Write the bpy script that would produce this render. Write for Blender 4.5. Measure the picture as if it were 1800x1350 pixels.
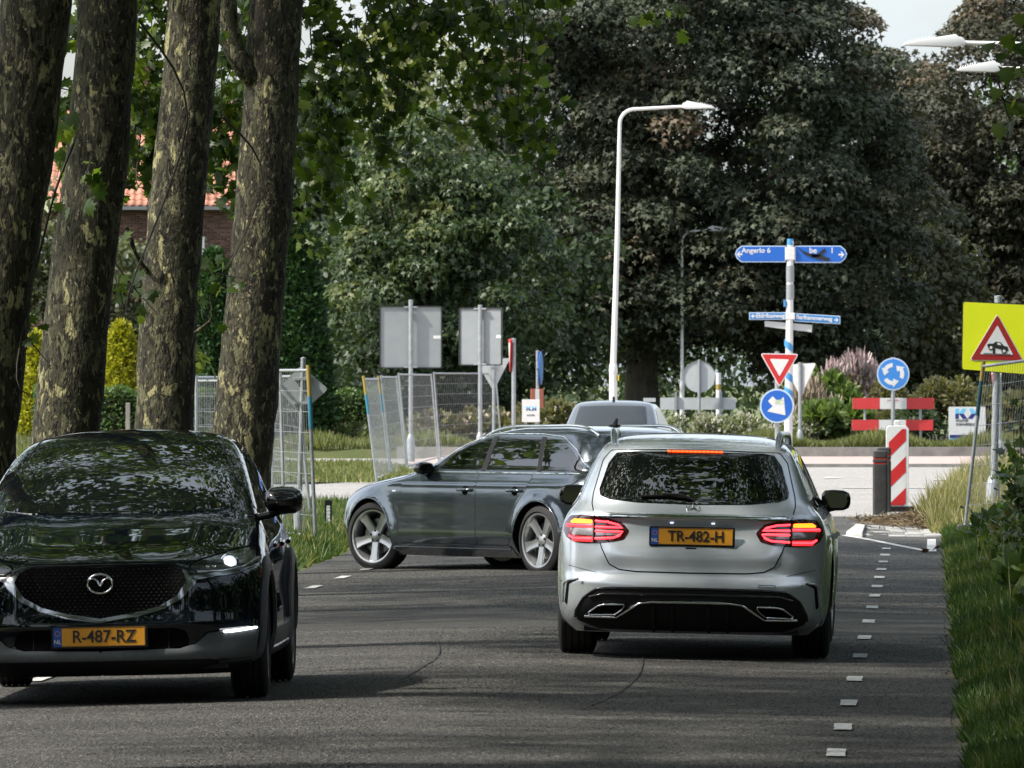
import bpy, bmesh, math, random
import numpy as np
from mathutils import Vector, Matrix
from mathutils.bvhtree import BVHTree
from mathutils.geometry import delaunay_2d_cdt
from mathutils.interpolate import poly_3d_calc

PI = math.pi
R = math.radians
random.seed(7)
rng = np.random.default_rng(11)
SC = bpy.context.scene
COL = SC.collection
for _o in list(bpy.data.objects):
    bpy.data.objects.remove(_o)

# ------------------------------------------------------------------ camera
CAM_H = 1.825
FPX = 15000.0            # focal length in pixels of an 1800 px wide frame (about 300 mm)
cam_d = bpy.data.cameras.new('camera')
cam = bpy.data.objects.new('camera', cam_d)
COL.objects.link(cam)
cam.location = (0, 0, CAM_H)
cam.rotation_euler = (R(90), 0, 0)
cam_d.sensor_width = 36.0
cam_d.lens = FPX / 1800 * 36.0
cam_d.shift_y = -6 / 1800
cam_d.clip_start = 0.5
cam_d.clip_end = 5000
cam_d.dof.use_dof = True
cam_d.dof.focus_distance = 57.0
cam_d.dof.aperture_fstop = 26.0
SC.camera = cam

# ------------------------------------------------------------------ light
SUN_EL, SUN_AZ = R(50), R(70)      # light travels along (sin az, cos az): from the left and behind the camera
world = bpy.data.worlds.new('World')
SC.world = world
world.use_nodes = True
wt = world.node_tree
bgn = wt.nodes['Background']
sky = wt.nodes.new('ShaderNodeTexSky')
sky.sky_type = 'NISHITA'
sky.sun_disc = False
sky.sun_elevation = SUN_EL
sky.sun_rotation = SUN_AZ + PI
sky.air_density = 1.0
sky.dust_density = 3.0
sky.ozone_density = 1.0
hsv = wt.nodes.new('ShaderNodeHueSaturation')
hsv.inputs['Saturation'].default_value = 0.55
wt.links.new(sky.outputs[0], hsv.inputs['Color'])
# broken white cloud over the blue
_tc = wt.nodes.new('ShaderNodeTexCoord'); _mp = wt.nodes.new('ShaderNodeMapping'); _mp.inputs['Scale'].default_value = (1.0, 1.0, 2.6)
_cn = wt.nodes.new('ShaderNodeTexNoise'); _cn.inputs['Scale'].default_value = 2.3; _cn.inputs['Detail'].default_value = 8.0; _cn.inputs['Roughness'].default_value = 0.58
_cr = wt.nodes.new('ShaderNodeValToRGB'); _cr.color_ramp.elements[0].position = 0.40; _cr.color_ramp.elements[1].position = 0.66
_cm = wt.nodes.new('ShaderNodeMix'); _cm.data_type = 'RGBA'; _cm.inputs[7].default_value = (3.1, 3.6, 4.1, 1)
wt.links.new(_tc.outputs['Generated'], _mp.inputs[0]); wt.links.new(_mp.outputs[0], _cn.inputs['Vector']); wt.links.new(_cn.outputs[0], _cr.inputs[0])
wt.links.new(_cr.outputs[0], _cm.inputs[0]); wt.links.new(hsv.outputs[0], _cm.inputs[6]); wt.links.new(_cm.outputs[2], bgn.inputs[0])
bgn.inputs[1].default_value = 0.15
sun_d = bpy.data.lights.new('sun', 'SUN')
sun = bpy.data.objects.new('sun', sun_d)
COL.objects.link(sun)
sun_d.energy = 3.2
sun_d.angle = R(1.6)
sun_d.color = (1.0, 0.95, 0.87)
_dir = Vector((math.sin(SUN_AZ) * math.cos(SUN_EL), math.cos(SUN_AZ) * math.cos(SUN_EL), -math.sin(SUN_EL)))
sun.rotation_euler = _dir.to_track_quat('-Z', 'Y').to_euler()
SC.view_settings.view_transform = 'Standard'
SC.view_settings.look = 'None'
SC.view_settings.exposure = 1.2
SC.view_settings.gamma = 1.0
SC.view_settings.use_curve_mapping = False
SC.render.engine = 'CYCLES'
SC.cycles.max_bounces = 7
SC.cycles.diffuse_bounces = 3
SC.cycles.glossy_bounces = 4
SC.cycles.transmission_bounces = 4
SC.cycles.transparent_max_bounces = 8
SC.cycles.caustics_reflective = False
SC.cycles.caustics_refractive = False
SC.cycles.sample_clamp_indirect = 6.0
SC.cycles.use_denoising = True


def at(px, py, d):
    """The place at distance d seen in the direction of photograph pixel (px, py)."""
    return Vector(((px - 900) * d / FPX, d, CAM_H - (py - 669) * d / FPX))


def road_x(u, d):
    return u + 0.0487 * d


# ------------------------------------------------------------------ object helpers
def tag(o, label=None, cat=None, group=None, kind=None):
    if label: o['label'] = label
    if cat: o['category'] = cat
    if group: o['group'] = group
    if kind: o['kind'] = kind
    return o


def thing(name, loc, label, cat, rz=0.0, group=None):
    o = bpy.data.objects.new(name, None)
    o.empty_display_size = 0.2
    COL.objects.link(o)
    o.location = loc
    o.rotation_euler = (0, 0, rz)
    return tag(o, label, cat, group)


def sub(name, parent, loc=(0, 0, 0), rot=(0, 0, 0)):
    o = bpy.data.objects.new(name, None)
    o.empty_display_size = 0.1
    COL.objects.link(o)
    o.parent = parent
    o.location = loc
    o.rotation_euler = rot
    return o


def link_mesh(name, me, parent=None, loc=(0, 0, 0), rot=(0, 0, 0)):
    o = bpy.data.objects.new(name, me)
    COL.objects.link(o)
    if parent is not None: o.parent = parent
    o.location = loc
    o.rotation_euler = rot
    return o


class MB:
    def __init__(s):
        s.v = []; s.f = []; s.m = []

    def add(s, V, F, mi=0):
        b = len(s.v)
        s.v += [tuple(p) for p in V]
        s.f += [tuple(i + b for i in f) for f in F]
        s.m += [mi] * len(F)
        return s

    def box(s, c, size, rot=None, mi=0):
        hx, hy, hz = size[0] / 2, size[1] / 2, size[2] / 2
        V = [Vector((x, y, z)) for x in (-hx, hx) for y in (-hy, hy) for z in (-hz, hz)]
        if rot is not None: V = [rot @ p for p in V]
        c = Vector(c)
        V = [p + c for p in V]
        return s.add(V, [(0, 1, 3, 2), (4, 6, 7, 5), (0, 4, 5, 1), (2, 3, 7, 6), (0, 2, 6, 4), (1, 5, 7, 3)], mi)

    def tube(s, pts, r, n=8, cap=True, flat=1.0, mi=0):
        pts = [Vector(p) for p in pts]
        rr = r if isinstance(r, (list, tuple)) else [r] * len(pts)
        V, F = [], []
        up = Vector((0, 0, 1))
        prev = None
        for i, p in enumerate(pts):
            t = (pts[min(i + 1, len(pts) - 1)] - pts[max(i - 1, 0)])
            t = t.normalized() if t.length > 1e-9 else Vector((0, 0, 1))
            if prev is None:
                a = t.cross(up)
                if a.length < 1e-3: a = t.cross(Vector((0, 1, 0)))
            else:
                a = prev - t * prev.dot(t)
            a.normalize(); prev = a
            b = t.cross(a)
            for k in range(n):
                ph = 2 * PI * k / n
                V.append(p + (a * math.cos(ph) + b * math.sin(ph) * flat) * rr[i])
        for i in range(len(pts) - 1):
            for k in range(n):
                k2 = (k + 1) % n
                F.append((i * n + k, i * n + k2, (i + 1) * n + k2, (i + 1) * n + k))
        if cap:
            F.append(tuple(range(n - 1, -1, -1)))
            F.append(tuple((len(pts) - 1) * n + k for k in range(n)))
        return s.add(V, F, mi)

    def lathe(s, prof, n=32, M=None, mi=0, closed=False):
        """prof: (radius, height) pairs turned about local z, moved by matrix M."""
        V, F = [], []
        m = len(prof)
        for k in range(n):
            c, si = math.cos(2 * PI * k / n), math.sin(2 * PI * k / n)
            for (r, z) in prof:
                V.append(Vector((r * c, r * si, z)))
        for k in range(n):
            k2 = (k + 1) % n
            for j in range(m if closed else m - 1):
                j2 = (j + 1) % m
                F.append((k * m + j, k2 * m + j, k2 * m + j2, k * m + j2))
        if M is not None: V = [M @ p for p in V]
        return s.add(V, F, mi)

    def prism(s, poly, y0, y1, M=None, mi=0):
        """polygon in local x-z extruded along y from y0 (front, faces -y) to y1."""
        n = len(poly)
        a = 0.0
        for i in range(n):
            x0, z0 = poly[i]; x1, z1 = poly[(i + 1) % n]
            a += x0 * z1 - x1 * z0
        if a < 0: poly = poly[::-1]
        V = [Vector((x, y0, z)) for x, z in poly] + [Vector((x, y1, z)) for x, z in poly]
        F = [tuple(range(n)), tuple(range(2 * n - 1, n - 1, -1))]
        for i in range(n):
            j = (i + 1) % n
            F.append((j, i, n + i, n + j))
        if M is not None: V = [M @ p for p in V]
        return s.add(V, F, mi)

    def build(s, name, mats, parent=None, loc=(0, 0, 0), rot=(0, 0, 0), smooth=40, bevel=0.0):
        me = bpy.data.meshes.new(name)
        me.from_pydata(s.v, [], s.f)
        if not isinstance(mats, (list, tuple)): mats = [mats]
        for m in mats: me.materials.append(m)
        if len(mats) > 1: me.polygons.foreach_set('material_index', s.m)
        if bevel > 0:
            bm = bmesh.new(); bm.from_mesh(me)
            ed = [e for e in bm.edges if len(e.link_faces) == 2 and e.calc_face_angle(0) > R(35)]
            bmesh.ops.bevel(bm, geom=ed, offset=bevel, segments=2, affect='EDGES', profile=0.6)
            bm.to_mesh(me); bm.free()
        if smooth:
            me.shade_smooth()
            me.set_sharp_from_angle(angle=R(smooth))
        me.update()
        return link_mesh(name, me, parent, loc, rot)


def np_mesh(name, V, F, mat, smooth=False, attrs=None):
    """V (n,3), F (m,k) index array with k = 3 or 4."""
    me = bpy.data.meshes.new(name)
    V = np.ascontiguousarray(V, dtype=np.float32); F = np.ascontiguousarray(F, dtype=np.int32)
    m, k = F.shape
    me.vertices.add(len(V)); me.vertices.foreach_set('co', V.ravel())
    me.loops.add(m * k); me.loops.foreach_set('vertex_index', F.ravel())
    me.polygons.add(m)
    me.polygons.foreach_set('loop_start', np.arange(0, m * k, k, dtype=np.int32))
    me.polygons.foreach_set('loop_total', np.full(m, k, dtype=np.int32))
    me.update(calc_edges=True)
    for an, av in (attrs or {}).items():
        a = me.attributes.new(an, 'FLOAT', 'POINT')
        a.data.foreach_set('value', np.ascontiguousarray(av, dtype=np.float32))
    if mat is not None: me.materials.append(mat)
    if smooth: me.shade_smooth()
    return me


def rpoly(pts, r=0.02, n=4):
    """polygon with rounded corners; r one number or one per corner."""
    out = []
    N = len(pts)
    for i in range(N):
        p0, p1, p2 = Vector(pts[i - 1]), Vector(pts[i]), Vector(pts[(i + 1) % N])
        rad = r[i] if isinstance(r, (list, tuple)) else r
        a, b = p0 - p1, p2 - p1
        la, lb = a.length, b.length
        if rad <= 0 or la < 1e-6 or lb < 1e-6:
            out.append(tuple(p1)); continue
        a /= la; b /= lb
        ang = a.angle(b)
        if ang > R(176):
            out.append(tuple(p1)); continue
        t = min(rad / math.tan(ang / 2), la * 0.48, lb * 0.48)
        A, B = p1 + a * t, p1 + b * t
        for k in range(n + 1):
            q = k / n
            out.append(tuple(A * (1 - q) ** 2 + p1 * 2 * q * (1 - q) + B * q * q))
    return out


def spline(pts, n=8, closed=False):
    P = [Vector(p) for p in pts]
    N = len(P)
    out = []
    segs = N if closed else N - 1
    for i in range(segs):
        if closed:
            a, b, c, d = P[i - 1], P[i], P[(i + 1) % N], P[(i + 2) % N]
        else:
            a, b, c, d = P[max(i - 1, 0)], P[i], P[i + 1], P[min(i + 2, N - 1)]
        for k in range(n):
            t = k / n
            out.append(0.5 * ((2 * b) + (c - a) * t + (2 * a - 5 * b + 4 * c - d) * t * t + (3 * b - a - 3 * c + d) * t ** 3))
    if not closed: out.append(P[-1])
    return [tuple(p) for p in out]


def circle(cx, cz, r, n=32, ry=None):
    return [(cx + r * math.cos(2 * PI * k / n), cz + (ry or r) * math.sin(2 * PI * k / n)) for k in range(n)]


def text_mesh(name, s, size, mat, parent, loc, rot=(R(90), 0, 0), bold=0.0, depth=0.002, align='CENTER', xs=1.0):
    c = bpy.data.curves.new('text_curve', 'FONT')
    c.body = s; c.size = size; c.offset = bold; c.extrude = depth
    c.align_x = align; c.align_y = 'CENTER'
    c.resolution_u = 4
    o = bpy.data.objects.new('text_tmp', c)
    COL.objects.link(o)
    bpy.context.view_layer.update()
    me = bpy.data.meshes.new_from_object(o.evaluated_get(bpy.context.evaluated_depsgraph_get()))
    bpy.data.objects.remove(o); bpy.data.curves.remove(c)
    me.name = name
    me.transform(Matrix.Diagonal((xs, 1, 1, 1)))
    me.materials.clear(); me.materials.append(mat)
    return link_mesh(name, me, parent, loc, rot)


# ------------------------------------------------------------------ materials
def principled(name, col, rough=0.5, metal=0.0, coat=0.0, coat_rough=0.03, spec=0.5, ior=None, emit=None, estr=0.0):
    m = bpy.data.materials.new(name)
    m.use_nodes = True
    b = m.node_tree.nodes['Principled BSDF']
    b.inputs['Base Color'].default_value = (*col, 1)
    b.inputs['Roughness'].default_value = rough
    b.inputs['Metallic'].default_value = metal
    b.inputs['Coat Weight'].default_value = coat
    b.inputs['Coat Roughness'].default_value = coat_rough
    b.inputs['Specular IOR Level'].default_value = spec
    if ior: b.inputs['IOR'].default_value = ior
    if emit:
        b.inputs['Emission Color'].default_value = (*emit, 1)
        b.inputs['Emission Strength'].default_value = estr
    return m


def N(m, t, **kw):
    n = m.node_tree.nodes.new(t)
    for k, v in kw.items():
        if hasattr(n, k): setattr(n, k, v)
        else: n.inputs[k].default_value = v
    return n


def L(m, a, b):
    m.node_tree.links.new(a, b)


def ramp(m, fac, stops, interp='LINEAR'):
    n = N(m, 'ShaderNodeValToRGB')
    cr = n.color_ramp
    cr.interpolation = interp
    while len(cr.elements) < len(stops): cr.elements.new(0.5)
    for e, (p, c) in zip(cr.elements, stops):
        e.position = p
        e.color = (*c, 1) if len(c) == 3 else c
    L(m, fac, n.inputs[0])
    return n.outputs[0]


def noisy(name, cols, scale=4.0, detail=6.0, rough=0.8, bump=0.0, bscale=None, coords='Object', stretch=(1, 1, 1), metal=0.0, spec=0.4, bdist=0.01):
    """base colour from noise between the given colours, with fine relief."""
    m = principled(name, cols[0], rough, metal, spec=spec)
    b = m.node_tree.nodes['Principled BSDF']
    tc = N(m, 'ShaderNodeTexCoord')
    mp = N(m, 'ShaderNodeMapping')
    mp.inputs['Scale'].default_value = stretch
    L(m, tc.outputs[coords], mp.inputs[0])
    nz = N(m, 'ShaderNodeTexNoise', Scale=scale, Detail=detail, Roughness=0.62)
    L(m, mp.outputs[0], nz.inputs['Vector'])
    n = len(cols)
    L(m, ramp(m, nz.outputs[0], [(0.3 + 0.4 * i / max(n - 1, 1), c) for i, c in enumerate(cols)]), b.inputs['Base Color'])
    if bump > 0:
        nb = N(m, 'ShaderNodeTexNoise', Scale=bscale or scale * 6, Detail=5.0)
        L(m, mp.outputs[0], nb.inputs['Vector'])
        bp = N(m, 'ShaderNodeBump', Strength=bump, Distance=bdist)
        L(m, nb.outputs[0], bp.inputs['Height'])
        L(m, bp.outputs[0], b.inputs['Normal'])
    return m


def leafmat(name, stops, rough=0.5, trans=0.35, spec=0.35):
    """leaf colours picked per leaf from the point attribute rnd; part of the light passes through."""
    m = principled(name, stops[0][1], rough, spec=spec)
    nt = m.node_tree
    b = nt.nodes['Principled BSDF']
    at_ = N(m, 'ShaderNodeAttribute', attribute_name='rnd')
    c = ramp(m, at_.outputs['Fac'], stops)
    L(m, c, b.inputs['Base Color'])
    if trans > 0:
        tr = N(m, 'ShaderNodeBsdfTranslucent')
        g = N(m, 'ShaderNodeMix', data_type='RGBA', blend_type='MULTIPLY')
        g.inputs[0].default_value = 1.0
        L(m, c, g.inputs[6]); g.inputs[7].default_value = (1.6, 1.7, 0.8, 1)
        L(m, g.outputs[2], tr.inputs[0])
        mx = N(m, 'ShaderNodeMixShader')
        mx.inputs[0].default_value = trans
        L(m, b.outputs[0], mx.inputs[1]); L(m, tr.outputs[0], mx.inputs[2])
        L(m, mx.outputs[0], nt.nodes['Material Output'].inputs[0])
    return m


M = {}
M['white'] = noisy('white_paint', [(0.56, 0.57, 0.56), (0.66, 0.66, 0.65)], 9, rough=0.45)
M['lamp_white'] = principled('lamp_white', (0.66, 0.66, 0.65), 0.35)
M['galv'] = noisy('galvanised_steel', [(0.24, 0.26, 0.27), (0.36, 0.38, 0.39)], 14, rough=0.45, metal=0.35)
M['alu'] = noisy('sign_back_aluminium', [(0.24, 0.26, 0.265), (0.29, 0.31, 0.315)], 2.5, rough=0.5, metal=0.25)
M['alu_pale'] = noisy('sign_back_pale', [(0.42, 0.44, 0.44), (0.50, 0.52, 0.52)], 3, rough=0.5, metal=0.1)
M['black_pl'] = principled('black_plastic', (0.010, 0.010, 0.011), 0.5, spec=.2)
M['black_edge'] = principled('black_edge', (0.015, 0.015, 0.015), 0.5)
M['blue'] = noisy('sign_blue', [(0.016, 0.10, 0.42), (0.02, 0.12, 0.46)], 3, rough=0.35)
M['blue_pale'] = noisy('street_name_blue', [(0.02, 0.15, 0.40), (0.03, 0.19, 0.46)], 5, rough=0.4)
M['blue_post'] = principled('post_blue', (0.05, 0.24, 0.50), 0.45)
M['red'] = noisy('sign_red', [(0.42, 0.018, 0.02), (0.52, 0.03, 0.03)], 6, rough=0.4)
M['darkred'] = principled('sign_dark_red', (0.30, 0.018, 0.018), 0.4)
M['fluor'] = noisy('fluorescent_yellow', [(0.62, 0.68, 0.01), (0.70, 0.76, 0.02)], 2, rough=0.4)
M['yellowtape'] = principled('yellow_tape', (0.30, 0.22, 0.045), 0.6)
M['tealtape'] = principled('teal_tape', (0.03, 0.19, 0.27), 0.6)
M['ink'] = principled('black_ink', (0.012, 0.012, 0.012), 0.5)
M['rubber_tape'] = principled('black_tape', (0.014, 0.014, 0.015), 0.4)
M['logo_light'] = principled('logo_light_blue', (0.13, 0.48, 0.72), 0.4)
M['logo_dark'] = principled('logo_dark_blue', (0.02, 0.03, 0.17), 0.4)
M['concrete'] = noisy('concrete', [(0.20, 0.20, 0.19), (0.33, 0.32, 0.30)], 8, rough=0.9, bump=0.3, bscale=60)
M['kerb'] = noisy('kerb_concrete', [(0.16, 0.155, 0.14), (0.27, 0.26, 0.24)], 3, rough=0.9, bump=0.3, bscale=40)
M['bollard'] = noisy('bollard_black', [(0.022, 0.022, 0.021), (0.05, 0.048, 0.045)], 7, rough=0.65)
M['bark_far'] = noisy('dark_bark', [(0.03, 0.025, 0.02), (0.075, 0.065, 0.05)], 6, rough=0.9, bump=0.5, bscale=20, stretch=(1, 1, 0.3))
M['twig'] = principled('twig', (0.028, 0.023, 0.016), 0.8)


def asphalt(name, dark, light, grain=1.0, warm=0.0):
    m = principled(name, dark, 0.85, spec=0.35)
    b = m.node_tree.nodes['Principled BSDF']
    tc = N(m, 'ShaderNodeTexCoord')
    # big wear bands that run across and along the road
    mp = N(m, 'ShaderNodeMapping'); mp.inputs['Scale'].default_value = (0.10, 0.75, 1)
    L(m, tc.outputs['Object'], mp.inputs[0])
    n1 = N(m, 'ShaderNodeTexNoise', Scale=1.0, Detail=6.0, Roughness=0.6)
    L(m, mp.outputs[0], n1.inputs['Vector'])
    n2 = N(m, 'ShaderNodeTexNoise', Scale=48.0, Detail=4.0, Roughness=0.8)
    L(m, tc.outputs['Object'], n2.inputs['Vector'])
    vo = N(m, 'ShaderNodeTexVoronoi', Scale=60.0)
    L(m, tc.outputs['Object'], vo.inputs['Vector'])
    base = ramp(m, n1.outputs[0], [(0.30, dark), (0.72, light)])
    hi = N(m, 'ShaderNodeMix', data_type='RGBA', blend_type='MULTIPLY'); hi.inputs[0].default_value = 1.0
    L(m, base, hi.inputs[6])
    g = ramp(m, n2.outputs[0], [(0.30, (0.22 / grain, 0.22 / grain, 0.22 / grain)), (0.50, (0.9, 0.9, 0.9)), (0.70, (2.5 * grain, 2.4 * grain, 2.2 * grain))])
    L(m, g, hi.inputs[7])
    # stone grain stretched into short streaks along the road
    m3 = N(m, 'ShaderNodeMapping'); m3.inputs['Scale'].default_value = (62.0, 3.4, 1)
    L(m, tc.outputs['Object'], m3.inputs[0])
    n3 = N(m, 'ShaderNodeTexNoise', Scale=1.0, Detail=3.0, Roughness=0.8)
    L(m, m3.outputs[0], n3.inputs['Vector'])
    h3 = N(m, 'ShaderNodeMix', data_type='RGBA', blend_type='MULTIPLY'); h3.inputs[0].default_value = 1.0
    L(m, hi.outputs[2], h3.inputs[6])
    L(m, ramp(m, n3.outputs[0], [(0.30, (0.45 / grain, 0.45 / grain, 0.45 / grain)), (0.5, (0.95, 0.95, 0.95)), (0.72, (1.9 * grain, 1.85 * grain, 1.75 * grain))]), h3.inputs[7])
    st = N(m, 'ShaderNodeMix', data_type='RGBA', blend_type='MULTIPLY'); st.inputs[0].default_value = 1.0
    L(m, h3.outputs[2], st.inputs[6])
    sep = N(m, 'ShaderNodeSeparateColor')
    L(m, vo.outputs['Color'], sep.inputs[0])
    L(m, ramp(m, sep.outputs[0], [(0.0, (0.7, 0.7, 0.7)), (0.8, (1.0, 1.0, 1.0)), (0.93, (1.7, 1.65, 1.55)), (1.0, (2.6, 2.5, 2.3))]), st.inputs[7])
    L(m, st.outputs[2], b.inputs['Base Color'])
    bp = N(m, 'ShaderNodeBump', Strength=0.9, Distance=0.006)
    L(m, n2.outputs[0], bp.inputs['Height']); L(m, bp.outputs[0], b.inputs['Normal'])
    return m


M['asphalt'] = asphalt('worn_asphalt', (0.026, 0.0255, 0.024), (0.075, 0.073, 0.068), 1.0)
M['asphalt_patch'] = asphalt('repaired_asphalt', (0.034, 0.033, 0.031), (0.050, 0.048, 0.045), 0.75)
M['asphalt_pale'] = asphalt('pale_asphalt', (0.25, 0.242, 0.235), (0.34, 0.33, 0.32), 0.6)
M['road_paint'] = noisy('worn_road_paint', [(0.16, 0.16, 0.15), (0.44, 0.44, 0.42), (0.56, 0.56, 0.54)], 26, detail=9, rough=0.75, bump=0.3, bscale=80)
M['brickpave'] = noisy('pink_paving', [(0.30, 0.23, 0.205), (0.40, 0.32, 0.29)], 1.2, rough=0.9)
M['soil'] = noisy('verge_soil', [(0.025, 0.022, 0.013), (0.045, 0.040, 0.022), (0.035, 0.045, 0.018)], 1.5, rough=0.95, bump=0.6, bscale=20)
M['grass_ground'] = noisy('grass_ground', [(0.05, 0.07, 0.022), (0.10, 0.12, 0.045), (0.15, 0.145, 0.065)], 0.5, rough=0.95, bump=0.6, bscale=12)
# ------------------------------------------------------------------ the setting: ground, roads, paths
def grid_sheet(name, poly, z, mat, parent=None, zf=None, step=None):
    """a flat sheet over a polygon (x, y); zf gives the height when the sheet is not level."""
    mb = MB()
    if step:
        xs = [p[0] for p in poly]; ys = [p[1] for p in poly]
        pts = [Vector(p) for p in poly]
        edges = [(i, (i + 1) % len(poly)) for i in range(len(poly))]
        y = min(ys)
        from_in = lambda x, y: sum(((a[1] > y) != (b[1] > y)) and (x < (b[0] - a[0]) * (y - a[1]) / (b[1] - a[1]) + a[0]) for a, b in zip(poly, poly[1:] + poly[:1])) % 2
        while y < max(ys):
            x = min(xs)
            while x < max(xs):
                if from_in(x, y): pts.append(Vector((x, y)))
                x += step[0]
            y += step[1]
        vs, _, fs, *_ = delaunay_2d_cdt(pts, edges, [], 1, 1e-5)
        mb.add([(v[0], v[1], z + (zf(v[0], v[1]) if zf else 0)) for v in vs], fs)
    else:
        mb.add([(p[0], p[1], z) for p in poly], [tuple(range(len(poly)))])
    o = mb.build(name, mat, parent, smooth=0)
    # faces up
    me = o.data
    if me.polygons[0].normal.z < 0: me.flip_normals()
    return o


ground = grid_sheet('ground', [(-900, -300), (900, -300), (900, 3000), (-900, 3000)], -0.10, M['grass_ground'])
tag(ground, kind='structure')

UC = -2.96                       # crown of the road


def crown(x, y):
    return -0.02 * (abs((x - 0.0487 * y) - UC) - 1.5)


def ux(u, d): return (road_x(u, d), d)


_edge_r = [ux(0.16 + 0.03 * math.sin(d * 0.9) + 0.02 * math.sin(d * 2.3), d) for d in range(10, 112, 2)]
_edge_l = [ux(-6.15 + 0.04 * math.sin(d * 0.7), d) for d in range(84, 9, -2)]
road = grid_sheet('road', _edge_r + [(5.9, 116), (-1.85, 116), (-1.7, 100), (-1.78, 92), (-2.0, 86)] + _edge_l, 0.0, M['asphalt'], zf=crown, step=(1.0, 2.0))
tag(road, kind='structure')
patch_ = grid_sheet('repaired_strip', [ux(0.12, 61.3), ux(0.13, 67.2), ux(-6.1, 67.6), ux(-6.1, 61.9)], 0.004, M['asphalt_patch'], road, zf=crown, step=(0.52, 1.0))

# painted dashes along both sides (each placed where it lies on the road)
dash_me = None


def dash(u, d, ln, w=0.095, name='lane_dash', par=None):
    mb = MB()
    n = 3
    V, F = [], []
    for i in range(n + 1):
        dd = d - ln / 2 + ln * i / n
        for s in (-1, 1):
            x = road_x(u + s * w / 2 + random.uniform(-.004, .004), dd)
            V.append((x, dd + random.uniform(-.02, .02), 0.009 + crown(x, dd)))
    for i in range(n): F.append((2 * i, 2 * i + 1, 2 * i + 3, 2 * i + 2))
    mb.add(V, F)
    return mb.build(name, M['road_paint'], par or road, smooth=0)


ys = [1318, 1273, 1231, 1189, 1149, 1117, 1089, 1064, 1044, 1028, 1012, 998, 985, 973, 962]
for y in ys:
    dash(-0.45, CAM_H * FPX / (y - 669), .82)
for d in (37.9, 34.2, 30.4): dash(-0.45, d, 1.0)
for d in (42.0, 45.6, 49.2, 52.7, 56.3, 60, 64, 68, 72, 76, 79.8, 83.3): dash(-5.47, d, 1.05)
# hairline cracks
for pts in ([(1130, 1155), (1128, 1175), (1118, 1195), (1085, 1222), (1035, 1245)], [(755, 1120), (770, 1140), (769, 1160), (742, 1180), (700, 1205)]):
    mb = MB()
    P = []
    for (px, py) in spline(pts, 5):
        d = CAM_H * FPX / (py - 669)
        P.append(((px - 900) * d / FPX, d))
    V, F = [], []
    for i, (x, y) in enumerate(P):
        for s in (-1, 1): V.append((x + s * 0.006, y, 0.008 + crown(x, y)))
    for i in range(len(P) - 1): F.append((2 * i, 2 * i + 1, 2 * i + 3, 2 * i + 2))
    mb.add(V, F)
    mb.build('road_crack', principled('crack_fill', (0.019, 0.019, 0.018), 0.7), road, smooth=0)

# roundabout: a big circle whose near island kerb lies 203 m away
RC, RI = (5.0, 231.0), 28.0


def arc_pts(r, a0, a1, n):
    return [(RC[0] + r * math.cos(R(a0 + (a1 - a0) * i / n)), RC[1] + r * math.sin(R(a0 + (a1 - a0) * i / n))) for i in range(n + 1)]


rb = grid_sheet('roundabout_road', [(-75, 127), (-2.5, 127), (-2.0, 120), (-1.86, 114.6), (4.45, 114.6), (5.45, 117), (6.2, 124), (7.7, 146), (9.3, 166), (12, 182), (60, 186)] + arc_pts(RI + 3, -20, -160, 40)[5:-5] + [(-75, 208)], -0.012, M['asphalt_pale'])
tag(rb, kind='structure')
ap = grid_sheet('roundabout_apron', arc_pts(RI + 22, -35, -99, 40) + arc_pts(RI - 0.2, -104, -35, 40), 0.02, M['brickpave'])
tag(ap, kind='structure')
# kerbs of the roundabout: ring segments with real height


def ring_kerb(name, r0, r1, z0, z1, mat, a0=-150, a1=-30, n=70):
    V, F = [], []
    for i in range(n + 1):
        a = R(a0 + (a1 - a0) * i / n)
        for (r, z) in ((r1, z0), (r1, z1), (r0, z1), (r0, z0)):
            V.append((RC[0] + r * math.cos(a), RC[1] + r * math.sin(a), z))
    for i in range(n):
        for j in range(4):
            F.append((i * 4 + j, i * 4 + (j + 1) % 4, (i + 1) * 4 + (j + 1) % 4, (i + 1) * 4 + j))
    mb = MB().add(V, F)
    return tag(mb.build(name, mat, smooth=0), kind='structure')


ring_kerb('apron_kerb', RI + 21.9, RI + 22.15, -0.05, 0.06, M['kerb'], -99)
ring_kerb('island_kerb', RI - 0.25, RI + 0.15, -0.05, 0.24, M['kerb'], -106)
isl = grid_sheet('island_soil', arc_pts(RI - 0.2, 0, 360, 72)[:-1], 0.18, M['soil'])
tag(isl, kind='structure')
ring_kerb('island_bank', RI - 0.45, RI - 0.22, -0.12, 0.18, M['grass_ground'], -180, 180, 90)
# white arrow heads and a stop line on the pale road
for (px, py, wpx) in ((1463, 840, 44), (1655, 843, 40)):
    d = CAM_H * FPX / (py - 669)
    c = at(px, py, d)
    w = wpx * d / FPX / 2
    mb = MB().add([(c.x - w, d - .9, 0.0), (c.x + w, d, 0.0), (c.x - w * .2, d + 1.4, 0.0)], [(0, 1, 2)])
    mb.build('road_arrow', M['road_paint'], rb, smooth=0)
for (px0, px1, py) in ((1480, 1660, 857), (1370, 1480, 880)):
    d = CAM_H * FPX / (py - 669)
    a, b = at(px0, py, d), at(px1, py, d)
    MB().add([(a.x, d - .4, 0), (b.x, d - .4, 0), (b.x, d + .4, 0), (a.x, d + .4, 0)], [(0, 1, 2, 3)]).build('road_line', noisy('faded_paint', [(0.33, 0.32, 0.31), (0.42, 0.41, 0.40)], 3, rough=.8), rb, smooth=0)
# grass verge between the exit road and the ring on the left, and a pale path beyond it
lv = grid_sheet('verge', [(-40, 151), (-3.6, 151), (-2.2, 158), (-1.7, 170), (-2.4, 180), (-6, 183), (-40, 184)], 0.03, M['grass_ground'])
tag(lv, kind='structure')

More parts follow.
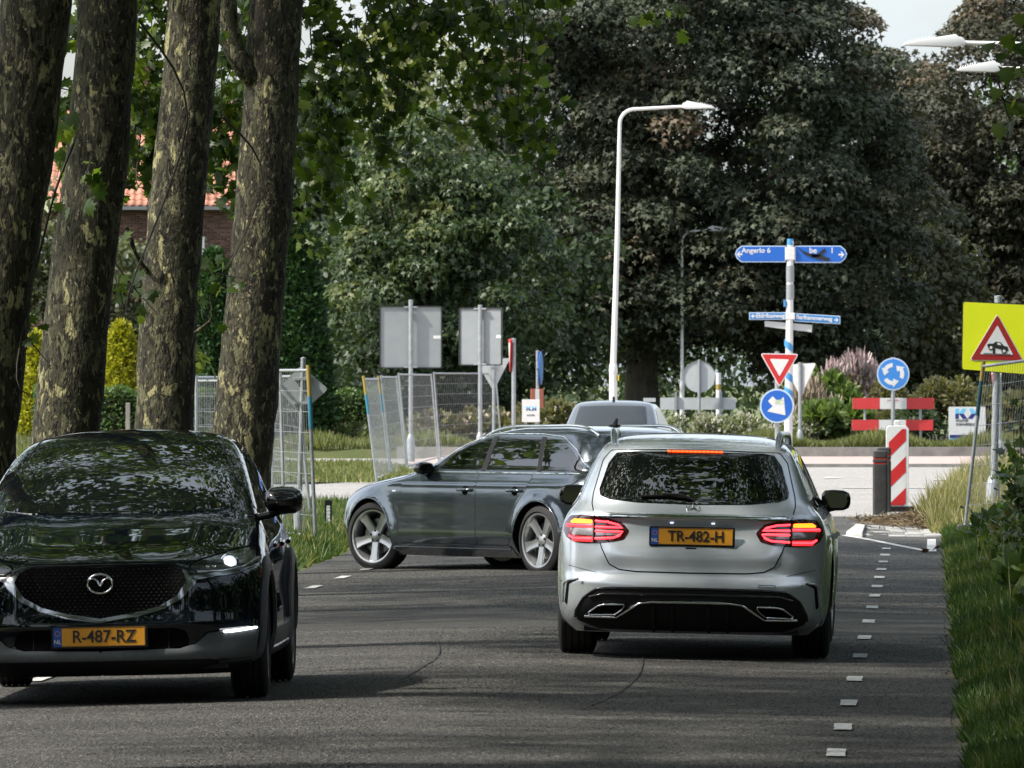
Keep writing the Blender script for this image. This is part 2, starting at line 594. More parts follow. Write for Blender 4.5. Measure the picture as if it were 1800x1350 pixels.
# ---- paved island head at the right edge of the road: tiles, kerb stone, white line and block
isl2 = grid_sheet('paved_island', [at(1516, 941, 100.8).xy, at(1648, 941, 100.8).xy, at(1660, 917, 110.4).xy, at(1548, 912, 112.6).xy, at(1527, 915, 111.3).xy], -.034, M['soil'])
_v = [tuple(v.co) for v in isl2.data.vertices]
_n = len(_v)
isl2.data.clear_geometry()
isl2.data.from_pydata(_v + [(a, b, -.25) for a, b, c in _v], [], [tuple(range(_n))] + [(i, (i + 1) % _n, _n + (i + 1) % _n, _n + i) for i in range(_n)])
tag(isl2, kind='structure')
tile_m = noisy('paving_tile', [(0.26, 0.26, 0.24), (0.37, 0.36, 0.34)], 5, rough=0.9, bump=.2, bscale=50)
tmb = MB().box((0, 0, 0), (0.195, 0.295, 0.06)); t0 = None
yy = 101.2
row = 0
while yy < 112.0:
    x0 = 4.14 + (yy - 101) * .036
    nt = 5 if yy < 106 else 4
    for k in range(nt):
        if t0 is None:
            t0 = tmb.build('paving_tile', tile_m, isl2, bevel=0.006); o = t0
        else:
            o = t0.copy(); COL.objects.link(o)
        o.location = (x0 + 0.21 * k + .1 * (row % 2) * .4, yy, -.047 + random.uniform(-.006, .008))
        o.rotation_euler = (random.uniform(-.02, .02), random.uniform(-.02, .02), random.uniform(-.02, .02))
    yy += 0.5; row += 1
kb = MB()
kp = [at(1486, 940, 101).xy, at(1516, 943, 100.2).xy, at(1521, 917, 107.5).xy, at(1505, 917, 107.5).xy]
kb.add([(*kp[0], -0.03), (*kp[1], -0.03), (*kp[2], -0.03), (*kp[3], -0.03), (kp[0].x + .06, kp[0].y + 1.2, 0.02), (kp[1].x, kp[1].y + .05, 0.045), (*kp[2], 0.02), (kp[3].x, kp[3].y, 0.02)],
       [(0, 1, 5, 4), (1, 2, 6, 5), (2, 3, 7, 6), (3, 0, 4, 7), (4, 5, 6, 7)])
kerbstone = kb.build('kerb_stone', noisy('white_kerb', [(0.26, 0.255, 0.24), (0.42, 0.41, 0.39)], 6, rough=.8, bump=.2), isl2, smooth=0)


def ground_strip(name, pxs, w, mat, par, z=0.006):
    P = [at(px, py, CAM_H * FPX / (py - 669)) for px, py in pxs]
    V = []
    t = (P[-1] - P[0]).normalized(); n = Vector((-t.y, t.x, 0))
    for p in P:
        for s in (-1, 1): V.append((p.x + n.x * s * w / 2, p.y + n.y * s * w / 2, z + crown(p.x, p.y)))
    F = [(2 * i, 2 * i + 1, 2 * i + 3, 2 * i + 2) for i in range(len(P) - 1)]
    return MB().add(V, F).build(name, mat, par, smooth=0)


wp = noisy('fresh_road_paint', [(0.40, 0.40, 0.385), (0.56, 0.56, 0.54)], 14, rough=.7)
ground_strip('road_line', [(1484, 940), (1530, 947), (1580, 956), (1632, 965)], 0.085, wp, road)
b0, b1 = CAM_H * FPX / (966 - 669), CAM_H * FPX / (945 - 669)
MB().add([(at(1629, 966, b0).x, b0, -.018), (at(1646, 966, b0).x, b0, -.018), (at(1645, 945, b1).x, b1, -.018), (at(1630, 945, b1).x, b1, -.018)], [(0, 1, 2, 3)]).build('road_block_mark', wp, road, smooth=0)
# ------------------------------------------------------------------ vegetation helpers
def leaf_template(kind):
    if kind == 'plane':        # lobed leaf, unit length along +y from the stalk
        o = [(0, 0), (.20, .02), (.46, -.06), (.34, .16), (.62, .30), (.36, .42), (.40, .62), (.18, .62), (0, 1.0),
             (-.18, .62), (-.40, .62), (-.36, .42), (-.62, .30), (-.34, .16), (-.46, -.06), (-.20, .02)]
        V = [(x, y, -0.10 * abs(x) ** 1.3 - .06 * y * y) for x, y in o] + [(0, .38, 0.03)]
        n = len(o)
        F = [(n, i, (i + 1) % n) for i in range(n)]
    elif kind == 'oval':
        V = [(0, 0, 0), (.30, .35, -.06), (.22, .75, -.08), (0, 1, -.10), (-.22, .75, -.08), (-.30, .35, -.06)]
        F = [(0, 1, 2), (0, 2, 3), (0, 3, 4), (0, 4, 5)]
    elif kind == 'lobed':
        V = [(0, 0, 0), (.52, .30, -.10), (.16, .44, -.03), (.05, 1.0, -.14), (-.15, .42, -.03), (-.50, .36, -.10)]
        F = [(0, 1, 2), (2, 3, 4), (4, 5, 0), (0, 2, 4)]
    elif kind == 'maple':
        V = [(0, 0, 0), (.5, .25, -.1), (.28, .45, -.04), (.42, .72, -.10), (0, 1, -.12), (-.42, .72, -.10), (-.28, .45, -.04), (-.5, .25, -.1)]
        F = [(0, 1, 2), (0, 2, 6), (2, 3, 4), (2, 4, 6), (6, 4, 5), (0, 6, 7)]
    elif kind == 'diamond':
        V = [(0, 0, 0), (.38, .5, -.08), (0, 1, 0), (-.38, .5, -.08)]
        F = [(0, 1, 2), (0, 2, 3)]
    elif kind == 'blade':
        V = [(-.5, 0, 0), (.5, 0, 0), (.35, .55, .06), (-.35, .55, .06), (0, 1, .22)]
        F = [(0, 1, 2), (0, 2, 3), (3, 2, 4)]
    elif kind == 'scale':
        V = [(-.35, 0, 0), (.35, 0, 0), (.12, 1, .1), (-.12, 1, .1)]
        F = [(0, 1, 2), (0, 2, 3)]
    return np.array(V), np.array(F)


def unit(a):
    return a / np.maximum(np.linalg.norm(a, axis=-1, keepdims=True), 1e-9)


def scatter(P, Y, Nn, size, kind, wid=1.0):
    """copies of a leaf shape at P, its length along Y, its face towards Nn. Returns V, F, rnd."""
    T, F = leaf_template(kind)
    Y = unit(Y)
    X = unit(np.cross(Y, Nn)); Z = np.cross(X, Y)
    size = np.asarray(size).reshape(-1, 1, 1)
    loc = (T[None, :, 0:1] * X[:, None, :] * wid + T[None, :, 1:2] * Y[:, None, :] + T[None, :, 2:3] * Z[:, None, :]) * size
    V = (P[:, None, :] + loc).reshape(-1, 3)
    k = len(T)
    FF = (F[None] + (np.arange(len(P)) * k)[:, None, None]).reshape(-1, 3)
    return V, FF, k


def leaves(P, out, size, kind, droop=0.5, jit=0.6, wid=1.0, tint=None):
    """leaf transforms: length hangs down and outward, faces outward and up."""
    n = len(P)
    Y = out * (1 - droop) + np.array([0, 0, -droop]) + rng.normal(0, jit, (n, 3))
    Nn = out * 0.6 + np.array([0, 0, 0.7]) + rng.normal(0, jit, (n, 3))
    V, F, k = scatter(P, Y, Nn, size, kind, wid)
    r = rng.random(n) if tint is None else np.clip(tint + rng.normal(0, .13, n), 0, 1)
    return V, F, np.repeat(r, k)


def merge(parts):
    Vs, Fs, rs = [], [], []
    b = 0
    for V, F, r in parts:
        Vs.append(V); Fs.append(F + b); rs.append(r); b += len(V)
    return np.vstack(Vs), np.vstack(Fs), np.concatenate(rs)


def dome_clumps(centers, radii, n, size, kind, droop=.5, jit=.5, squash=.75, full=.35, wid=1.0, tints=None):
    """leaves on the outer shells of clumps; each clump is a bough's end that carries its leaves on the outside."""
    m = len(centers)
    idx = np.repeat(np.arange(m), n)
    d = unit(rng.normal(0, 1, (len(idx), 3)))
    lo = rng.random(len(idx)) > full
    d[:, 2] = np.where(lo, np.abs(d[:, 2]), d[:, 2])
    rr = radii[idx] * (0.55 + 0.5 * rng.random(len(idx)) ** 0.6)
    P = centers[idx] + d * rr[:, None] * np.array([1, 1, squash])
    s = size * (0.7 + 0.6 * rng.random(len(idx)))
    t = None if tints is None else tints[idx]
    return leaves(P, d, s, kind, droop, jit, wid, t)


def crown_centers(c, rad, n, rmin=.72, zmin=-1.0, front=0.75):
    """bough ends spread over the outside of an egg-shaped crown, more of them on the road side."""
    out = []
    c = np.array(c); rad = np.array(rad)
    while len(out) < n:
        d = rng.normal(0, 1, 3); d /= np.linalg.norm(d)
        if d[2] < zmin: continue
        if d[1] > 0.1 and random.random() < front: continue
        r = rmin + (1.03 - rmin) * rng.random() ** .7
        out.append(c + d * rad * r)
    return np.array(out)


def rough_tube(name, pts, rads, n, mat, parent, amp=.03, freq=3.0, extra=()):
    """a bark-covered trunk with uneven girth; extra lists (points, radii) of limbs grown from it."""
    from mathutils import noise
    mb = MB()
    for (pp, rr) in [(pts, rads)] + list(extra):
        sp = spline([tuple(p) for p in pp], 6)
        rs = np.interp(np.linspace(0, 1, len(sp)), np.linspace(0, 1, len(rr)), rr)
        b = len(mb.v)
        mb.tube(sp, list(rs), n)
        for i in range(len(sp)):
            c = Vector(sp[i])
            for k in range(n):
                v = Vector(mb.v[b + i * n + k])
                q = noise.noise(v * freq) * .65 + noise.noise(v * freq * 2.7) * .35
                mb.v[b + i * n + k] = tuple(c + (v - c) * (1 + q * amp / max(rs[i], .02)))
    return mb.build(name, mat, parent, smooth=60)


# ------------------------------------------------------------------ plane trees along the road
def plane_bark():
    m = principled('plane_bark', (0.08, 0.07, 0.05), 0.85, spec=0.25)
    b = m.node_tree.nodes['Principled BSDF']
    tc = N(m, 'ShaderNodeTexCoord')
    mp = N(m, 'ShaderNodeMapping'); mp.inputs['Scale'].default_value = (1, 1, 0.42)
    L(m, tc.outputs['Object'], mp.inputs[0])
    wa = N(m, 'ShaderNodeTexNoise', Scale=9.0, Detail=4.0)
    L(m, mp.outputs[0], wa.inputs['Vector'])
    add = N(m, 'ShaderNodeVectorMath', operation='MULTIPLY_ADD')
    add.inputs[1].default_value = (.12, .12, .12)
    L(m, wa.outputs['Color'], add.inputs[0]); L(m, mp.outputs[0], add.inputs[2])

    def nz(scale, det, off):
        o = N(m, 'ShaderNodeVectorMath', operation='ADD'); o.inputs[1].default_value = off
        L(m, add.outputs[0], o.inputs[0])
        n = N(m, 'ShaderNodeTexNoise', Scale=scale, Detail=det, Roughness=.55)
        L(m, o.outputs[0], n.inputs['Vector'])
        return n.outputs[0]

    def mix(f, a, c):
        x = N(m, 'ShaderNodeMix', data_type='RGBA')
        L(m, f, x.inputs[0]); L(m, a, x.inputs[6])
        if isinstance(c, tuple): x.inputs[7].default_value = (*c, 1)
        else: L(m, c, x.inputs[7])
        return x.outputs[2]
    base = ramp(m, nz(2.2, 4, (3, 1, 0)), [(.33, (.022, .020, .013)), (.52, (.042, .039, .024)), (.72, (.075, .071, .041))])
    k = lambda f, p, w=.012: ramp(m, f, [(p - w, (0, 0, 0)), (p + w, (1, 1, 1))])
    c1 = mix(k(nz(8.0, 7, (7, 2, 5)), .57), base, (.10, .097, .054))
    c2 = mix(k(nz(19.0, 5, (1, 9, 2)), .565), c1, (.010, .0085, .006))
    c3 = mix(k(nz(6.5, 8, (4, 4, 8)), .605), c2, (.27, .245, .125))
    c4 = mix(k(nz(27.0, 5, (2, 7, 7)), .615), c3, (.19, .17, .105))
    c5 = mix(k(nz(38.0, 4, (5, 3, 1)), .585), c4, (.018, .015, .010))
    L(m, c5, b.inputs['Base Color'])
    hgt = N(m, 'ShaderNodeRGBToBW'); L(m, c5, hgt.inputs[0])
    fine = N(m, 'ShaderNodeTexNoise', Scale=45.0, Detail=4.0); L(m, mp.outputs[0], fine.inputs['Vector'])
    sm = N(m, 'ShaderNodeMath', operation='MULTIPLY_ADD'); sm.inputs[1].default_value = -1.8
    L(m, hgt.outputs[0], sm.inputs[0]); L(m, fine.outputs[0], sm.inputs[2])
    bp = N(m, 'ShaderNodeBump', Strength=.8, Distance=.03)
    L(m, sm.outputs[0], bp.inputs['Height']); L(m, bp.outputs[0], b.inputs['Normal'])
    return m


M['plane_bark'] = plane_bark()
M['plane_leaf'] = leafmat('plane_leaf', [(0, (.020, .037, .007)), (.5, (.050, .088, .013)), (.82, (.095, .142, .021)), (1, (.17, .21, .04))], .42, .46, .4)
PL_T = leaf_template('plane')


def plane_tree(label, d, centre_px, rad, blobs, canopy, group, seed, low=None, limbs=(), ncan=11000, singles=0, top=15.0):
    """centre_px: list of (photo x, photo y) along the trunk axis; blobs: leaf sprays that hang into view; canopy: ellipsoid of leaves overhead."""
    base = at(centre_px[0][0], centre_px[0][1], d)
    t = thing('plane_tree', (base.x, d, -.08), label, 'tree', group=group)
    o = Vector((base.x, d, -.08))
    pts = [at(px, py, d) - o for px, py in centre_px]
    pts[0].z = 0.0
    up = (pts[-1] - pts[-2]).normalized()
    pts += [pts[-1] + up * 3 + Vector((.1, 0, 0)), Vector((pts[-1].x + .7, .6, top))]
    rr = [rad * 1.28, rad * 1.05] + [rad * (1 - .035 * i) for i in range(len(pts) - 4)] + [rad * .72, rad * .25]
    ex = []
    for lp, lr in limbs:
        ex.append(([Vector((0, dd, 0)) + at(px, py, d) - o for (px, py, dd) in lp], lr))
    rnd = random.Random(seed)
    # limbs that carry the crown above
    for k in range(6):
        z0 = pts[-3].z + rnd.uniform(-.2, 3.5)
        a = rnd.uniform(0, 2 * PI)
        b = Vector((pts[-3].x + .2, 0, z0))
        l = rnd.uniform(3, 5.5)
        ex.append(([b, b + Vector((math.cos(a) * l * .4, math.sin(a) * l * .4, l * .35)), b + Vector((math.cos(a) * l, math.sin(a) * l, l * .8))], [rad * .34, rad * .2, rad * .06]))
    rough_tube('trunk', pts, rr, 28, M['plane_bark'], t, amp=.035, freq=2.4, extra=ex)
    # leaf sprays: twigs with leaves set along them
    parts = []
    tw = MB()
    near = []
    for (px, py, dd, r, n) in blobs:
        c = at(px, py, d + dd) - o
        n = max(6, int(n * .95))
        nt = max(2, int(n / 16))
        for q in range(nt):
            s = c + Vector((rnd.gauss(0, r * .42), abs(rnd.gauss(0, r * .7)) + .3, rnd.gauss(0, r * .38)))
            dirv = Vector((rnd.uniform(-.5, 1), rnd.uniform(-.7, .7), rnd.uniform(-1.1, .25))).normalized()
            ln = rnd.uniform(.45, .95) * min(1.2, .5 + r * .5)
            tp = [s - dirv * ln * .5 + Vector((0, 0, .12)), s, s + dirv * ln * .5 + Vector((0, 0, -.06))]
            tw.tube(spline(tp, 3), [.009, .008, .007, .006, .005, .004, .003], 4)
            m = int(n / nt)
            tt = np.array([rnd.uniform(0, 1) for _ in range(m)])
            A = np.array([tuple(p) for p in tp])
            P = A[0] * ((1 - tt) ** 2)[:, None] + A[1] * (2 * tt * (1 - tt))[:, None] + A[2] * (tt ** 2)[:, None]
            P = P + rng.normal(0, .07, P.shape)
            Y = np.tile(np.array([.15, 0, -.75]), (m, 1)) + rng.normal(0, .5, (m, 3))
            Nn = np.array([-.35, -.6, .7]) + rng.normal(0, .55, (m, 3))
            S = .095 + .075 * rng.random(m)
            for i in range(m): near.append((P[i], Y[i], Nn[i], S[i]))
    if blobs:
        # long hanging shoots that carry the sprays
        for (px, py, dd, r, n) in blobs[::4]:
            c = at(px, py, d + dd) - o
            h = Vector((c.x * .6 + pts[-2].x * .4 + rnd.uniform(-.4, .4), max(.5, c.y), c.z + rnd.uniform(1.2, 2.4)))
            mid = (h + c) / 2 + Vector((rnd.uniform(-.2, .5), rnd.uniform(.1, .4), .35))
            tw.tube(spline([h, mid, c, c + Vector((.1, 0, -r * .5))], 5), [.013 - .0006 * i for i in range(16)], 5)
        tw.build('twig', M['twig'], t, smooth=60)['kind'] = 'stuff'
    near.sort(key=lambda q: -q[3] / (d + q[0][1]))
    if singles and near:
        ms = [np_mesh('leaf', PL_T[0] * np.array([1, 1, sc]), PL_T[1], M['plane_leaf'], attrs={'rnd': np.full(len(PL_T[0]), v)}) for v, sc in ((.1, 1), (.35, 2.2), (.6, 1), (.8, 1.6), (.97, .6), (.45, -1))]
        picks = near[:singles]; near = near[singles:]
        for i, (P, Y, Nn, S) in enumerate(picks):
            Yv = Vector(Y).normalized(); X = Yv.cross(Vector(Nn)).normalized(); Z = X.cross(Yv)
            lf = bpy.data.objects.new('leaf', ms[i % 6])
            COL.objects.link(lf); lf.parent = t
            mat4 = Matrix((X, Yv, Z)).transposed().to_4x4() @ Matrix.Scale(float(S), 4)
            mat4.translation = Vector(P)
            lf.matrix_local = mat4
    if near:
        P = np.array([q[0] for q in near]); Y = np.array([q[1] for q in near]); Nn = np.array([q[2] for q in near]); S = np.array([q[3] for q in near])
        V, F, k = scatter(P, Y, Nn, S, 'plane')
        cr = link_mesh('leafy_spray', np_mesh('leafy_spray', V, F, M['plane_leaf'], attrs={'rnd': np.repeat(rng.random(len(P)), k)}), t)
        cr['kind'] = 'stuff'
    # the crown overhead
    c, rad3 = canopy
    cc = crown_centers((c[0] - o.x, c[1] - d, c[2]), rad3, 90, .35, -1, 0.0)
    if low:
        cc = np.vstack([cc, crown_centers((low[0][0] - o.x, low[0][1] - d, low[0][2]), low[1], 40, .3, -1, 0.0)])
    V, F, r = dome_clumps(cc, np.full(len(cc), 1.1), ncan // 90, .24, 'oval', .45, .55, .8, .6)
    cr = link_mesh('crown', np_mesh('crown', V, F, M['plane_leaf'], attrs={'rnd': r}), t)
    cr['kind'] = 'stuff'
    return t


LB = dict(group='plane trees along the road')
plane_tree('thick dark plane tree trunk cut by the left edge of the photo', 67.0, [(-66, 970), (-40, 760), (-8, 500), (30, 250), (62, 0), (74, -120)], .305,
           [(30, 640, -.3, .5, 14), (10, 440, -.5, .4, 10), (95, 200, .8, .5, 26), (100, 300, 1.5, .5, 20)],
           ((-4.4, 66, 11.0), (6.5, 5.5, 4.0)), **LB, seed=1, singles=40)
plane_tree('second plane tree from the left with pale flaking bark, behind the black car', 72.6, [(90, 1000), (118, 740), (142, 500), (172, 250), (190, 0), (198, -120)], .275,
           [(225, 520, .8, .3, 12), (110, 180, 1.5, .4, 26), (112, 235, 1.4, .3, 22), (128, 70, 1.5, .35, 30)],
           ((-3.6, 74, 11.2), (6.5, 5.5, 4.2)), **LB, seed=2, singles=120)
plane_tree('third plane tree from the left with a long pale bark scar', 81.6, [(284, 1010), (289, 740), (300, 500), (322, 250), (345, 0), (354, -120)], .268,
           [(360, 560, .3, .35, 18), (380, 600, .4, .3, 14), (395, 480, 1.0, .3, 16)],
           ((-2.6, 83, 11.2), (6.6, 5.5, 4.3)), **LB, seed=3, singles=200, limbs=[([(345, 585, -.2), (375, 560, -.5), (372, 520, -.6)], [.02, .014, .008]), ([(262, 480, -.1), (243, 450, -.3), (225, 400, -.4)], [.03, .02, .01])])
plane_tree('rightmost plane tree of the row, leaning beside the wire fence', 90.5, [(398, 1010), (424, 800), (440, 620), (458, 420), (474, 200), (486, 0), (494, -120)], .318,
           [(235, 40, -3.5, .6, 150), (262, 110, -3.4, .5, 130), (240, 180, -3.3, .4, 110), (258, 240, -3.3, .4, 100), (240, 300, -3.2, .35, 80), (120, 200, -3, .35, 50), (105, 280, -3, .3, 40), (400, 345, 2, .3, 40), (262, 345, -3.2, .25, 26), (200, 20, -3, .5, 40), (395, 30, 2.0, .6, 150), (410, 110, 2.2, .5, 130), (390, 180, 2.0, .45, 120), (400, 250, 2.0, .45, 130), (690, -5, 2, .8, 120), (800, -15, 2, .8, 120), (890, -5, 2.2, .6, 80), (385, 320, 1.8, .35, 50), (130, 40, -3, .3, 40), (560, 40, .5, 1.2, 270), (640, 60, .8, 1.2, 250), (720, 20, .9, 1.0, 180), (600, 130, .6, .9, 170), (680, 110, .8, .7, 110),
            (560, 190, 1.0, .7, 130), (600, 250, .9, .6, 110), (575, 310, .8, .5, 60), (540, 260, 1.2, .6, 80), (800, 40, 1.2, .8, 120), (850, 110, 1.5, .6, 80),
            (870, 170, 1.6, .6, 70), (840, 220, 1.6, .5, 46), (910, 190, 1.9, .6, 60), (950, 230, 2.0, .45, 34), (940, 250, 2.0, .25, 16), (730, 235, 1.4, .3, 20), (890, 60, 1.7, .7, 80),
            (650, 200, .6, .5, 60), (540, 420, .4, .35, 18), (520, 350, .4, .4, 34), (1160, 8, 2.5, .4, 16), (940, 40, 2.0, .5, 30), (620, 330, .9, .3, 14), (430, 300, .3, .4, 40), (520, 30, 1.2, .6, 70), (440, 20, 1.0, .6, 60)],
           ((-1.4, 92, 11.3), (6.5, 5, 4.3)), **LB, seed=4, singles=300, low=((-13.5, 92, 9.4), (4.0, 3.5, 2.2)), limbs=[([(486, 150, 0), (455, 142, -.1), (428, 118, -.2), (408, 70, -.2), (396, -40, -.2), (380, -200, -.3)], [.15, .125, .115, .11, .10, .06])])
# the row goes on towards the viewer on both sides of the road, overhead and outside the frame
ORD = ['first', 'second', 'third', 'fourth', 'fifth', 'sixth', 'seventh']
for i, (x, d) in enumerate([(-5.2, 57), (-5.9, 47), (-6.3, 38), (-7.0, 29), (-7.4, 18), (-7.8, 7), (-8.2, -5)]):
    plane_tree(ORD[i] + ' plane tree before the visible ones in the left row', d, [(900 + x * FPX / d, 669 + CAM_H * FPX / d), (900 + x * FPX / d + 20, 300), (900 + x * FPX / d + 40, -400), (900 + x * FPX / d + 60, -900)], .31, [],
               ((x + 2.6, d, 11.0 - .0 * i), (5.6, 5.5, 3.5)), group='plane trees along the road, left of the view', seed=20 + i, top=14, ncan=14500)
for i, (x, d) in enumerate([(9.4, 74), (8.2, 64), (7.6, 54), (7.0, 43), (6.6, 32), (6.2, 20), (5.8, 8)]):
    plane_tree(ORD[i] + ' plane tree of the right row, counted towards the viewer', d, [(900 + x * FPX / d, 669 + CAM_H * FPX / d), (900 + x * FPX / d - 10, 300), (900 + x * FPX / d - 20, -400), (900 + x * FPX / d - 30, -900)], .31, [(1806, 95, 0, .22, 22), (1814, 150, .3, .26, 18), (1808, 40, .2, .2, 12)] if i == 1 else [],
               ((x - 2.6, d, 11.2), (5.6, 5.5, 3.5)), group='plane trees along the road, right of the view', seed=40 + i, top=14, ncan=14500)


# ------------------------------------------------------------------ trees beyond the roundabout
def tree(name, label, base, height, trunk_r, crowns, lsize, lmat, kind='maple', cat='tree', group=None, droop=.55, trunk_h=.75, lean=(0, 0), clump=1.1, nl=150, limbs=7, tint=None, front=.8, bark=None):
    """crowns: list of (centre dx, dy, z, rx, ry, rz, number of boughs)."""
    t = thing(name, (base[0], base[1], 0), label, cat, group=group)
    C, Rr, Tt = [], [], []
    for (dx, dy, z, rx, ry, rz, nb) in crowns:
        c = crown_centers((dx, dy, z), (rx, ry, rz), nb, .70, -1, front)
        C.append(c); Rr.append(clump * (.7 + .6 * rng.random(nb)))
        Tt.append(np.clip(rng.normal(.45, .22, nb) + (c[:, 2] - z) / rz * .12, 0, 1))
    C = np.vstack(C); Rr = np.concatenate(Rr); Tt = np.concatenate(Tt)
    V, F, r = dome_clumps(C, Rr, nl, lsize, kind, droop, .45, .7, .3, tints=Tt if tint else None)
    hgt = height * trunk_h
    ex = []
    for k in range(limbs):
        e = Vector(C[int(rng.integers(len(C)))])
        z0 = hgt * random.uniform(.25, .8)
        ex.append(([(lean[0] * z0 / hgt, lean[1] * z0 / hgt, z0), (e.x * .45, e.y * .45, z0 + (e.z - z0) * .55), tuple(e)], [trunk_r * .45, trunk_r * .28, trunk_r * .08]))
    rough_tube('trunk', [(0, 0, -.1), (lean[0] * .2, lean[1] * .2, hgt * .25), (lean[0] * .6, lean[1] * .6, hgt * .6), (lean[0], lean[1], hgt)], [trunk_r * 1.3, trunk_r, trunk_r * .8, trunk_r * .35], 14, bark or M['bark_far'], t, amp=.05, freq=1.2, extra=ex)
    cr = link_mesh('crown', np_mesh('crown', V, F, lmat, attrs={'rnd': r}), t)
    cr['kind'] = 'stuff'
    return t


lm_copper = leafmat('copper_leaf', [(0, (.024, .027, .017)), (.35, (.042, .052, .032)), (.6, (.060, .074, .046)), (.82, (.074, .074, .048)), (.95, (.095, .078, .05)), (1, (.13, .095, .062))], .55, .12, .22)
lm_copper2 = leafmat('dark_copper_leaf', [(0, (.020, .021, .013)), (.5, (.040, .043, .027)), (.85, (.062, .058, .037)), (1, (.095, .072, .045))], .55, .12, .2)
lm_green = leafmat('mid_green_leaf', [(0, (.024, .041, .015)), (.5, (.044, .072, .026)), (.85, (.080, .115, .043)), (1, (.17, .185, .075))], .45, .3, .4)
lm_dgreen = leafmat('dark_green_leaf', [(0, (.020, .032, .014)), (.5, (.035, .058, .022)), (1, (.06, .09, .035))], .5, .25, .35)
lm_pale = leafmat('pale_green_leaf', [(0, (.09, .11, .05)), (.5, (.17, .185, .075)), (1, (.27, .26, .11))], .5, .35, .35)
lm_olive = leafmat('olive_leaf', [(0, (.06, .065, .03)), (.5, (.11, .11, .05)), (1, (.18, .16, .075))], .6, .3, .3)


def bx(px, d): return (px - 900) * d / FPX


tree('copper_maple', 'huge dark copper maple in the middle, behind the white street lamp', (bx(1128, 262), 262), 15, .48,
     [(1.6, 2.5, 8.0, 5.2, 2.5, 6.0, 70), (3.0, -.5, 9.2, 5.2, 5, 5.0, 135), (-2.4, 0, 7.2, 3.8, 4, 4.6, 75), (5.4, -.4, 6.4, 3.6, 4, 4.4, 80), (.6, -.8, 13.2, 4.8, 5, 3.0, 70), (1, -.6, 4.8, 4.4, 3.5, 2.4, 60)],
     .205, lm_copper, 'lobed', tint=True, clump=.95, nl=380, trunk_h=.6)
tree('copper_maple', 'darker copper tree filling the right edge behind the lamps', (bx(1760, 285), 285), 14.5, .45,
     [(.3, 0, 10.2, 4.2, 4, 4.2, 100), (3, 0, 7.5, 4.5, 4, 5.2, 90), (-1.2, .5, 5.8, 2.6, 3, 3.2, 45), (.5, -.5, 3.2, 4.2, 3, 1.8, 40)],
     .21, lm_copper2, 'lobed', tint=True, clump=1.0, nl=320, trunk_h=.6)
tree('copper_maple', 'distant dark tree closing most of the gap between the two copper crowns', (bx(1572, 322), 322), 14, .35,
     [(0, 0, 10.3, 3.2, 3, 3.8, 60), (-.4, 0, 6, 3.2, 3, 4, 40)], .22, lm_copper2, 'lobed', tint=True, clump=1.1, nl=220, trunk_h=.6)
tree('broad_tree', 'mid green drooping tree between the plane trees and the copper maple', (bx(735, 240), 240), 11, .22,
     [(.2, 0, 6.3, 2.3, 2.6, 2.8, 75), (-.2, -.3, 4.3, 2.1, 2.4, 2.4, 52), (1.8, -.2, 4.6, 2.2, 2.4, 2.8, 50)],
     .19, lm_green, 'lobed', tint=True, clump=.75, nl=210, trunk_h=.6, droop=.8)
tree('broad_tree', 'dark green tree low behind the arrow sign backs', (bx(900, 252), 252), 9, .25,
     [(0, 0, 4.3, 3.0, 2.6, 3.2, 70), (-2.6, .3, 3.6, 2.3, 2.4, 2.4, 40)], .22, lm_dgreen, 'oval', tint=True, clump=.85, nl=120)
tree('broad_tree', 'pale sunlit tree far behind the hanging plane leaves', (bx(720, 330), 330), 15, .4,
     [(0, 0, 11.2, 4.5, 4, 4.0, 70), (-4, 0, 8.5, 4.0, 4, 4.5, 70)], .30, lm_pale, 'oval', tint=True, clump=1.3, nl=110)
tree('broad_tree', 'grey green tree behind the left row, beside the house', (bx(560, 300), 300), 12, .35,
     [(0, 0, 6.0, 2.6, 3, 3.6, 60), (-1.5, 0, 9.8, 2.6, 3, 2.6, 40)], .27, leafmat('grey_green_leaf', [(0, (.05, .075, .045)), (.6, (.085, .12, .07)), (1, (.13, .16, .09))], .5, .3, .35), 'oval', tint=True, clump=1.0, nl=110)
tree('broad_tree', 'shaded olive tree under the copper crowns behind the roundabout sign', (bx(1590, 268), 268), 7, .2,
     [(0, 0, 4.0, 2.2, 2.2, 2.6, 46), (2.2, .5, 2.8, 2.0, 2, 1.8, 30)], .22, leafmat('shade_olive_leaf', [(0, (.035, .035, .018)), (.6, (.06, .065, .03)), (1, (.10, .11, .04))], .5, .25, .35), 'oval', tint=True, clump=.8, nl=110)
tree('garden_tree', 'dull green garden tree in front of the brick house', (bx(150, 262), 262), 8, .2,
     [(0, 0, 4.2, 2.4, 2, 2.4, 46), (-1.5, 0, 6.0, 1.7, 2, 1.8, 24), (3.0, 0, 3.4, 1.3, 1.5, 1.6, 18)], .22, leafmat('dull_leaf', [(0, (.05, .055, .03)), (.6, (.085, .10, .05)), (1, (.14, .15, .07))], .5, .3, .35), 'oval', tint=True, clump=.8, nl=90)

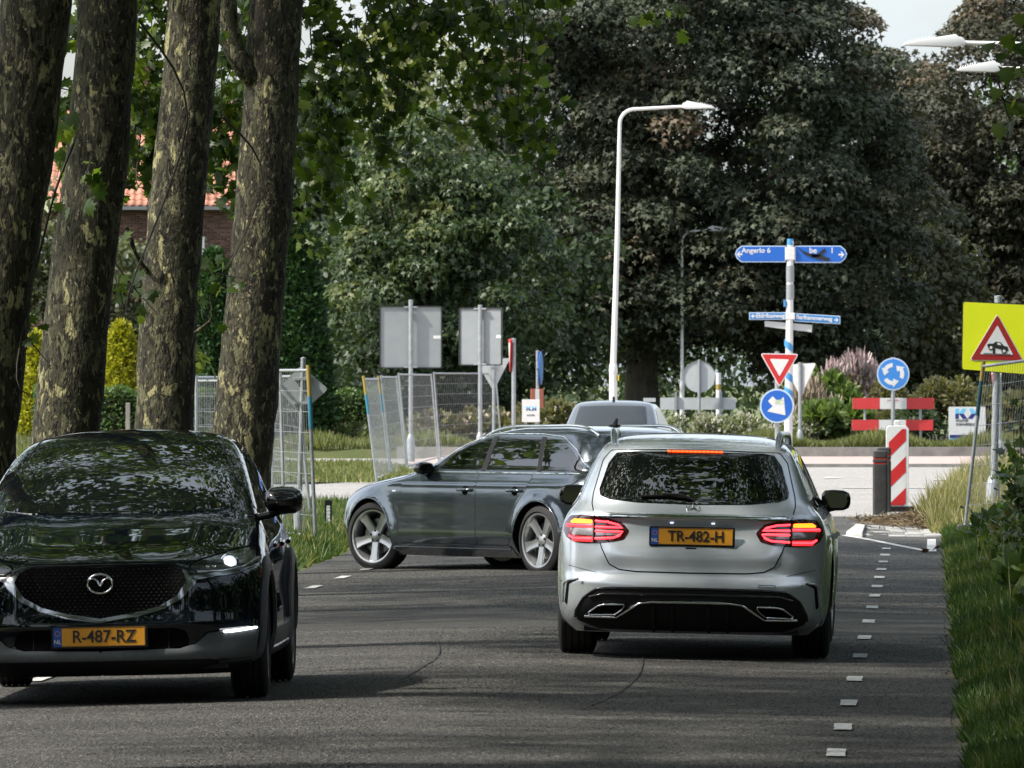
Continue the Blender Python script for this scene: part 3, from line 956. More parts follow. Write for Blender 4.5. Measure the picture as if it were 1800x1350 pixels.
# far wood that closes the view behind everything
fw = crown_centers((0, 0, 0), (1, 1, 1), 10)
cen = np.stack([rng.uniform(-26, 30, 420), rng.uniform(345, 372, 420), 0.6 + 13.0 * rng.random(420) ** 1.15], 1)
V, F, r = dome_clumps(cen, np.full(420, 1.7), 90, .42, 'oval', .5, .5, .8, .5)
wood = link_mesh('far_wood', np_mesh('far_wood', V, F, lm_dgreen, attrs={'rnd': r}))
tag(wood, 'dark wood closing the view far behind the roundabout trees', 'wood', kind='stuff')
cen = np.stack([rng.uniform(-9, 22, 250), rng.uniform(283, 300, 250), 0.3 + 5.5 * rng.random(250)], 1)
V, F, r = dome_clumps(cen, np.full(250, 1.3), 110, .26, 'oval', .5, .5, .8, .5)
und = link_mesh('undergrowth', np_mesh('undergrowth', V, F, lm_dgreen, attrs={'rnd': r}))
tag(und, 'dark undergrowth below the copper trees behind the island', 'undergrowth', kind='stuff')
# far trees seen in paint and glass; unseen woods added nearby cut side light
cen = np.concatenate([np.stack([rng.uniform(-110, -85, 600), rng.uniform(-120, 260, 600), 8.0 * rng.random(600)], 1), np.stack([rng.uniform(-80, 60, 500), rng.uniform(-75, -50, 500), 14.0 * rng.random(500)], 1), np.stack([rng.uniform(17, 34, 700), rng.uniform(-60, 120, 700), 13.0 * rng.random(700)], 1), np.stack([rng.uniform(-34, -17, 420), rng.uniform(-60, 52, 420), 9.0 * rng.random(420)], 1)])
V, F, r = dome_clumps(cen, np.full(len(cen), 3.2), 60, 1.3, 'diamond', .5, .5, .8, .5)
fl = link_mesh('unseen_trees', np_mesh('unseen_trees', V, F, lm_dgreen, attrs={'rnd': r}))
tag(fl, 'far trees and unseen woods added beside the road to cut side light', 'unseen_trees', kind='stuff')


# ------------------------------------------------------------------ conifers, hedges, shrubs, flowers
def conifer(label, px, d, h, rx, mat, n, group=None, name='conifer', cat='conifer', lsize=.16, power=.8, clump=.17):
    t = thing(name, (bx(px, d), d, 0), label, cat, group=group)
    zz = rng.random(n) ** 1.15
    a = rng.uniform(0, 2 * PI, n)
    rad = rx * np.minimum(1, (zz + .04) * 6) * (1 - zz) ** power * (0.82 + .3 * rng.random(n))
    P = np.stack([rad * np.cos(a), rad * np.sin(a), zz * h + .05], 1)
    out = np.stack([np.cos(a), np.sin(a), np.full(n, .25)], 1)
    V, F, r = dome_clumps(P, np.full(n, clump), 9, lsize, 'scale', -.35, .4, 1.0, .8)
    rough_tube('trunk', [(0, 0, -.1), (0, 0, h * .5), (0, 0, h * .9)], [.12, .08, .03], 8, M['bark_far'], t)
    cr = link_mesh('crown', np_mesh('crown', V, F, mat, attrs={'rnd': r}), t); cr['kind'] = 'stuff'
    return t


lm_con = leafmat('conifer_green', [(0, (.016, .035, .012)), (.6, (.032, .075, .022)), (1, (.055, .12, .035))], .6, .15, .3)
lm_yel = leafmat('conifer_yellow', [(0, (.16, .17, .012)), (.6, (.32, .31, .02)), (1, (.45, .42, .05))], .6, .25, .3)
conifer('tall dark green conifer between the leaning plane tree and the sign backs', 522, 236, 6.1, 1.0, lm_con, 2300, group='dark garden conifers', power=.62)
conifer('dark green conifer seen between the third and fourth plane trunks', 375, 258, 5.6, 1.0, lm_con, 1900, group='dark garden conifers', power=.55)
conifer('bright yellow conifer between the second and third plane trunks', 213, 254, 3.4, .72, lm_yel, 1300, group='yellow garden conifers', power=.5, lsize=.12)
conifer('yellow conifer peeping left of the second plane trunk', 66, 256, 3.1, .6, lm_yel, 1100, group='yellow garden conifers', power=.5, lsize=.12)
conifer('green conifer low behind the yellow conifer', 262, 262, 4.0, .8, lm_con, 900, group='dark garden conifers', power=.5)

lm_hedge = leafmat('hedge_leaf', [(0, (.042, .075, .025)), (.6, (.08, .14, .04)), (1, (.14, .20, .06))], .5, .25, .4)
lm_hedge2 = leafmat('dark_hedge_leaf', [(0, (.022, .036, .014)), (.6, (.045, .068, .024)), (1, (.08, .10, .035))], .5, .25, .4)


def hedge(label, x0, x1, y, h, dep, mat, n, lsize=.1, name='hedge', cat='hedge', z0=0.0):
    P = np.stack([rng.uniform(x0, x1, n), y + dep * (rng.random(n) ** 2 - .1), z0 + h * rng.random(n) ** .8], 1)
    out = np.tile(np.array([0, -1, .35]), (n, 1))
    topm = rng.random(n) < .3
    P[topm, 2] = z0 + h * (.94 + .10 * rng.random(topm.sum())); P[topm, 1] = y + dep * rng.random(topm.sum())
    out[topm] = [0, -.3, 1]
    P[:, 2] += .06 * np.sin(P[:, 0] * 3.1) + .05 * np.sin(P[:, 0] * 7.7)
    P[:, 1] += .12 * np.sin(P[:, 0] * 2.3 + P[:, 2] * 3)
    V, F, r = leaves(P, out, lsize * (.7 + .6 * rng.random(n)), 'oval', .2, .6)
    t = thing(name, ((x0 + x1) / 2, y, 0), label, cat)
    core = MB().box((0, dep * .55, z0 + h * .46), (x1 - x0, dep * .6, h * .9)).build('stems', M['twig'], t)
    cr = link_mesh('foliage', np_mesh('foliage', V - np.array([(x0 + x1) / 2, y, 0]), F, mat, attrs={'rnd': r}), t); cr['kind'] = 'stuff'
    return t


hedge('clipped green hedge behind the plane trunks and the wire fence', bx(60, 246), bx(668, 246), 246, 1.52, .9, lm_hedge, 26000)
hedge('darker hedge behind the middle wire fence', bx(668, 240), bx(905, 240), 240, 1.30, .9, lm_hedge2, 15000)


def shrub(label, px, d, w, h, mat, n, lsize, z0=.18, name='shrub', cat='shrub', group=None, flower=None, kind='oval', stemy=False):
    """a low bush: leaves on bent stems, flowers on top where it has them."""
    c = (bx(px, d), d, z0)
    t = thing(name, c, label, cat, group=group)
    m = max(8, int(w * 10))
    cen = np.stack([rng.uniform(-w / 2, w / 2, m), rng.uniform(-.6, .6, m), h * (.25 + .55 * rng.random(m))], 1)
    cen[:, 2] *= (1 - .5 * np.abs(cen[:, 0] / (w / 2)) ** 3)
    V, F, r = dome_clumps(cen, np.full(m, min(.32, h * .36)), n // m, lsize, kind, .1 if not stemy else -.6, .5, 1.0, .6, wid=.8)
    mb = MB()
    for q in range(min(m, 16)):
        e = Vector(cen[q]); mb.tube([(e.x * .4, e.y * .4, -.05), (e.x * .8, e.y * .8, e.z * .6), tuple(e)], [.018, .012, .006], 4)
    mb.build('stem', M['twig'], t, smooth=60)
    cr = link_mesh('foliage', np_mesh('foliage', V, F, mat, attrs={'rnd': r}), t); cr['kind'] = 'stuff'
    if flower:
        fm, fn, fs, fk = flower
        i = rng.integers(0, m, fn)
        P = cen[i] + unit(rng.normal(0, 1, (fn, 3)) + np.array([0, -.6, .6])) * min(.34, h * .38)
        out = np.tile(np.array([0, -.5, .8]), (fn, 1))
        if fk == 'scale':
            P[:, 2] += rng.random(fn) * .35
            V, F, r = leaves(P, out * .25, fs * (.6 + .8 * rng.random(fn)), fk, -1.3, .42, wid=.36)
        else:
            V, F, r = leaves(P, out, fs * (.6 + .8 * rng.random(fn)), fk, -.5, .5)
        fl = link_mesh('flowers', np_mesh('flowers', V, F, fm, attrs={'rnd': r}), t); fl['kind'] = 'stuff'
    return t


fm_white = leafmat('white_flower', [(0, (.26, .25, .20)), (.6, (.44, .42, .37)), (1, (.58, .56, .51))], .7, .2, .2)
fm_pink = leafmat('pink_plume', [(0, (.24, .17, .16)), (.6, (.38, .29, .275)), (1, (.54, .44, .42))], .9, 0, .1)
fm_tan = leafmat('tan_plume', [(0, (.19, .15, .10)), (.6, (.31, .25, .18)), (1, (.45, .37, .28))], .9, 0, .1)
lm_shr = leafmat('shrub_leaf', [(0, (.05, .07, .025)), (.6, (.085, .11, .04)), (1, (.15, .17, .07))], .55, .3, .35)
lm_grn = leafmat('fresh_leaf', [(0, (.055, .09, .025)), (.6, (.10, .15, .04)), (1, (.17, .21, .07))], .55, .35, .35)

fl_ = (fm_white, 420, .085, 'maple')
shrub('white flowering rose bush left of the round sign back', 1215, 216, 1.3, .74, lm_shr, 2600, .09, flower=fl_, name='rose_bush')
shrub('white flowering rose bush just right of the far car', 1275, 214, 1.5, .80, lm_shr, 3200, .09, flower=(fm_white, 620, .085, 'maple'), name='rose_bush')
shrub('white flowering rose bush behind the blue arrow sign', 1385, 212, 1.2, .78, lm_shr, 2600, .09, flower=(fm_white, 560, .09, 'maple'), name='rose_bush')
shrub('bright green bush right of the striped sign post', 1437, 222, 1.7, 2.25, lm_grn, 2600, .20, stemy=True, kind='blade', name='bush', cat='bush')
shrub('pink feathery grass clump above the barrier boards', 1508, 226, 1.8, 2.1, lm_olive, 2200, .20, flower=(fm_pink, 3600, .25, 'scale'), name='plume_grass', cat='ornamental grass', stemy=True)
shrub('tan feathery grass clump beside the blue arrow sign', 1420, 216, 1.1, 1.35, lm_shr, 1200, .12, flower=(fm_tan, 1500, .20, 'scale'), name='plume_grass', cat='ornamental grass', stemy=True)
shrub('olive bush right of the roundabout sign', 1650, 230, 2.6, 2.0, lm_olive, 5200, .14, stemy=True, name='bush', cat='bush')
shrub('olive bush under the roundabout sign', 1580, 224, 1.4, 1.8, lm_olive, 3000, .14, stemy=True, name='bush', cat='bush')
shrub('long leaved green bush left of the barrier boards', 1468, 212, 1.3, 1.25, lm_grn, 2600, .20, stemy=True, kind='blade', name='bush', cat='bush')
shrub('dark green bush behind the lower barrier board', 1615, 211.5, 1.0, 1.1, lm_dgreen, 2200, .12, name='bush', cat='bush')
shrub('dry grassy bush right of the white contractor board', 1775, 219, 1.8, 1.5, lm_olive, 2600, .22, stemy=True, kind='blade', name='bush', cat='bush')
shrub('weedy flowering border behind the middle wire fence', 830, 226, 3.6, .95, lm_olive, 4200, .18, z0=0, flower=(fm_tan, 900, .12, 'maple'), stemy=True, kind='blade', name='weed_border', cat='weeds')
shrub('weedy border with white flowers in front of the clipped hedge', 620, 236, 4.2, .55, lm_shr, 3600, .12, z0=0, flower=(fm_white, 160, .08, 'maple'), stemy=True, kind='blade', name='weed_border', cat='weeds')
shrub('rough weeds around the small contractor board', 965, 220, 1.7, 1.35, lm_olive, 2000, .18, z0=0, flower=(fm_white, 120, .07, 'maple'), stemy=True, kind='blade', name='weed_border', cat='weeds')


# ------------------------------------------------------------------ grass
lm_grass = leafmat('grass_blade', [(0, (.018, .042, .009)), (.5, (.050, .098, .019)), (.85, (.11, .15, .04)), (1, (.26, .23, .10))], .5, .35, .35)
lm_dry = leafmat('dry_grass_blade', [(0, (.10, .11, .04)), (.5, (.20, .19, .08)), (1, (.38, .32, .17))], .6, .35, .3)
lm_lawn = leafmat('lawn_blade', [(0, (.06, .085, .025)), (.5, (.12, .14, .045)), (1, (.24, .22, .10))], .55, .35, .3)


def grass(name, label, n, xf, zf, h, w, mat, lean=.35, tint=None):
    X, Y = xf(n)
    n = len(X)
    P = np.stack([X, Y, zf(X, Y)], 1)
    Yd = np.stack([rng.normal(0, lean, n), rng.normal(0, lean, n), np.ones(n)], 1)
    Nn = np.stack([rng.normal(0, .4, n), -np.ones(n), rng.normal(.1, .4, n)], 1)
    H = h(X, Y) * (.45 + .9 * rng.random(n))
    T, Fc = leaf_template('blade')
    Yd = unit(Yd); Xv = unit(np.cross(Yd, Nn)); Z = np.cross(Xv, Yd)
    bend = (rng.normal(0, 1.2, n))[:, None, None]
    loc = T[None, :, 0:1] * Xv[:, None, :] * w + (T[None, :, 1:2] * Yd[:, None, :] + T[None, :, 2:3] * Z[:, None, :] * bend) * H[:, None, None]
    V = (P[:, None] + loc).reshape(-1, 3)
    F = (Fc[None] + (np.arange(n) * len(T))[:, None, None]).reshape(-1, 3)
    r = rng.random(n) if tint is None else np.clip(tint(X, Y) + rng.normal(0, .2, n), 0, 1)
    o = link_mesh(name, np_mesh(name, V, F, mat, attrs={'rnd': np.repeat(r, len(T))}))
    return tag(o, label, 'grass', kind='stuff')


def right_verge(n):
    d = 39 + 75 * rng.random(n) ** 1.35
    u = .20 + rng.random(n) ** 1.6 * 3.2 + .025 * np.sin(d * 2.1) + .02 * np.sin(d * 6.3) + np.abs(rng.normal(0, .05, n))
    return road_x(u, d), d


def bank(X, Y):     # the verge rises away from the road
    u = X - .0487 * Y
    return -.045 + .02 * np.clip((u - .08) / .12, 0, 1) - .02 * (u < .07) + .055 * np.clip(u, 0, 4) ** 1.4 + .03 * np.clip(u, 0, 1) * np.sin(X * 3 + Y * .7)


vb = MB()
rows = list(range(36, 125, 3))
for d in rows:
    for u in (.05, .20, .7, 1.3, 2.2, 4, 14): vb.v.append((road_x(u, d), d, float(bank(np.array(road_x(u, d)), np.array(float(d))))))
for i in range(len(rows) - 1):
    for k in range(6): vb.f.append((i * 7 + k, i * 7 + k + 1, (i + 1) * 7 + k + 1, (i + 1) * 7 + k)); vb.m.append(0)
tag(vb.build('verge', M['soil'], smooth=60), kind='structure')
grass('grass', 'long dark green grass on the bank right of the road', 120000, right_verge, bank,
      lambda X, Y: .07 + .17 * np.clip(X - .0487 * Y - .2, 0, 1.6) + .05 * np.sin(Y * 1.7 + X * 3) ** 2 + .035 * np.sin(Y * .6 + X * 2), .011, lm_grass, .5, lambda X, Y: .42 + .2 * np.sin(Y * .8 + X * 1.3) + .2 * np.sin(Y * 2.3 - X * 6) + .25 * (np.clip(Y, 90, 112) - 90) / 22)


def stalks(n):
    d = 42 + 66 * rng.random(n) ** 1.2
    return road_x(.45 + rng.random(n) * 2.2, d), d


grass('grass', 'tall pale seed stalks standing in the bank right of the road', 420, stalks, bank, lambda X, Y: .38 + .1 * np.sin(Y) ** 2 + 0 * X, .012, lm_dry, .3)


def far_right(n):
    d = 103 + 65 * rng.random(n)
    x0 = np.interp(d, [103, 115, 124, 146, 168], [5.1, 5.5, 6.2, 7.7, 9.5])
    return x0 + rng.random(n) ** 1.3 * 3.2, d


grass('grass', 'pale dry grass right of the island beside the roundabout road', 26000, far_right, lambda X, Y: -.08 + .02 * np.clip(X - 5, 0, 5), lambda X, Y: .34 + .1 * np.sin(Y * .7) + 0 * X, .02, lm_dry, .35)


def left_verge(n):
    d = 83.5 + 42 * rng.random(n)
    xe = np.interp(d, [83.5, 87, 92, 100, 116, 126], [-2.12, -1.98, -1.82, -1.75, -1.9, -2.5])
    return xe - .08 - rng.random(n) ** 1.3 * 5.5 + .06 * np.sin(d * 3.3), d


grass('grass', 'rough green grass on the verge under the plane trees and left fence', 62000, left_verge, lambda X, Y: -.06 + 0 * X, lambda X, Y: .16 + .07 * np.sin(Y * 1.1 + X * 2) ** 2, .016, lm_grass, .5, lambda X, Y: .62 + .25 * np.sin(Y + X * 1.7))


def near_left(n):
    d = 60 + 24 * rng.random(n)
    return road_x(-6.15 - rng.random(n) * 2.2, d), d


grass('grass', 'short grass at the foot of the plane trees', 16000, near_left, lambda X, Y: -.09 + 0 * X, lambda X, Y: .14 + 0 * X, .016, lm_grass, .5)


def mid_left(n):
    d = 151 + 31 * rng.random(n)
    return -1.9 - rng.random(n) * 9.5 - .02 * (d - 158) ** 2 * .1, d


grass('grass', 'sunlit mown grass verge across the exit road', 22000, mid_left, lambda X, Y: .02 + 0 * X, lambda X, Y: .16 + 0 * X, .03, lm_lawn, .5)


def back_left(n):
    d = 206 + 38 * rng.random(n)
    return -1 - rng.random(n) * 15, d


grass('grass', 'tall pale grass in front of the hedge', 22000, back_left, lambda X, Y: -.05 + 0 * X, lambda X, Y: .30 + .1 * np.sin(X * 3), .04, lm_lawn, .4)


def isl_edge(n):
    a = R(-90) + rng.normal(0, .22, n) * 1.0
    r = RI - .4 - rng.random(n) ** 1.6 * 3.0
    return RC[0] + r * np.cos(a), RC[1] + r * np.sin(a)


grass('grass', 'strip of yellow green grass along the roundabout island kerb', 26000, isl_edge, lambda X, Y: .18 + 0 * X, lambda X, Y: .30 + .12 * np.sin(X * 2.3), .035, lm_lawn, .35)
# loose stones and worn chippings that stand out of the asphalt
n = 220000
gd = 39 + 58 * rng.random(n) ** 1.45
gu = -6.0 + 6.22 * rng.random(n)
gx = road_x(gu, gd)
gz = -.02 * (np.abs(gu - UC) - 1.5) - .001
gs = .0032 + .0055 * rng.random(n) ** 2
gT = np.array([(-1, -.8, 0), (1, -.7, 0), (.1, 1, 0), (0, 0, .75)])
ga = rng.uniform(0, 2 * PI, n)
gV = np.stack([gT[None, :, 0] * np.cos(ga)[:, None] - gT[None, :, 1] * np.sin(ga)[:, None], gT[None, :, 0] * np.sin(ga)[:, None] + gT[None, :, 1] * np.cos(ga)[:, None], np.repeat(gT[None, :, 2], n, 0)], -1) * gs[:, None, None]
gV += np.stack([gx, gd, gz], 1)[:, None]
gF = np.array([(0, 1, 3), (1, 2, 3), (2, 0, 3)])[None] + (np.arange(n) * 4)[:, None, None]
gm = leafmat('stone_chip', [(0, (.010, .010, .010)), (.45, (.04, .039, .037)), (.8, (.075, .072, .067)), (1, (.14, .136, .126))], .85, 0, .3)
gr_ = link_mesh('chippings', np_mesh('chippings', gV.reshape(-1, 3), gF.reshape(-1, 3), gm, attrs={'rnd': np.repeat(rng.random(n), 4)}), road)
gr_['kind'] = 'stuff'
# heap of dry cuttings on the paved island
n = 8000
q = rng.random(n)
hx = 5.12 + rng.normal(0, .24, n); hy = 109.4 + rng.normal(0, 1.5, n) - np.clip(hx - 5.1, 0, .5) * 5
rr_ = np.exp(-((hx - 5.15) / .30) ** 2 - ((hy - 109.2) / 1.6) ** 2)
P = np.stack([hx, hy, .02 + .12 * rr_ * (.3 + .7 * rng.random(n))], 1)
Yd = rng.normal(0, 1, (n, 3)) * np.array([1, 1, .16]); Nn = rng.normal(0, .5, (n, 3)) + np.array([0, -.3, 1])
V, F, k = scatter(P, Yd, Nn, .05 + .10 * rng.random(n), 'scale', .18)
dm = leafmat('dry_cuttings', [(0, (.035, .022, .012)), (.5, (.085, .060, .034)), (1, (.20, .155, .095))], .9, .1, .2)
db = link_mesh('cuttings_heap', np_mesh('cuttings_heap', V, F, dm, attrs={'rnd': np.repeat(rng.random(n), k)}))
tag(db, 'heap of dry brown cuttings on the paved island beside the bollards', 'debris', kind='stuff')
hm = MB().lathe([(1.0, -.05), (.8, .035), (.5, .08), (0.0, .11)], 20, Matrix.Translation((5.15, 109.2, -.01)) @ Matrix.Diagonal((.34, 1.7, .8, 1)))
hm.build('soil_mound', noisy('brown_soil', [(.05, .035, .02), (.10, .075, .045)], 20, rough=.95, bump=.6), db, smooth=60)

# leafy shoots and the dark bush at the right edge
lm_brm = leafmat('bramble_leaf', [(0, (.022, .038, .012)), (.5, (.036, .065, .018)), (.9, (.07, .12, .03)), (1, (.16, .22, .06))], .42, .35, .45)


def edge_bush(label, px, py, d, shoots, nfill, wfill, hfill, seed):
    rnd = random.Random(seed)
    base = at(px, py, d)
    t = thing('bush', (base.x, d, base.z), label, 'bush')
    tw = MB()
    items = []
    for (ex, ey, nl, sz) in shoots:
        e = at(ex, ey, d + rnd.uniform(-.3, .3)) - base
        m = Vector((e.x * .35 + rnd.uniform(-.05, .05), e.y * .5, e.z * .65))
        P = spline([(0, 0, -.3), m, e], 6)
        tw.tube(P, [.012 - .0008 * i for i in range(len(P))], 5)
        for k in range(nl):
            q = P[min(len(P) - 1, int(len(P) * (.35 + .65 * (k + rnd.random()) / nl)))]
            items.append((np.array(q) + rng.normal(0, .05, 3), np.array([rnd.uniform(-1, .6), rnd.uniform(-.4, .4), rnd.uniform(-.7, .35)]), np.array([rnd.gauss(0, .5), -.7, .6 + rnd.gauss(0, .4)]), sz * rnd.uniform(.6, 1.15)))
    tw.build('stem', M['twig'], t, smooth=60)
    ms = [np_mesh('leaf', PL_T[0] * np.array([1.1, 1, sc]), PL_T[1], lm_brm, attrs={'rnd': np.full(len(PL_T[0]), v)}) for v, sc in ((.1, 1), (.4, 2), (.65, -1), (.85, 1.4), (.96, .6))]
    for i, (P, Y, Nn, S) in enumerate(items):
        Yv = Vector(Y).normalized(); X = Yv.cross(Vector(Nn)).normalized(); Z = X.cross(Yv)
        lf = bpy.data.objects.new('leaf', ms[i % 5]); COL.objects.link(lf); lf.parent = t
        m4 = Matrix((X, Yv, Z)).transposed().to_4x4() @ Matrix.Scale(float(S), 4); m4.translation = Vector(P)
        lf.matrix_local = m4
    if nfill:
        P = np.stack([rng.normal(0.05, wfill, nfill), rng.normal(0, .35, nfill), rng.random(nfill) ** 1.2 * hfill - .2], 1)
        V, F, r = leaves(P, unit(P + np.array([0, -.3, .2])), .04 + .05 * rng.random(nfill), 'oval', .1, .6)
        f = link_mesh('foliage', np_mesh('foliage', V, F, lm_brm, attrs={'rnd': r}), t); f['kind'] = 'stuff'
    return t


edge_bush('dark big leaved shoots in front of the right wire fence', 1800, 905, 84, [(1762, 838, 5, .15), (1772, 805, 6, .13), (1782, 760, 6, .12), (1790, 735, 5, .11), (1770, 862, 5, .15), (1798, 690, 4, .09), (1738, 823, 2, .07), (1800, 830, 6, .15), (1798, 780, 6, .13)], 500, .16, .8, 5)
edge_bush('dark weedy bush at the lower right edge of the photo', 1815, 985, 79, [(1768, 915, 4, .08), (1785, 890, 5, .08), (1795, 880, 5, .08)], 1500, .22, .6, 6)

for (u_, d_, h_, lab) in ((.95, 62, .55, 'tall dark weed clump nearest the viewer in the right grass bank'), (.85, 71, .6, 'tall weed clump in the right grass bank below the leafy bush'), (1.0, 88, .8, 'dry stemmed weed clump at the foot of the right wire fence'), (.75, 95, .55, 'short weed clump beside the concrete foot of the right wire fence')):
    shrub(lab, 900 + road_x(u_, d_) * FPX / d_, d_, .24, h_ * .62, lm_brm if h_ < .7 else lm_olive, 150, .15, z0=float(bank(np.array(road_x(u_, d_)), np.array(float(d_)))), name='weed_clump', cat='weeds', stemy=True, kind='blade')
# a withered leaf on the road by the white block
q = at(1632, 967, 91.8)
lt = thing('fallen_leaf', (q.x, 91.8, crown(q.x, 91.8) + .02), 'withered brown leaf lying on the road in front of the white painted block', 'leaf')
for k in range(3):
    V_, F_ = PL_T
    o = link_mesh('leaf_blade', np_mesh('leaf_blade', V_ * np.array([1, 1, 3]) * .11, F_, leafmat('withered_leaf', [(0, (.06, .03, .02)), (1, (.10, .05, .035))], .8, .1, .2), attrs={'rnd': np.full(len(V_), .5)}), lt, (.06 * k - .05, .03 * k, .01 * k), (.35 * k, .3, 1.9 * k))
# ------------------------------------------------------------------ brick house behind the row of trees
def house():
    d = 290.0
    x0, x1 = bx(-60, d), bx(412, d)
    t = thing('brick_house', ((x0 + x1) / 2, d, 0), 'brown brick house with an orange tiled roof behind the plane trees', 'house')
    w = x1 - x0
    ez = 8.1
    brick = principled('brown_brick', (.12, .06, .045), .9)
    b = brick.node_tree.nodes['Principled BSDF']
    at_ = N(brick, 'ShaderNodeAttribute', attribute_name='rnd')
    L(brick, ramp(brick, at_.outputs['Fac'], [(0, (.075, .035, .026)), (.5, (.13, .062, .046)), (1, (.20, .105, .08))]), b.inputs['Base Color'])
    mortar = principled('mortar', (.20, .17, .15), .95)
    wl = MB().box((0, 4.0, ez / 2), (w, 8.0, ez)).add([(w / 2, 0.0, ez), (w / 2, 8.0, ez), (w / 2, 4.0, ez + 3.4)], [(0, 1, 2)]).add([(-w / 2, 0.0, ez), (-w / 2, 8.0, ez), (-w / 2, 4.0, ez + 3.4)], [(2, 1, 0)]).build('wall', mortar, t, smooth=0)
    # bricks: real pieces, joints recessed behind them
    V, F, r = [], [], []
    bl, bh, j = .215, .062, .013
    rows = int(ez / (bh + j))
    wins = [(bx(357, d) - (x0 + x1) / 2 - .6, 5.25, 1.2, 1.4), (w / 2 - 6.4, 5.25, 1.2, 1.4), (w / 2 - 2.9, 1.3, 1.5, 1.5)]
    for k in range(int(2.2 / (bh + j)), rows):
        z = k * (bh + j)
        x = -w / 2 + (bl / 2 if k % 2 else 0)
        while x < w / 2 - .02:
            xe = min(x + bl, w / 2)
            if not any(cx - ww / 2 - .05 < (x + xe) / 2 < cx + ww / 2 + .05 and cz - .05 < z < cz + hh + .05 for cx, cz, ww, hh in wins):
                y = -.012 - random.uniform(0, .004)
                bb = len(V)
                V += [(x, y, z), (xe, y, z), (xe, y, z + bh), (x, y, z + bh), (x, 0, z), (xe, 0, z), (xe, 0, z + bh), (x, 0, z + bh)]
                F += [(bb, bb + 1, bb + 2, bb + 3), (bb, bb + 4, bb + 5, bb + 1), (bb + 2, bb + 6, bb + 7, bb + 3), (bb + 1, bb + 5, bb + 6, bb + 2)]
                r += [random.random()] * 8
            x += bl + j
    bk = link_mesh('brickwork', np_mesh('brickwork', V, F, brick, attrs={'rnd': r}), t); bk['kind'] = 'stuff'
    glass = principled('window_glass', (.02, .025, .03), .05, spec=.8)
    for cx, cz, ww, hh in wins:
        wn = MB().box((cx, -.03, cz + hh + .03), (ww + .12, .06, .06)).box((cx, -.03, cz - .03), (ww + .16, .09, .06)).box((cx - ww / 2 - .01, -.03, cz + hh / 2), (.08, .06, hh)).box((cx + ww / 2 + .01, -.03, cz + hh / 2), (.08, .06, hh)).box((cx, -.03, cz + hh / 2), (.06, .05, hh)).build('window', M['white'], t, smooth=0)
        for sx in (-1, 1):
            MB().box((cx + sx * ww / 4, -.016, cz + hh / 2), (ww / 2 - .08, .008, hh)).build('pane', glass, wn, smooth=0)
        for kz in (1, 2):
            MB().box((cx, -.028, cz + hh * kz / 3), (ww - .08, .03, .035)).build('glazing_bar', M['white'], wn, smooth=0)
    # roof: boarded slopes carrying pan tiles
    rf_under = principled('roof_under', (.06, .035, .03), .9)
    rs = MB()
    ang = math.atan2(3.4, 4.0)
    rs.add([(-w / 2 - .3, -.45, ez - .38), (w / 2 + .3, -.45, ez - .38), (w / 2 + .3, 4.0, ez + 3.4), (-w / 2 - .3, 4.0, ez + 3.4), (-w / 2 - .3, 8.45, ez - .38), (w / 2 + .3, 8.45, ez - .38)], [(0, 1, 2, 3), (3, 2, 5, 4)])
    roof = rs.build('roof', rf_under, t, smooth=0)
    MB().box((0, -.50, ez - .42), (w + .7, .12, .12)).build('gutter', principled('gutter_zinc', (.16, .17, .17), .5, .5), t, smooth=0)
    tm = noisy('orange_roof_tile', [(.30, .125, .075), (.42, .19, .125), (.48, .25, .18)], 1.7, rough=.75)
    # one tile: a shallow S across its width
    V, F = [], []
    n = 7
    for y in (0, .36):
        for i in range(n):
            q = i / (n - 1)
            V.append(((q - .5) * .262, y, .03 * math.sin(q * 2 * PI) + (.018 if y == 0 else 0)))
    for i in range(n - 1): F.append((i, i + 1, n + i + 1, n + i))
    for i in range(n): V.append((V[i][0], 0, V[i][2] - .022))
    for i in range(n - 1): F.append((i + 1, i, 2 * n + i, 2 * n + i + 1))
    tme = bpy.data.meshes.new('roof_tile'); tme.from_pydata(V, [], F); tme.materials.append(tm); tme.shade_smooth(); tme.set_sharp_from_angle(angle=R(50))
    T = np.array(V)
    rot = Matrix.Rotation(ang * .985, 3, 'X')
    Rm = np.array(rot)
    sl = math.hypot(4.45, 3.78)
    rowsn = int(sl / .31)
    cols = int((w + .5) / .25)
    singles, rest = [], []
    for a in range(rowsn):
        for c in range(cols):
            s = a * .31
            p = Vector((-w / 2 - .25 + c * .25, -.47 + s * math.cos(ang), ez - .34 + s * math.sin(ang)))
            # the pieces that show between the trunks
            px = 900 + (p.x + (x0 + x1) / 2) * FPX / (d + p.y); py = 669 - (p.z - CAM_H) * FPX / (d + p.y)
            (singles if (200 < px < 290 or 80 < px < 130) and 140 < py < 360 and len(singles) < 300 else rest).append(p)
    for p in singles:
        o = bpy.data.objects.new('roof_tile', tme); COL.objects.link(o); o.parent = roof
        o.location = p; o.rotation_euler = (ang * .985 + random.uniform(-.01, .01), random.uniform(-.012, .012), random.uniform(-.02, .02))
    A = np.array([tuple(p) for p in rest])
    VV = (A[:, None] + (T @ Rm.T)[None]).reshape(-1, 3)
    FF = (np.array(F)[None] + (np.arange(len(A)) * len(T))[:, None, None]).reshape(-1, 4)
    ro = link_mesh('roof_tiling', np_mesh('roof_tiling', VV, FF, tm), roof); ro['kind'] = 'stuff'
    MB().box((w / 2 - 3.2, 4.3, ez + 3.8), (.7, .6, 1.5)).build('chimney', brick, roof, smooth=0)


house()

# ------------------------------------------------------------------ street lamps


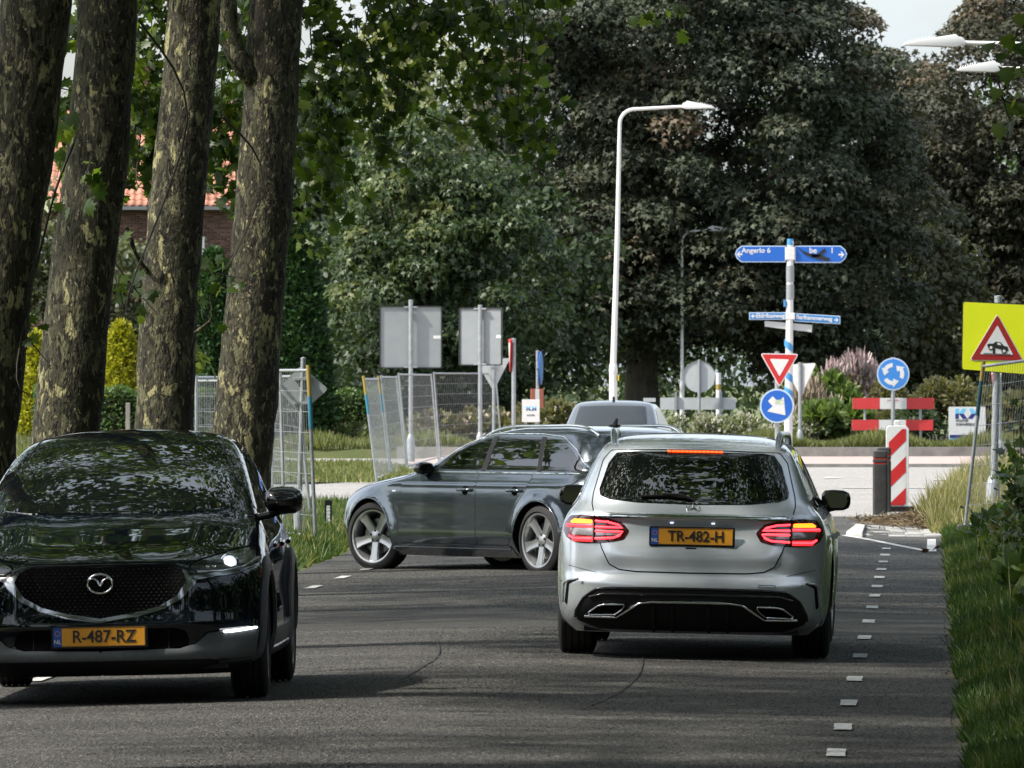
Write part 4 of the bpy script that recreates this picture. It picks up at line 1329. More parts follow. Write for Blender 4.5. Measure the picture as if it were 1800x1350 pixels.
def lamp(label, x, d, h, arm, head_l, side, post=True, r0=.085, group='white street lamps', tilt=.0):
    """side: +1 arm towards the right, -1 towards the left. x: where the post stands."""
    t = thing('street_lamp', (x, d, -.05), label, 'street lamp', group=group)
    rb = .32
    pts = [(0, 0, 0), (0, 0, h * .28), (0, 0, h * .281), (tilt * .6, 0, h * .62), (tilt, 0, h - rb)]
    rr = [r0 * 1.05, r0, r0 * .80, r0 * .62, r0 * .46]
    MB().tube(pts, rr, 16).build('post', M['lamp_white'], t, smooth=50)
    MB().lathe([(r0 * 1.05, h * .262), (r0 * 1.12, h * .27), (r0 * 1.0, h * .283), (r0 * .80, h * .29)], 18).build('collar', M['lamp_white'], t)
    cr = [(tilt + side * (rb - rb * math.cos(a)), 0, h - rb + rb * math.sin(a)) for a in [i * PI / 16 for i in range(9)]]
    cr.append((tilt + side * (arm), 0, h + .06))
    MB().tube(cr, [r0 * .45] * 9 + [r0 * .36], 12).build('arm', M['lamp_white'], t, smooth=60)
    hx = tilt + side * arm
    l = head_l
    hd = MB()
    prof = [(0, .02), (l * .05, .075), (l * .12, .085), (l * .16, .12), (l * .55, .07), (l, -.01), (l, -.04), (l * .16, -.055), (0, -.03)]
    P = [(hx + side * q, h + .06 + z) for q, z in prof]
    hd.prism(P, -.13, .13)
    head = hd.build('lamp_head', M['lamp_white'], t, bevel=.012)
    fin = MB()
    for k in range(7):
        q = l * (.60 + .055 * k)
        zt = .068 - .075 * (q / l - .55) / .45 + .0
        fin.prism([(hx + side * q, h + .06 + zt - .03), (hx + side * (q + l * .035), h + .06 + zt - .03), (hx + side * (q - l * .012), h + .06 + zt + .035)], -.12, .12)
    fin.build('cooling_fin', M['lamp_white'], head, smooth=0)
    MB().prism([(hx + side * l * .35, h + .008), (hx + side * l * .9, h + .022), (hx + side * l * .9, h + .016), (hx + side * l * .35, h + .0)], -.10, .10).build('lens', principled('lamp_lens', (.35, .36, .36), .2), head, smooth=0)
    return t


d = 185.0
l1 = lamp('white street lamp in the middle, bent to the right before the copper maple', at(1078, 700, d).x, d, at(0, 192, d).z + .05, 1.34, .70, 1, tilt=.14)
MB().box((.11, -.02, at(0, 660, d).z), (.03, .1, .12)).build('sticker', principled('yellow_sticker', (.6, .42, .03), .5), l1, smooth=0)
for lab, px, py, d, hl in (('larger white lamp head reaching in at the top right corner', 1697, 74, 122, .88), ('smaller, lower white lamp head reaching in at the top right corner', 1760, 119, 132, .68)):
    p = at(px, py, d)
    lamp(lab, p.x + 2.6, d, p.z - .02, 2.6, hl, -1)
d = 258.4
lamp('far white street lamp half hidden inside the copper maple leaves', at(1199, 700, d).x, d, at(0, 404, d).z, .75, .95, 1, r0=.07)

# ------------------------------------------------------------------ sign helpers


def pole(parent, x, z0, z1, r=.03, mat='galv', y=0.0, name='post', flare=True, lean=0.0):
    mb = MB().tube([(x, y, z0), (x + lean, y, z1)], r, 12)
    o = mb.build(name, M[mat], parent, smooth=60)
    if flare:
        MB().lathe([(r * 1.9, z0), (r * 1.9, z0 + .55), (r * 1.5, z0 + .60), (r * 1.0, z0 + .66)], 14, Matrix.Translation((x, y, 0))).build('post_sleeve', M[mat], parent)
    MB().lathe([(r * 1.02, z1 - .01), (r * 1.08, z1 - .01), (r * 1.08, z1 + .02), (0, z1 + .03)], 12, Matrix.Translation((x + lean, y, 0))).build('post_cap', M[mat], parent)
    return o


def plate_sign(name, parent, poly, mat, thick=.012, y=-.05, back=None):
    o = MB().prism(poly, y, y + thick).build(name, mat, parent, smooth=0)
    return o


def clamp(parent, x, z, w=.16, y=-.0):
    MB().box((x, y - .005, z), (w, .085, .035)).build('clamp', M['galv'], parent, smooth=0, bevel=.004)


def back_board(label, pxc, pyt, pyb, wpx, d, post_px, post_top, mat, yaw=0.0, group=None, rim=True):
    b = at(post_px, 0, d)
    t = thing('sign_board', (b.x, d, -.02), label, 'road sign', rz=yaw, group=group)
    s = FPX / d
    zt, zb = CAM_H - (pyt - 669) / s, CAM_H - (pyb - 669) / s
    xc, w = (pxc - post_px) / s, wpx / s
    poly = rpoly([(xc - w / 2, zb), (xc + w / 2, zb), (xc + w / 2, zt), (xc - w / 2, zt)], .05)
    # the board faces away; we see its back, framed by a dark edge profile
    MB().prism(poly, .10, .115).build('panel', M[mat], t, smooth=0)
    if rim:
        inn = rpoly([(xc - w / 2 + .025, zb + .025), (xc + w / 2 - .025, zb + .025), (xc + w / 2 - .025, zt - .025), (xc - w / 2 + .025, zt - .025)], .035)
        n = len(poly)
        V = [(x, .07, z) for x, z in poly] + [(x, .07, z) for x, z in inn] + [(x, .13, z) for x, z in poly] + [(x, .10, z) for x, z in inn]
        F = []
        for i in range(n):
            j = (i + 1) % n
            F += [(i, j, n + j, n + i), (i, 2 * n + i, 2 * n + j, j), (n + i, n + j, 3 * n + j, 3 * n + i)]
        MB().add(V, F).build('edge_profile', M['black_edge'], t, smooth=0)
    pole(t, 0, 0, CAM_H - (post_top - 669) / s + .02, .048, y=.0)
    for z in (zt - .03, zb + .03): clamp(t, 0, z, .30, .02)
    st = MB().box((xc + w * .42, .098, (zt + zb) / 2 + .0 * w), (w * .12, .004, .07)).build('sticker', M['white'], t, smooth=0)
    return t


back_board('large grey back of a square sign on a post, left of the pair', 722, 536, 646, 110, 190, 722, 529, 'alu', group='backs of direction sign boards')
back_board('grey back of a slightly smaller square sign on a post, right of the pair', 842.5, 539, 641, 80, 196, 844, 538, 'alu', yaw=R(-18), group='backs of direction sign boards')

# yield sign seen from behind, beside them
d = 204
b = at(868, 0, d)
s = FPX / d
t = thing('yield_sign', (b.x, d, -.02), 'pale back of a triangular sign beside the smaller square sign back', 'road sign', rz=R(8))
MB().prism(rpoly([(-.44, CAM_H + (669 - 630) / s), (.40, CAM_H + (669 - 628) / s), (0, CAM_H - (687 - 669) / s)], .04), .05, .062).build('panel', M['alu_pale'], t, smooth=0)
pole(t, 0, 0, CAM_H + 40 / s, .04, y=0)
clamp(t, 0, CAM_H + 25 / s)
# two signs seen edge on
d = 200
b = at(903, 0, d); s = FPX / d
t = thing('red_sign', (b.x, d, -.02), 'red rimmed sign seen edge on, on its post left of the small contractor board', 'road sign', rz=R(-86))
pole(t, 0, 0, CAM_H + (669 - 595) / s, .05)
z0, z1 = CAM_H + (669 - 655) / s, CAM_H + (669 - 594) / s
MB().prism(rpoly([(-.38, z1), (.38, z1), (0, z0)], .04), -.10, -.075).build('panel', M['red'], t, smooth=0)
MB().prism(rpoly([(-.25, z1 - .1), (.25, z1 - .1), (0, z0 + .22)], .03), -.104, -.10).build('white_field', M['white'], t, smooth=0)
clamp(t, 0, z1 - .08)
d = 206
b = at(945, 0, d); s = FPX / d
t = thing('blue_sign', (b.x, d, .0), 'blue round sign seen nearly edge on, above the small contractor board', 'road sign', rz=R(83))
pole(t, 0, 0, CAM_H + (669 - 618) / s, .04)
zc = CAM_H + (669 - 647) / s
MB().prism(circle(0, zc, .40), -.09, -.07).build('panel', M['blue'], t, smooth=0)
MB().prism(circle(0, zc, .36), -.095, -.09).build('face', M['blue_pale'], t, smooth=0)
clamp(t, 0, zc)
t2 = MB().box((-.02, -.05, CAM_H - (700 - 669) / s), (.30, .12, .46)).build('striped_collar', principled('collar_red', (.33, .10, .06), .6), t, smooth=0)
t2.rotation_euler = (0, 0, R(-76))
MB().box((-.02, -.113, CAM_H - (700 - 669) / s), (.10, .004, .44)).build('white_stripe', M['white'], t2, smooth=0)


# contractor boards


def kk_logo(parent, cx, cz, w, y):
    """two mirrored letters K, pale above and dark below."""
    h = w * .42
    q = h / 2
    m = .22 * w
    K = lambda P, mt, nm: MB().prism(P, y - .004, y).build(nm, mt, parent, smooth=0)
    for sx in (-1, 1):
        X = lambda v: cx + sx * v
        K([(X(-.5 * w), cz), (X(-.5 * w), cz + q), (X(-.36 * w), cz + q), (X(-.36 * w), cz)], M['logo_light'], 'logo')
        K([(X(-.36 * w), cz), (X(-.22 * w), cz + q), (X(-.06 * w), cz + q), (X(-.16 * w), cz)], M['logo_light'], 'logo')
        K([(X(-.5 * w), cz - q), (X(-.5 * w), cz), (X(-.36 * w), cz), (X(-.36 * w), cz - q)], M['logo_dark'], 'logo')
        K([(X(-.36 * w), cz), (X(-.16 * w), cz), (X(-.0 * w), cz - q), (X(-.20 * w), cz - q)], M['logo_dark'], 'logo')


d = 214
c = at(1700, 747, d); s = FPX / d
t = thing('contractor_board', (c.x, d, .18), 'white contractor board with a large blue double K, right of the barrier', 'board')
w, h = 65 / s, 64 / s
zc = c.z - .18
MB().prism(rpoly([(-w / 2, zc - h / 2), (w / 2, zc - h / 2), (w / 2, zc + h / 2), (-w / 2, zc + h / 2)], .03), 0, .015).build('panel', M['white'], t, smooth=0)
kk_logo(t, 0.01, zc + h * .31, w * .66, 0)
text_mesh('lettering', 'KOSTER', .085, M['ink'], t, (-w * .30, -.004, zc + h * .115), align='LEFT', bold=.001)
text_mesh('lettering', 'KLEINHESSELINK', .085, M['ink'], t, (-w * .30, -.004, zc + h * .015), align='LEFT', bold=.001, xs=.86)
MB().prism([(-w * .47, zc - h * .36), (w * .47, zc - h * .36), (w * .47, zc - h * .27), (-w * .47, zc - h * .27)], -.004, 0).build('stripe', M['logo_dark'], t, smooth=0)
MB().prism([(-w * .47, zc - h * .48), (w * .47, zc - h * .48), (w * .47, zc - h * .365), (-w * .47, zc - h * .365)], -.004, 0).build('stripe', M['logo_light'], t, smooth=0)
for sx in (-1, 1): MB().box((sx * w * .3, .05, (zc + h * .3) / 2), (.05, .05, zc + h * .3)).build('leg', M['galv'], t, smooth=0)
d = 196
c = at(933, 722, d); s = FPX / d
t = thing('contractor_board', (c.x, d, 0), 'small white contractor board with a blue double K behind the grey estate', 'board')
w, h = 31 / s, 40 / s
MB().prism(rpoly([(-w / 2, c.z - h / 2), (w / 2, c.z - h / 2), (w / 2, c.z + h / 2), (-w / 2, c.z + h / 2)], .02), 0, .015).build('panel', M['white'], t, smooth=0)
kk_logo(t, 0.01, c.z + h * .10, w * .56, 0)
text_mesh('lettering', 'KOSTER', .05, M['ink'], t, (0, -.004, c.z - h * .2))
for sx in (-1, 1): MB().box((sx * w * .3, .05, c.z / 2), (.05, .05, c.z)).build('leg', M['galv'], t, smooth=0)

# ------------------------------------------------------------------ finger post
d = 199.0
s = FPX / d
b = at(1386, 0, d)
t = thing('finger_post', (b.x, d, .0), 'blue and white direction post with two long blue fingers and street name plates', 'signpost')
Z = lambda py: CAM_H - (py - 669) / s
X = lambda px: (px - 1386) / s
mp_ = MB()
mp_.tube([(-.01, 0, 0), (.045, 0, Z(424))], [.098, .075], 16)
mp_.build('post', M['white'], t, smooth=60)
MB().tube([(.042, 0, Z(431)), (.046, 0, Z(420))], [.077, .074], 16).build('post_cap', M['blue_post'], t, smooth=50)
for pyc in (608, 662, 690):     # slanting blue bands round the post
    bd = MB()
    V, F = [], []
    n = 16
    for i in range(n + 1):
        a = PI + PI * i / n
        r = .0995
        zc = Z(pyc) - .14 * (i / n - .5) * 1.4
        for dz in (-.085, .085): V.append((r * math.cos(a) + .004, r * math.sin(a), zc + dz))
    for i in range(n): F.append((2 * i, 2 * i + 2, 2 * i + 3, 2 * i + 1))
    bd.add(V, F).build('blue_band', M['blue_post'], t, smooth=60)
for (pa, pb) in ((467, 495), (500, 526)):   # worn grey wrapping
    MB().tube([(.038, -.005, Z(pb)), (.04, -.005, Z(pa))], .094, 14).build('wrapping', M['alu'], t, smooth=50)
MB().box((-.09, -.03, Z(533)), (.05, .10, .16)).build('blue_tab', M['blue_post'], t, smooth=0)


def finger(x0, x1, py0, py1, sgn, dy0, dy1, mat, rim, rounded, label_txt, txt_size, txt_px, txt_py, bold, arrow_px, arrow_r, name, tone, slope=0.0, xs=1.0):
    """a plate from x0 (at the post) to x1 (tip); sgn +1 right."""
    xa, xb = X(x0), X(x1)
    za, zb = Z(py0), Z(py1)
    h = za - zb
    if rounded:
        tip = [(xb - sgn * .15, za), (xb - sgn * .045, za - h * .22), (xb, (za + zb) / 2), (xb - sgn * .045, zb + h * .22), (xb - sgn * .15, zb)]
        P = [(xa, za)] + tip + [(xa, zb)]
        ti = [(xb - sgn * .16, za - rim), (xb - sgn * (.045 + rim), za - h * .24), (xb - sgn * rim, (za + zb) / 2), (xb - sgn * (.045 + rim), zb + h * .24), (xb - sgn * .16, zb + rim)]
        Q = [(xa + sgn * rim, za - rim)] + ti + [(xa + sgn * rim, zb + rim)]
    else:
        P = [(xa, za), (xb, za), (xb, zb), (xa, zb)]
        Q = [(xa + sgn * rim, za - rim), (xb - sgn * rim, za - rim), (xb - sgn * rim, zb + rim), (xa + sgn * rim, zb + rim)]
    sh = lambda pts: [(x, z + slope * abs(x - xa)) for x, z in pts]
    pl = MB().prism(sh(P), -.02, .02).build(name, tone, t, smooth=0)
    MB().prism(sh(Q), -.025, -.0205).build('face', mat, pl, smooth=0)
    tx = X(txt_px)
    o = text_mesh('lettering', label_txt, txt_size, M['white'], pl, (tx, -.028, Z(txt_py) + slope * abs(tx - xa)), bold=bold, xs=xs)
    o.rotation_euler = (R(90), -math.atan(slope) * sgn, 0)
    ax, az = X(arrow_px), (za + zb) / 2 + slope * abs(X(arrow_px) - xa) - h * .02
    a = arrow_r
    A = MB()
    A.prism([(ax + sgn * a, az), (ax + sgn * a * .1, az + a), (ax - sgn * a * .35, az + a), (ax + sgn * .28 * a, az + a * .26), (ax - sgn * a, az + a * .26), (ax - sgn * a, az - a * .26), (ax + sgn * a * .28, az - a * .26), (ax - sgn * a * .35, az - a), (ax + sgn * a * .1, az - a)], -.029, -.0255)
    A.build('arrow', M['white'], pl, smooth=0)
    return pl


pale = principled('pale_blue_rim', (.45, .56, .68), .4)
finger(1381, 1292, 432, 461, -1, 0, 0, M['blue'], .022, True, 'Angerlo 6', .168, 1329, 440.5, .003, 1300, .068, 'finger', pale)
pl = finger(1397, 1489, 432, 462, 1, 0, 0, M['blue'], .022, True, 'Z      be      1', .185, 1428, 440.5, .003, 1479, .068, 'finger', pale)
# black tape stuck across it in a cross
for P in ([(1401, 433), (1411, 441), (1424, 446), (1436, 447), (1450, 436), (1451, 442), (1441, 451), (1428, 453), (1414, 447)], [(1425, 447), (1440, 448), (1459, 454), (1456, 459), (1440, 456), (1428, 452)]):
    MB().prism([(X(a), Z(c_)) for a, c_ in P], -.042, -.031).build('tape', M['rubber_tape'], pl, smooth=0)
finger(1382, 1317, 549, 562, -1, 0, 0, M['blue_pale'], .018, False, 'Eldrikseweg', .14, 1354, 555.2, .003, 1324, .05, 'street_name_plate', pale)
finger(1396, 1477, 550.5, 565, 1, 0, 0, M['blue_pale'], .018, False, 'Barlhammerweg', .14, 1431, 557, .003, 1470, .05, 'street_name_plate', pale, slope=-.06, xs=.92)
gp = MB().prism([(X(1344), Z(564)), (X(1428), Z(571)), (X(1427), Z(584)), (X(1344.5), Z(574))], .03, .05).build('grey_plate_back', M['alu_pale'], t, smooth=0)
for (px, py) in ((1389, 446), (1389, 556)): MB().box((X(px), -.0, Z(py)), (.22, .17, .30 if py < 500 else .16)).build('bracket', M['white'], t, smooth=0, bevel=.02)
# pale triangular sign back that looks out from behind the post
d2 = 204
b2 = at(1406, 0, d2); s2 = FPX / d2
t = thing('yield_sign', (b2.x, d2, .0), 'pale back of a triangular sign half hidden by the finger post', 'road sign', rz=R(-25))
MB().prism(rpoly([(-.42, CAM_H + 28 / s2), (.40, CAM_H + 31 / s2), (0, CAM_H - 30 / s2)], .04), .05, .062).build('panel', M['alu_pale'], t, smooth=0)
pole(t, 0, 0, CAM_H + 30 / s2, .04)

# yield sign over a blue arrow sign on one post
d = 193.0
s = FPX / d
b = at(1366, 0, d)
Z = lambda py: CAM_H - (py - 669) / s
X = lambda px: (px - 1366) / s
t = thing('sign_pole', (b.x, d, 0), 'red and white yield triangle above a round blue arrow sign on one post', 'road sign')
pole(t, 0, 0, Z(620), .065 * .8, flare=False, y=.03)
tri = lambda g: rpoly([(X(1336) + g * 1.75, Z(621) - g), (X(1404) - g * 1.75, Z(622) - g), (X(1370), Z(681) + g * 2)], .045 if g == 0 else .02)
yp = MB().prism(tri(0), -.05, -.035).build('yield_panel', M['white'], t, smooth=0)
MB().prism(tri(.022), -.054, -.0505).build('red_border', M['red'], yp, smooth=0)
MB().prism(tri(.125), -.058, -.0545).build('white_field', M['white'], yp, smooth=0)
ar = MB().prism(circle(X(1365.5), Z(713.5), 30 / s, 48), -.05, -.035).build('arrow_panel', pale, t, smooth=0)
MB().prism(circle(X(1365.5), Z(713.5), 27.3 / s, 48), -.054, -.0505).build('blue_face', M['blue'], ar, smooth=0)
k = 4.05
A = [(1350, 705), (1358, 696.5), (1368, 706.5), (1377.5, 697.5), (1380.5, 730), (1348.5, 723), (1358, 714)]
MB().prism([(X(a), Z(c_)) for a, c_ in A], -.058, -.0545).build('arrow', M['white'], ar, smooth=0)
MB().prism([(X(a), Z(c_)) for a, c_ in [(1362, 703), (1376, 702), (1377, 710), (1363, 711)]], -.061, -.0585).build('sticker', noisy('green_sticker', [(.1, .25, .08), (.7, .7, .6)], 16), ar, smooth=0)
for py in (640, 713): clamp(t, 0, Z(py), .2, .0)

# round sign back with a white board below
d = 222.0
s = FPX / d
b = at(1229, 0, d)
Z = lambda py: CAM_H - (py - 669) / s
X = lambda px: (px - 1229) / s
t = thing('round_sign', (b.x, d, .18), 'pale round sign back on a post left of the finger post', 'road sign')
zo = -.18
MB().prism(circle(0, Z(662) + zo, 27.5 / s, 40), .04, .06).build('panel', M['alu_pale'], t, smooth=0)
V, F = [], []
n = 40
MB().lathe([(27.5 / s, -.03), (28.2 / s, -.03), (28.2 / s, .03), (27.5 / s, .03)], 40, Matrix.Translation((0, .05, Z(662) + zo)) @ Matrix.Rotation(R(90), 4, 'X'), closed=True).build('rim', M['galv'], t)
pole(t, 0, 0, Z(634) + zo, .04, flare=False)
t = thing('barrier_board', (b.x, d + .3, .18), 'back of a long white barrier board under the round sign back', 'barrier', group='barrier boards')
MB().prism(rpoly([(X(1161), Z(720) + zo), (X(1294), Z(720) + zo), (X(1294), Z(699) + zo), (X(1161), Z(699) + zo)], .02), .06, .085).build('board', M['alu_pale'], t, smooth=0)
for px in (1188, 1268): MB().box((X(px), .02, Z(718) / 2 + .1), (.06, .06, Z(699))).build('leg', M['galv'], t, smooth=0)
MB().box((X(1142), .05, Z(703) + zo), (.32, .04, .10)).build('board', M['alu_pale'], t, smooth=0)

# roundabout sign and red white barrier boards on the island
d = 208.0
s = FPX / d
b = at(1570, 0, d)
Z = lambda py: CAM_H - (py - 669) / s - .18
X = lambda px: (px - 1570) / s
t = thing('roundabout_sign', (b.x, d, .18), 'round blue roundabout sign with three white arrows above the red and white boards', 'road sign')
pole(t, 0, 0, Z(630), .05, y=.05, flare=False)
zc = Z(657.5)
rp = MB().prism(circle(0, zc, 28.6 / s, 48), -.0, .015).build('panel', pale, t, smooth=0)
MB().prism(circle(0, zc, 26.3 / s, 48), -.004, -.0005).build('blue_face', noisy('roundabout_blue', [(.035, .19, .55), (.05, .23, .60)], 3, rough=.35), rp, smooth=0)
rr = 26.3 / s
for a0 in (68, 188, 308):
    # curved shaft and head, turning anticlockwise
    r0, r1, rm = rr * .47, rr * .74, rr * .60
    q0, q1, q2 = a0 - 95, a0 - 38, a0 + 2
    pts = [(r1, q0 + (q1 - q0) * i / 8) for i in range(9)] + [(rr * .90, q1), (rm, q2), (rr * .31, q1)] + [(r0, q1 + (q0 - q1) * i / 8) for i in range(9)]
    MB().prism([(r * math.cos(R(a)), zc + r * math.sin(R(a))) for r, a in pts], -.009, -.0045).build('arrow', M['white'], rp, smooth=0)
t = thing('barrier_board', (b.x, d + .25, .18), 'two red and white striped boards on posts behind the diagonal striped beacon', 'barrier', group='barrier boards')
for (ya, yb, xo) in ((699.5, 719, 0), (738, 756.5, -1.5)):
    xa, xb = 1499.5 + xo, 1642.5 + xo
    bd = MB().box(((X(xa) + X(xb)) / 2, 0, (Z(ya) + Z(yb)) / 2), ((xb - xa) / s, .03, (yb - ya) / s)).build('board', M['white'], t, smooth=0)
    for (p, q) in ((xa, 1547 + xo), (1594.5 + xo, xb)):
        MB().box(((X(p) + X(q)) / 2, -.0175, (Z(ya) + Z(yb)) / 2), ((q - p) / s, .004, (yb - ya) / s)).build('red_stripe', noisy('signal_red', [(.50, .035, .04), (.58, .05, .05)], 4, rough=.4), bd, smooth=0)
    if xo == 0:
        stk = MB().box((X(1571), -.017, Z(703.5)), (.34, .003, .07)).build('sticker', M['lamp_white'], bd, smooth=0)
        mb_ = MB()
        for k in range(7): mb_.box((X(1571) - .13 + .042 * k, -.0195, Z(703.5)), (.026 + .006 * (k % 3), .002, .024))
        mb_.build('print', M['red'], stk, smooth=0)
for px in (1521, 1619): MB().tube([(X(px), .04, -.1), (X(px), .04, Z(698))], .032, 10).build('leg', M['galv'], t, smooth=60)

# striped beacon, bollards
d = 119.5
s = FPX / d
b = at(1577, 0, d)
t = thing('striped_beacon', (b.x, d, .03), 'upright beacon with diagonal red and white stripes behind the black bollards', 'traffic beacon')
H0 = 146 / s; W0 = 39 / s
MB().prism(rpoly([(-W0 / 2, .03), (W0 / 2, .03), (W0 / 2 + .01, H0 * .96), (W0 / 2 - .03, H0), (-W0 / 2 + .03, H0), (-W0 / 2 - .0, H0 * .96)], .02), -.03, .05).build('frame', M['white'], t, smooth=0, bevel=.008)
MB().box((0, .01, H0 + .03), (.09, .06, .09)).build('handle', M['white'], t, smooth=0, bevel=.015)
MB().box((0, .02, .0), (.46, .40, .07)).build('foot', M['black_pl'], t, smooth=0, bevel=.012)
a, c_ = W0 / 2 - .035, .055
zz0, zz1 = .05, H0 - .045
MB().prism([(-a, zz0), (a, zz0), (a, zz1), (-a, zz1)], -.0325, -.0305).build('white_sheet', M['white'], t, smooth=0)


def clip_poly(poly, x0, x1, z0, z1):
    def cl(P, f, inter):
        out = []
        for i in range(len(P)):
            p, q = P[i - 1], P[i]
            if f(q):
                if not f(p): out.append(inter(p, q))
                out.append(q)
            elif f(p): out.append(inter(p, q))
        return out
    def lin(axis, v): return lambda p, q: tuple(p[k] + (q[k] - p[k]) * (v - p[axis]) / (q[axis] - p[axis]) for k in range(2))
    for ax, v, sg in ((0, x0, 1), (0, x1, -1), (1, z0, 1), (1, z1, -1)):
        poly = cl(poly, lambda p: sg * (p[ax] - v) >= -1e-9, lin(ax, v))
        if not poly: return []
    return poly


per = (zz1 - zz0) / 2.45
for k in range(-1, 4):
    z = zz0 + k * per - .02
    P = [(-a, z - .24), (a, z + .0), (a, z + per * .5), (-a, z + per * .5 - .24)]
    P = [(-a, z - .0), (a, z + .24), (a, z + .24 + per * .5), (-a, z + per * .5)]
    P = clip_poly([(x, zq - .19) for x, zq in P], -a, a, zz0, zz1)
    if len(P) > 2: MB().prism(P, -.035, -.0328).build('red_stripe', M['red'], t, smooth=0)
for lab, px, dd, h in (('front black plastic bollard with thin red rings beside the striped beacon', 1547, 116.0, .875), ('rear black bollard mostly hidden behind the front one', 1553.5, 118.2, .90)):
    t = thing('bollard', (at(px, 0, dd).x, dd, .0), lab, 'bollard', group='black bollards on the paved island')
    r = .098
    body = MB()
    sec = rpoly([(-r, -r), (r, -r), (r, r), (-r, r)], .03, 3)
    lv = [(0, 1), (h - .19, 1.0), (h - .185, .93), (h - .16, .93), (h - .155, 1.0), (h - .125, 1.0), (h - .12, .93), (h - .095, .93), (h - .09, 1), (h - .015, .98), (h, .86)]
    V, F = [], []
    n = len(sec)
    for z, k in lv: V += [(x * k, y * k, z) for x, y in sec]
    for i in range(len(lv) - 1):
        for j in range(n): F.append((i * n + j, i * n + (j + 1) % n, (i + 1) * n + (j + 1) % n, (i + 1) * n + j))
    F.append(tuple((len(lv) - 1) * n + j for j in range(n)))
    body.add(V, F).build('body', M['bollard'], t, smooth=35)
    for z in (h - .1725, h - .1075):
        V, F = [], []
        for dz in (-.010, .010): V += [(x * .955, y * .955, z + dz) for x, y in sec]
        for j in range(n): F.append((j, (j + 1) % n, n + (j + 1) % n, n + j))
        MB().add(V, F).build('red_ring', M['darkred'], t, smooth=0)

# small reflector post on the left verge
d = 104.0
s = FPX / d
b = at(577, 0, d)
t = thing('reflector_post', (b.x, d, -.1), 'short black marker post with a white reflector strip on the left verge', 'marker post')
MB().prism(rpoly([(-.045, 0), (.045, 0), (.045, .47), (-.045, .47)], [0, 0, .015, .015]), -.03, .03).build('post', M['black_pl'], t, smooth=0, bevel=.006)
rf = MB().prism([(-.02, .19), (.022, .19), (.022, .40), (-.02, .40)], -.034, -.0305).build('reflector', M['white'], t, smooth=0)
for k in range(5): MB().box((0, -.0355, .21 + .043 * k), (.036, .003, .006)).build('rib', M['alu'], rf, smooth=0)

# ------------------------------------------------------------------ yellow warning board at the right
d = 113.0
s = FPX / d
b = at(1746, 0, d)
t = thing('warning_sign', (b.x, d, .0), 'fluorescent yellow board with a red triangle showing a jacked up car', 'road sign', rz=R(3))
Z = lambda py: CAM_H - (py - 669) / s
X = lambda px: (px - 1746) / s
pole(t, 0, -.1, Z(523), .05, lean=.07, y=.03)
# the board leans a little and runs out of the frame on the right
B = [(1693, 531), (1822, 537), (1822, 659), (1691, 649)]
bd = MB().prism(rpoly([(X(a), Z(c_)) for a, c_ in B], .03), -.05, -.035).build('board', M['fluor'], t, smooth=0)
MB().prism(rpoly([(X(a), Z(c_)) for a, c_ in [(1691.5, 529.5), (1823.5, 535.5), (1823.5, 660.5), (1689.5, 650.5)]], .03), -.034, -.022).build('back_edge', M['black_edge'], bd, smooth=0)
T3 = lambda g: [(X(1752.5), Z(551 + g * 1.9)), (X(1799 - g * 1.7), Z(635 - g)), (X(1703 + g * 1.7), Z(633.5 - g))]
MB().prism(rpoly(T3(0), .03), -.054, -.0505).build('white_edge', M['white'], bd, smooth=0)
MB().prism(rpoly(T3(1.3), .02), -.058, -.0545).build('red_border', M['darkred'], bd, smooth=0)
MB().prism(rpoly(T3(11), .01), -.062, -.0585).build('white_field', M['white'], bd, smooth=0)
cb = [(1734, 606), (1737.5, 604), (1745, 604), (1749.5, 600.5), (1758, 601.5), (1764, 608), (1770.5, 609.5), (1772, 617), (1768.5, 617.5), (1752, 612.5), (1736, 611)]
MB().prism([(X(a), Z(c_)) for a, c_ in cb], -.065, -.0625).build('pictogram_car', M['ink'], bd, smooth=0)
for (px, py) in ((1741, 611), (1764, 617)):
    MB().prism(circle(X(px), Z(py), 4.6 / s, 20), -.067, -.0652).build('pictogram_wheel', M['ink'], bd, smooth=0)
    MB().prism(circle(X(px), Z(py), 2.6 / s, 16), -.069, -.0672).build('pictogram_hub', M['white'], bd, smooth=0)
MB().prism([(X(1744.5), Z(612)), (X(1748.5), Z(613)), (X(1748), Z(622)), (X(1744), Z(621.5))], -.065, -.0625).build('pictogram_jack', M['ink'], bd, smooth=0)
MB().prism([(X(1728), Z(620.5)), (X(1776), Z(622.5)), (X(1776), Z(623.3)), (X(1728), Z(621.3))], -.065, -.0625).build('pictogram_ground', M['ink'], bd, smooth=0)
MB().prism([(X(1752), Z(602.5)), (X(1757), Z(603)), (X(1759), Z(607)), (X(1752.5), Z(606))], -.067, -.0652).build('pictogram_window', M['white'], bd, smooth=0)
for z in (Z(545), Z(630)): clamp(t, .05, z, .3, .0)
# a yield sign seen steeply from the side, farther off
d = 168.0
s = FPX / d
b = at(1757, 0, d)
t = thing('yield_sign', (b.x, d, .0), 'red and white yield sign seen nearly edge on, right of the yellow board post', 'road sign', rz=R(-80))
pole(t, 0, 0, CAM_H + 20 / s, .045)
z1, z0 = CAM_H + 14 / s, CAM_H - 46 / s
MB().prism(rpoly([(-.42, z1), (.42, z1), (0, z0)], .04), -.075, -.06).build('panel', M['white'], t, smooth=0)
MB().prism(rpoly([(-.39, z1 - .02), (.39, z1 - .02), (0, z0 + .05)], .03), -.08, -.076).build('red_border', M['red'], t, smooth=0)
MB().prism(rpoly([(-.25, z1 - .1), (.25, z1 - .1), (0, z0 + .22)], .02), -.085, -.081).build('white_field', M['white'], t, smooth=0)


# ------------------------------------------------------------------ wire fences


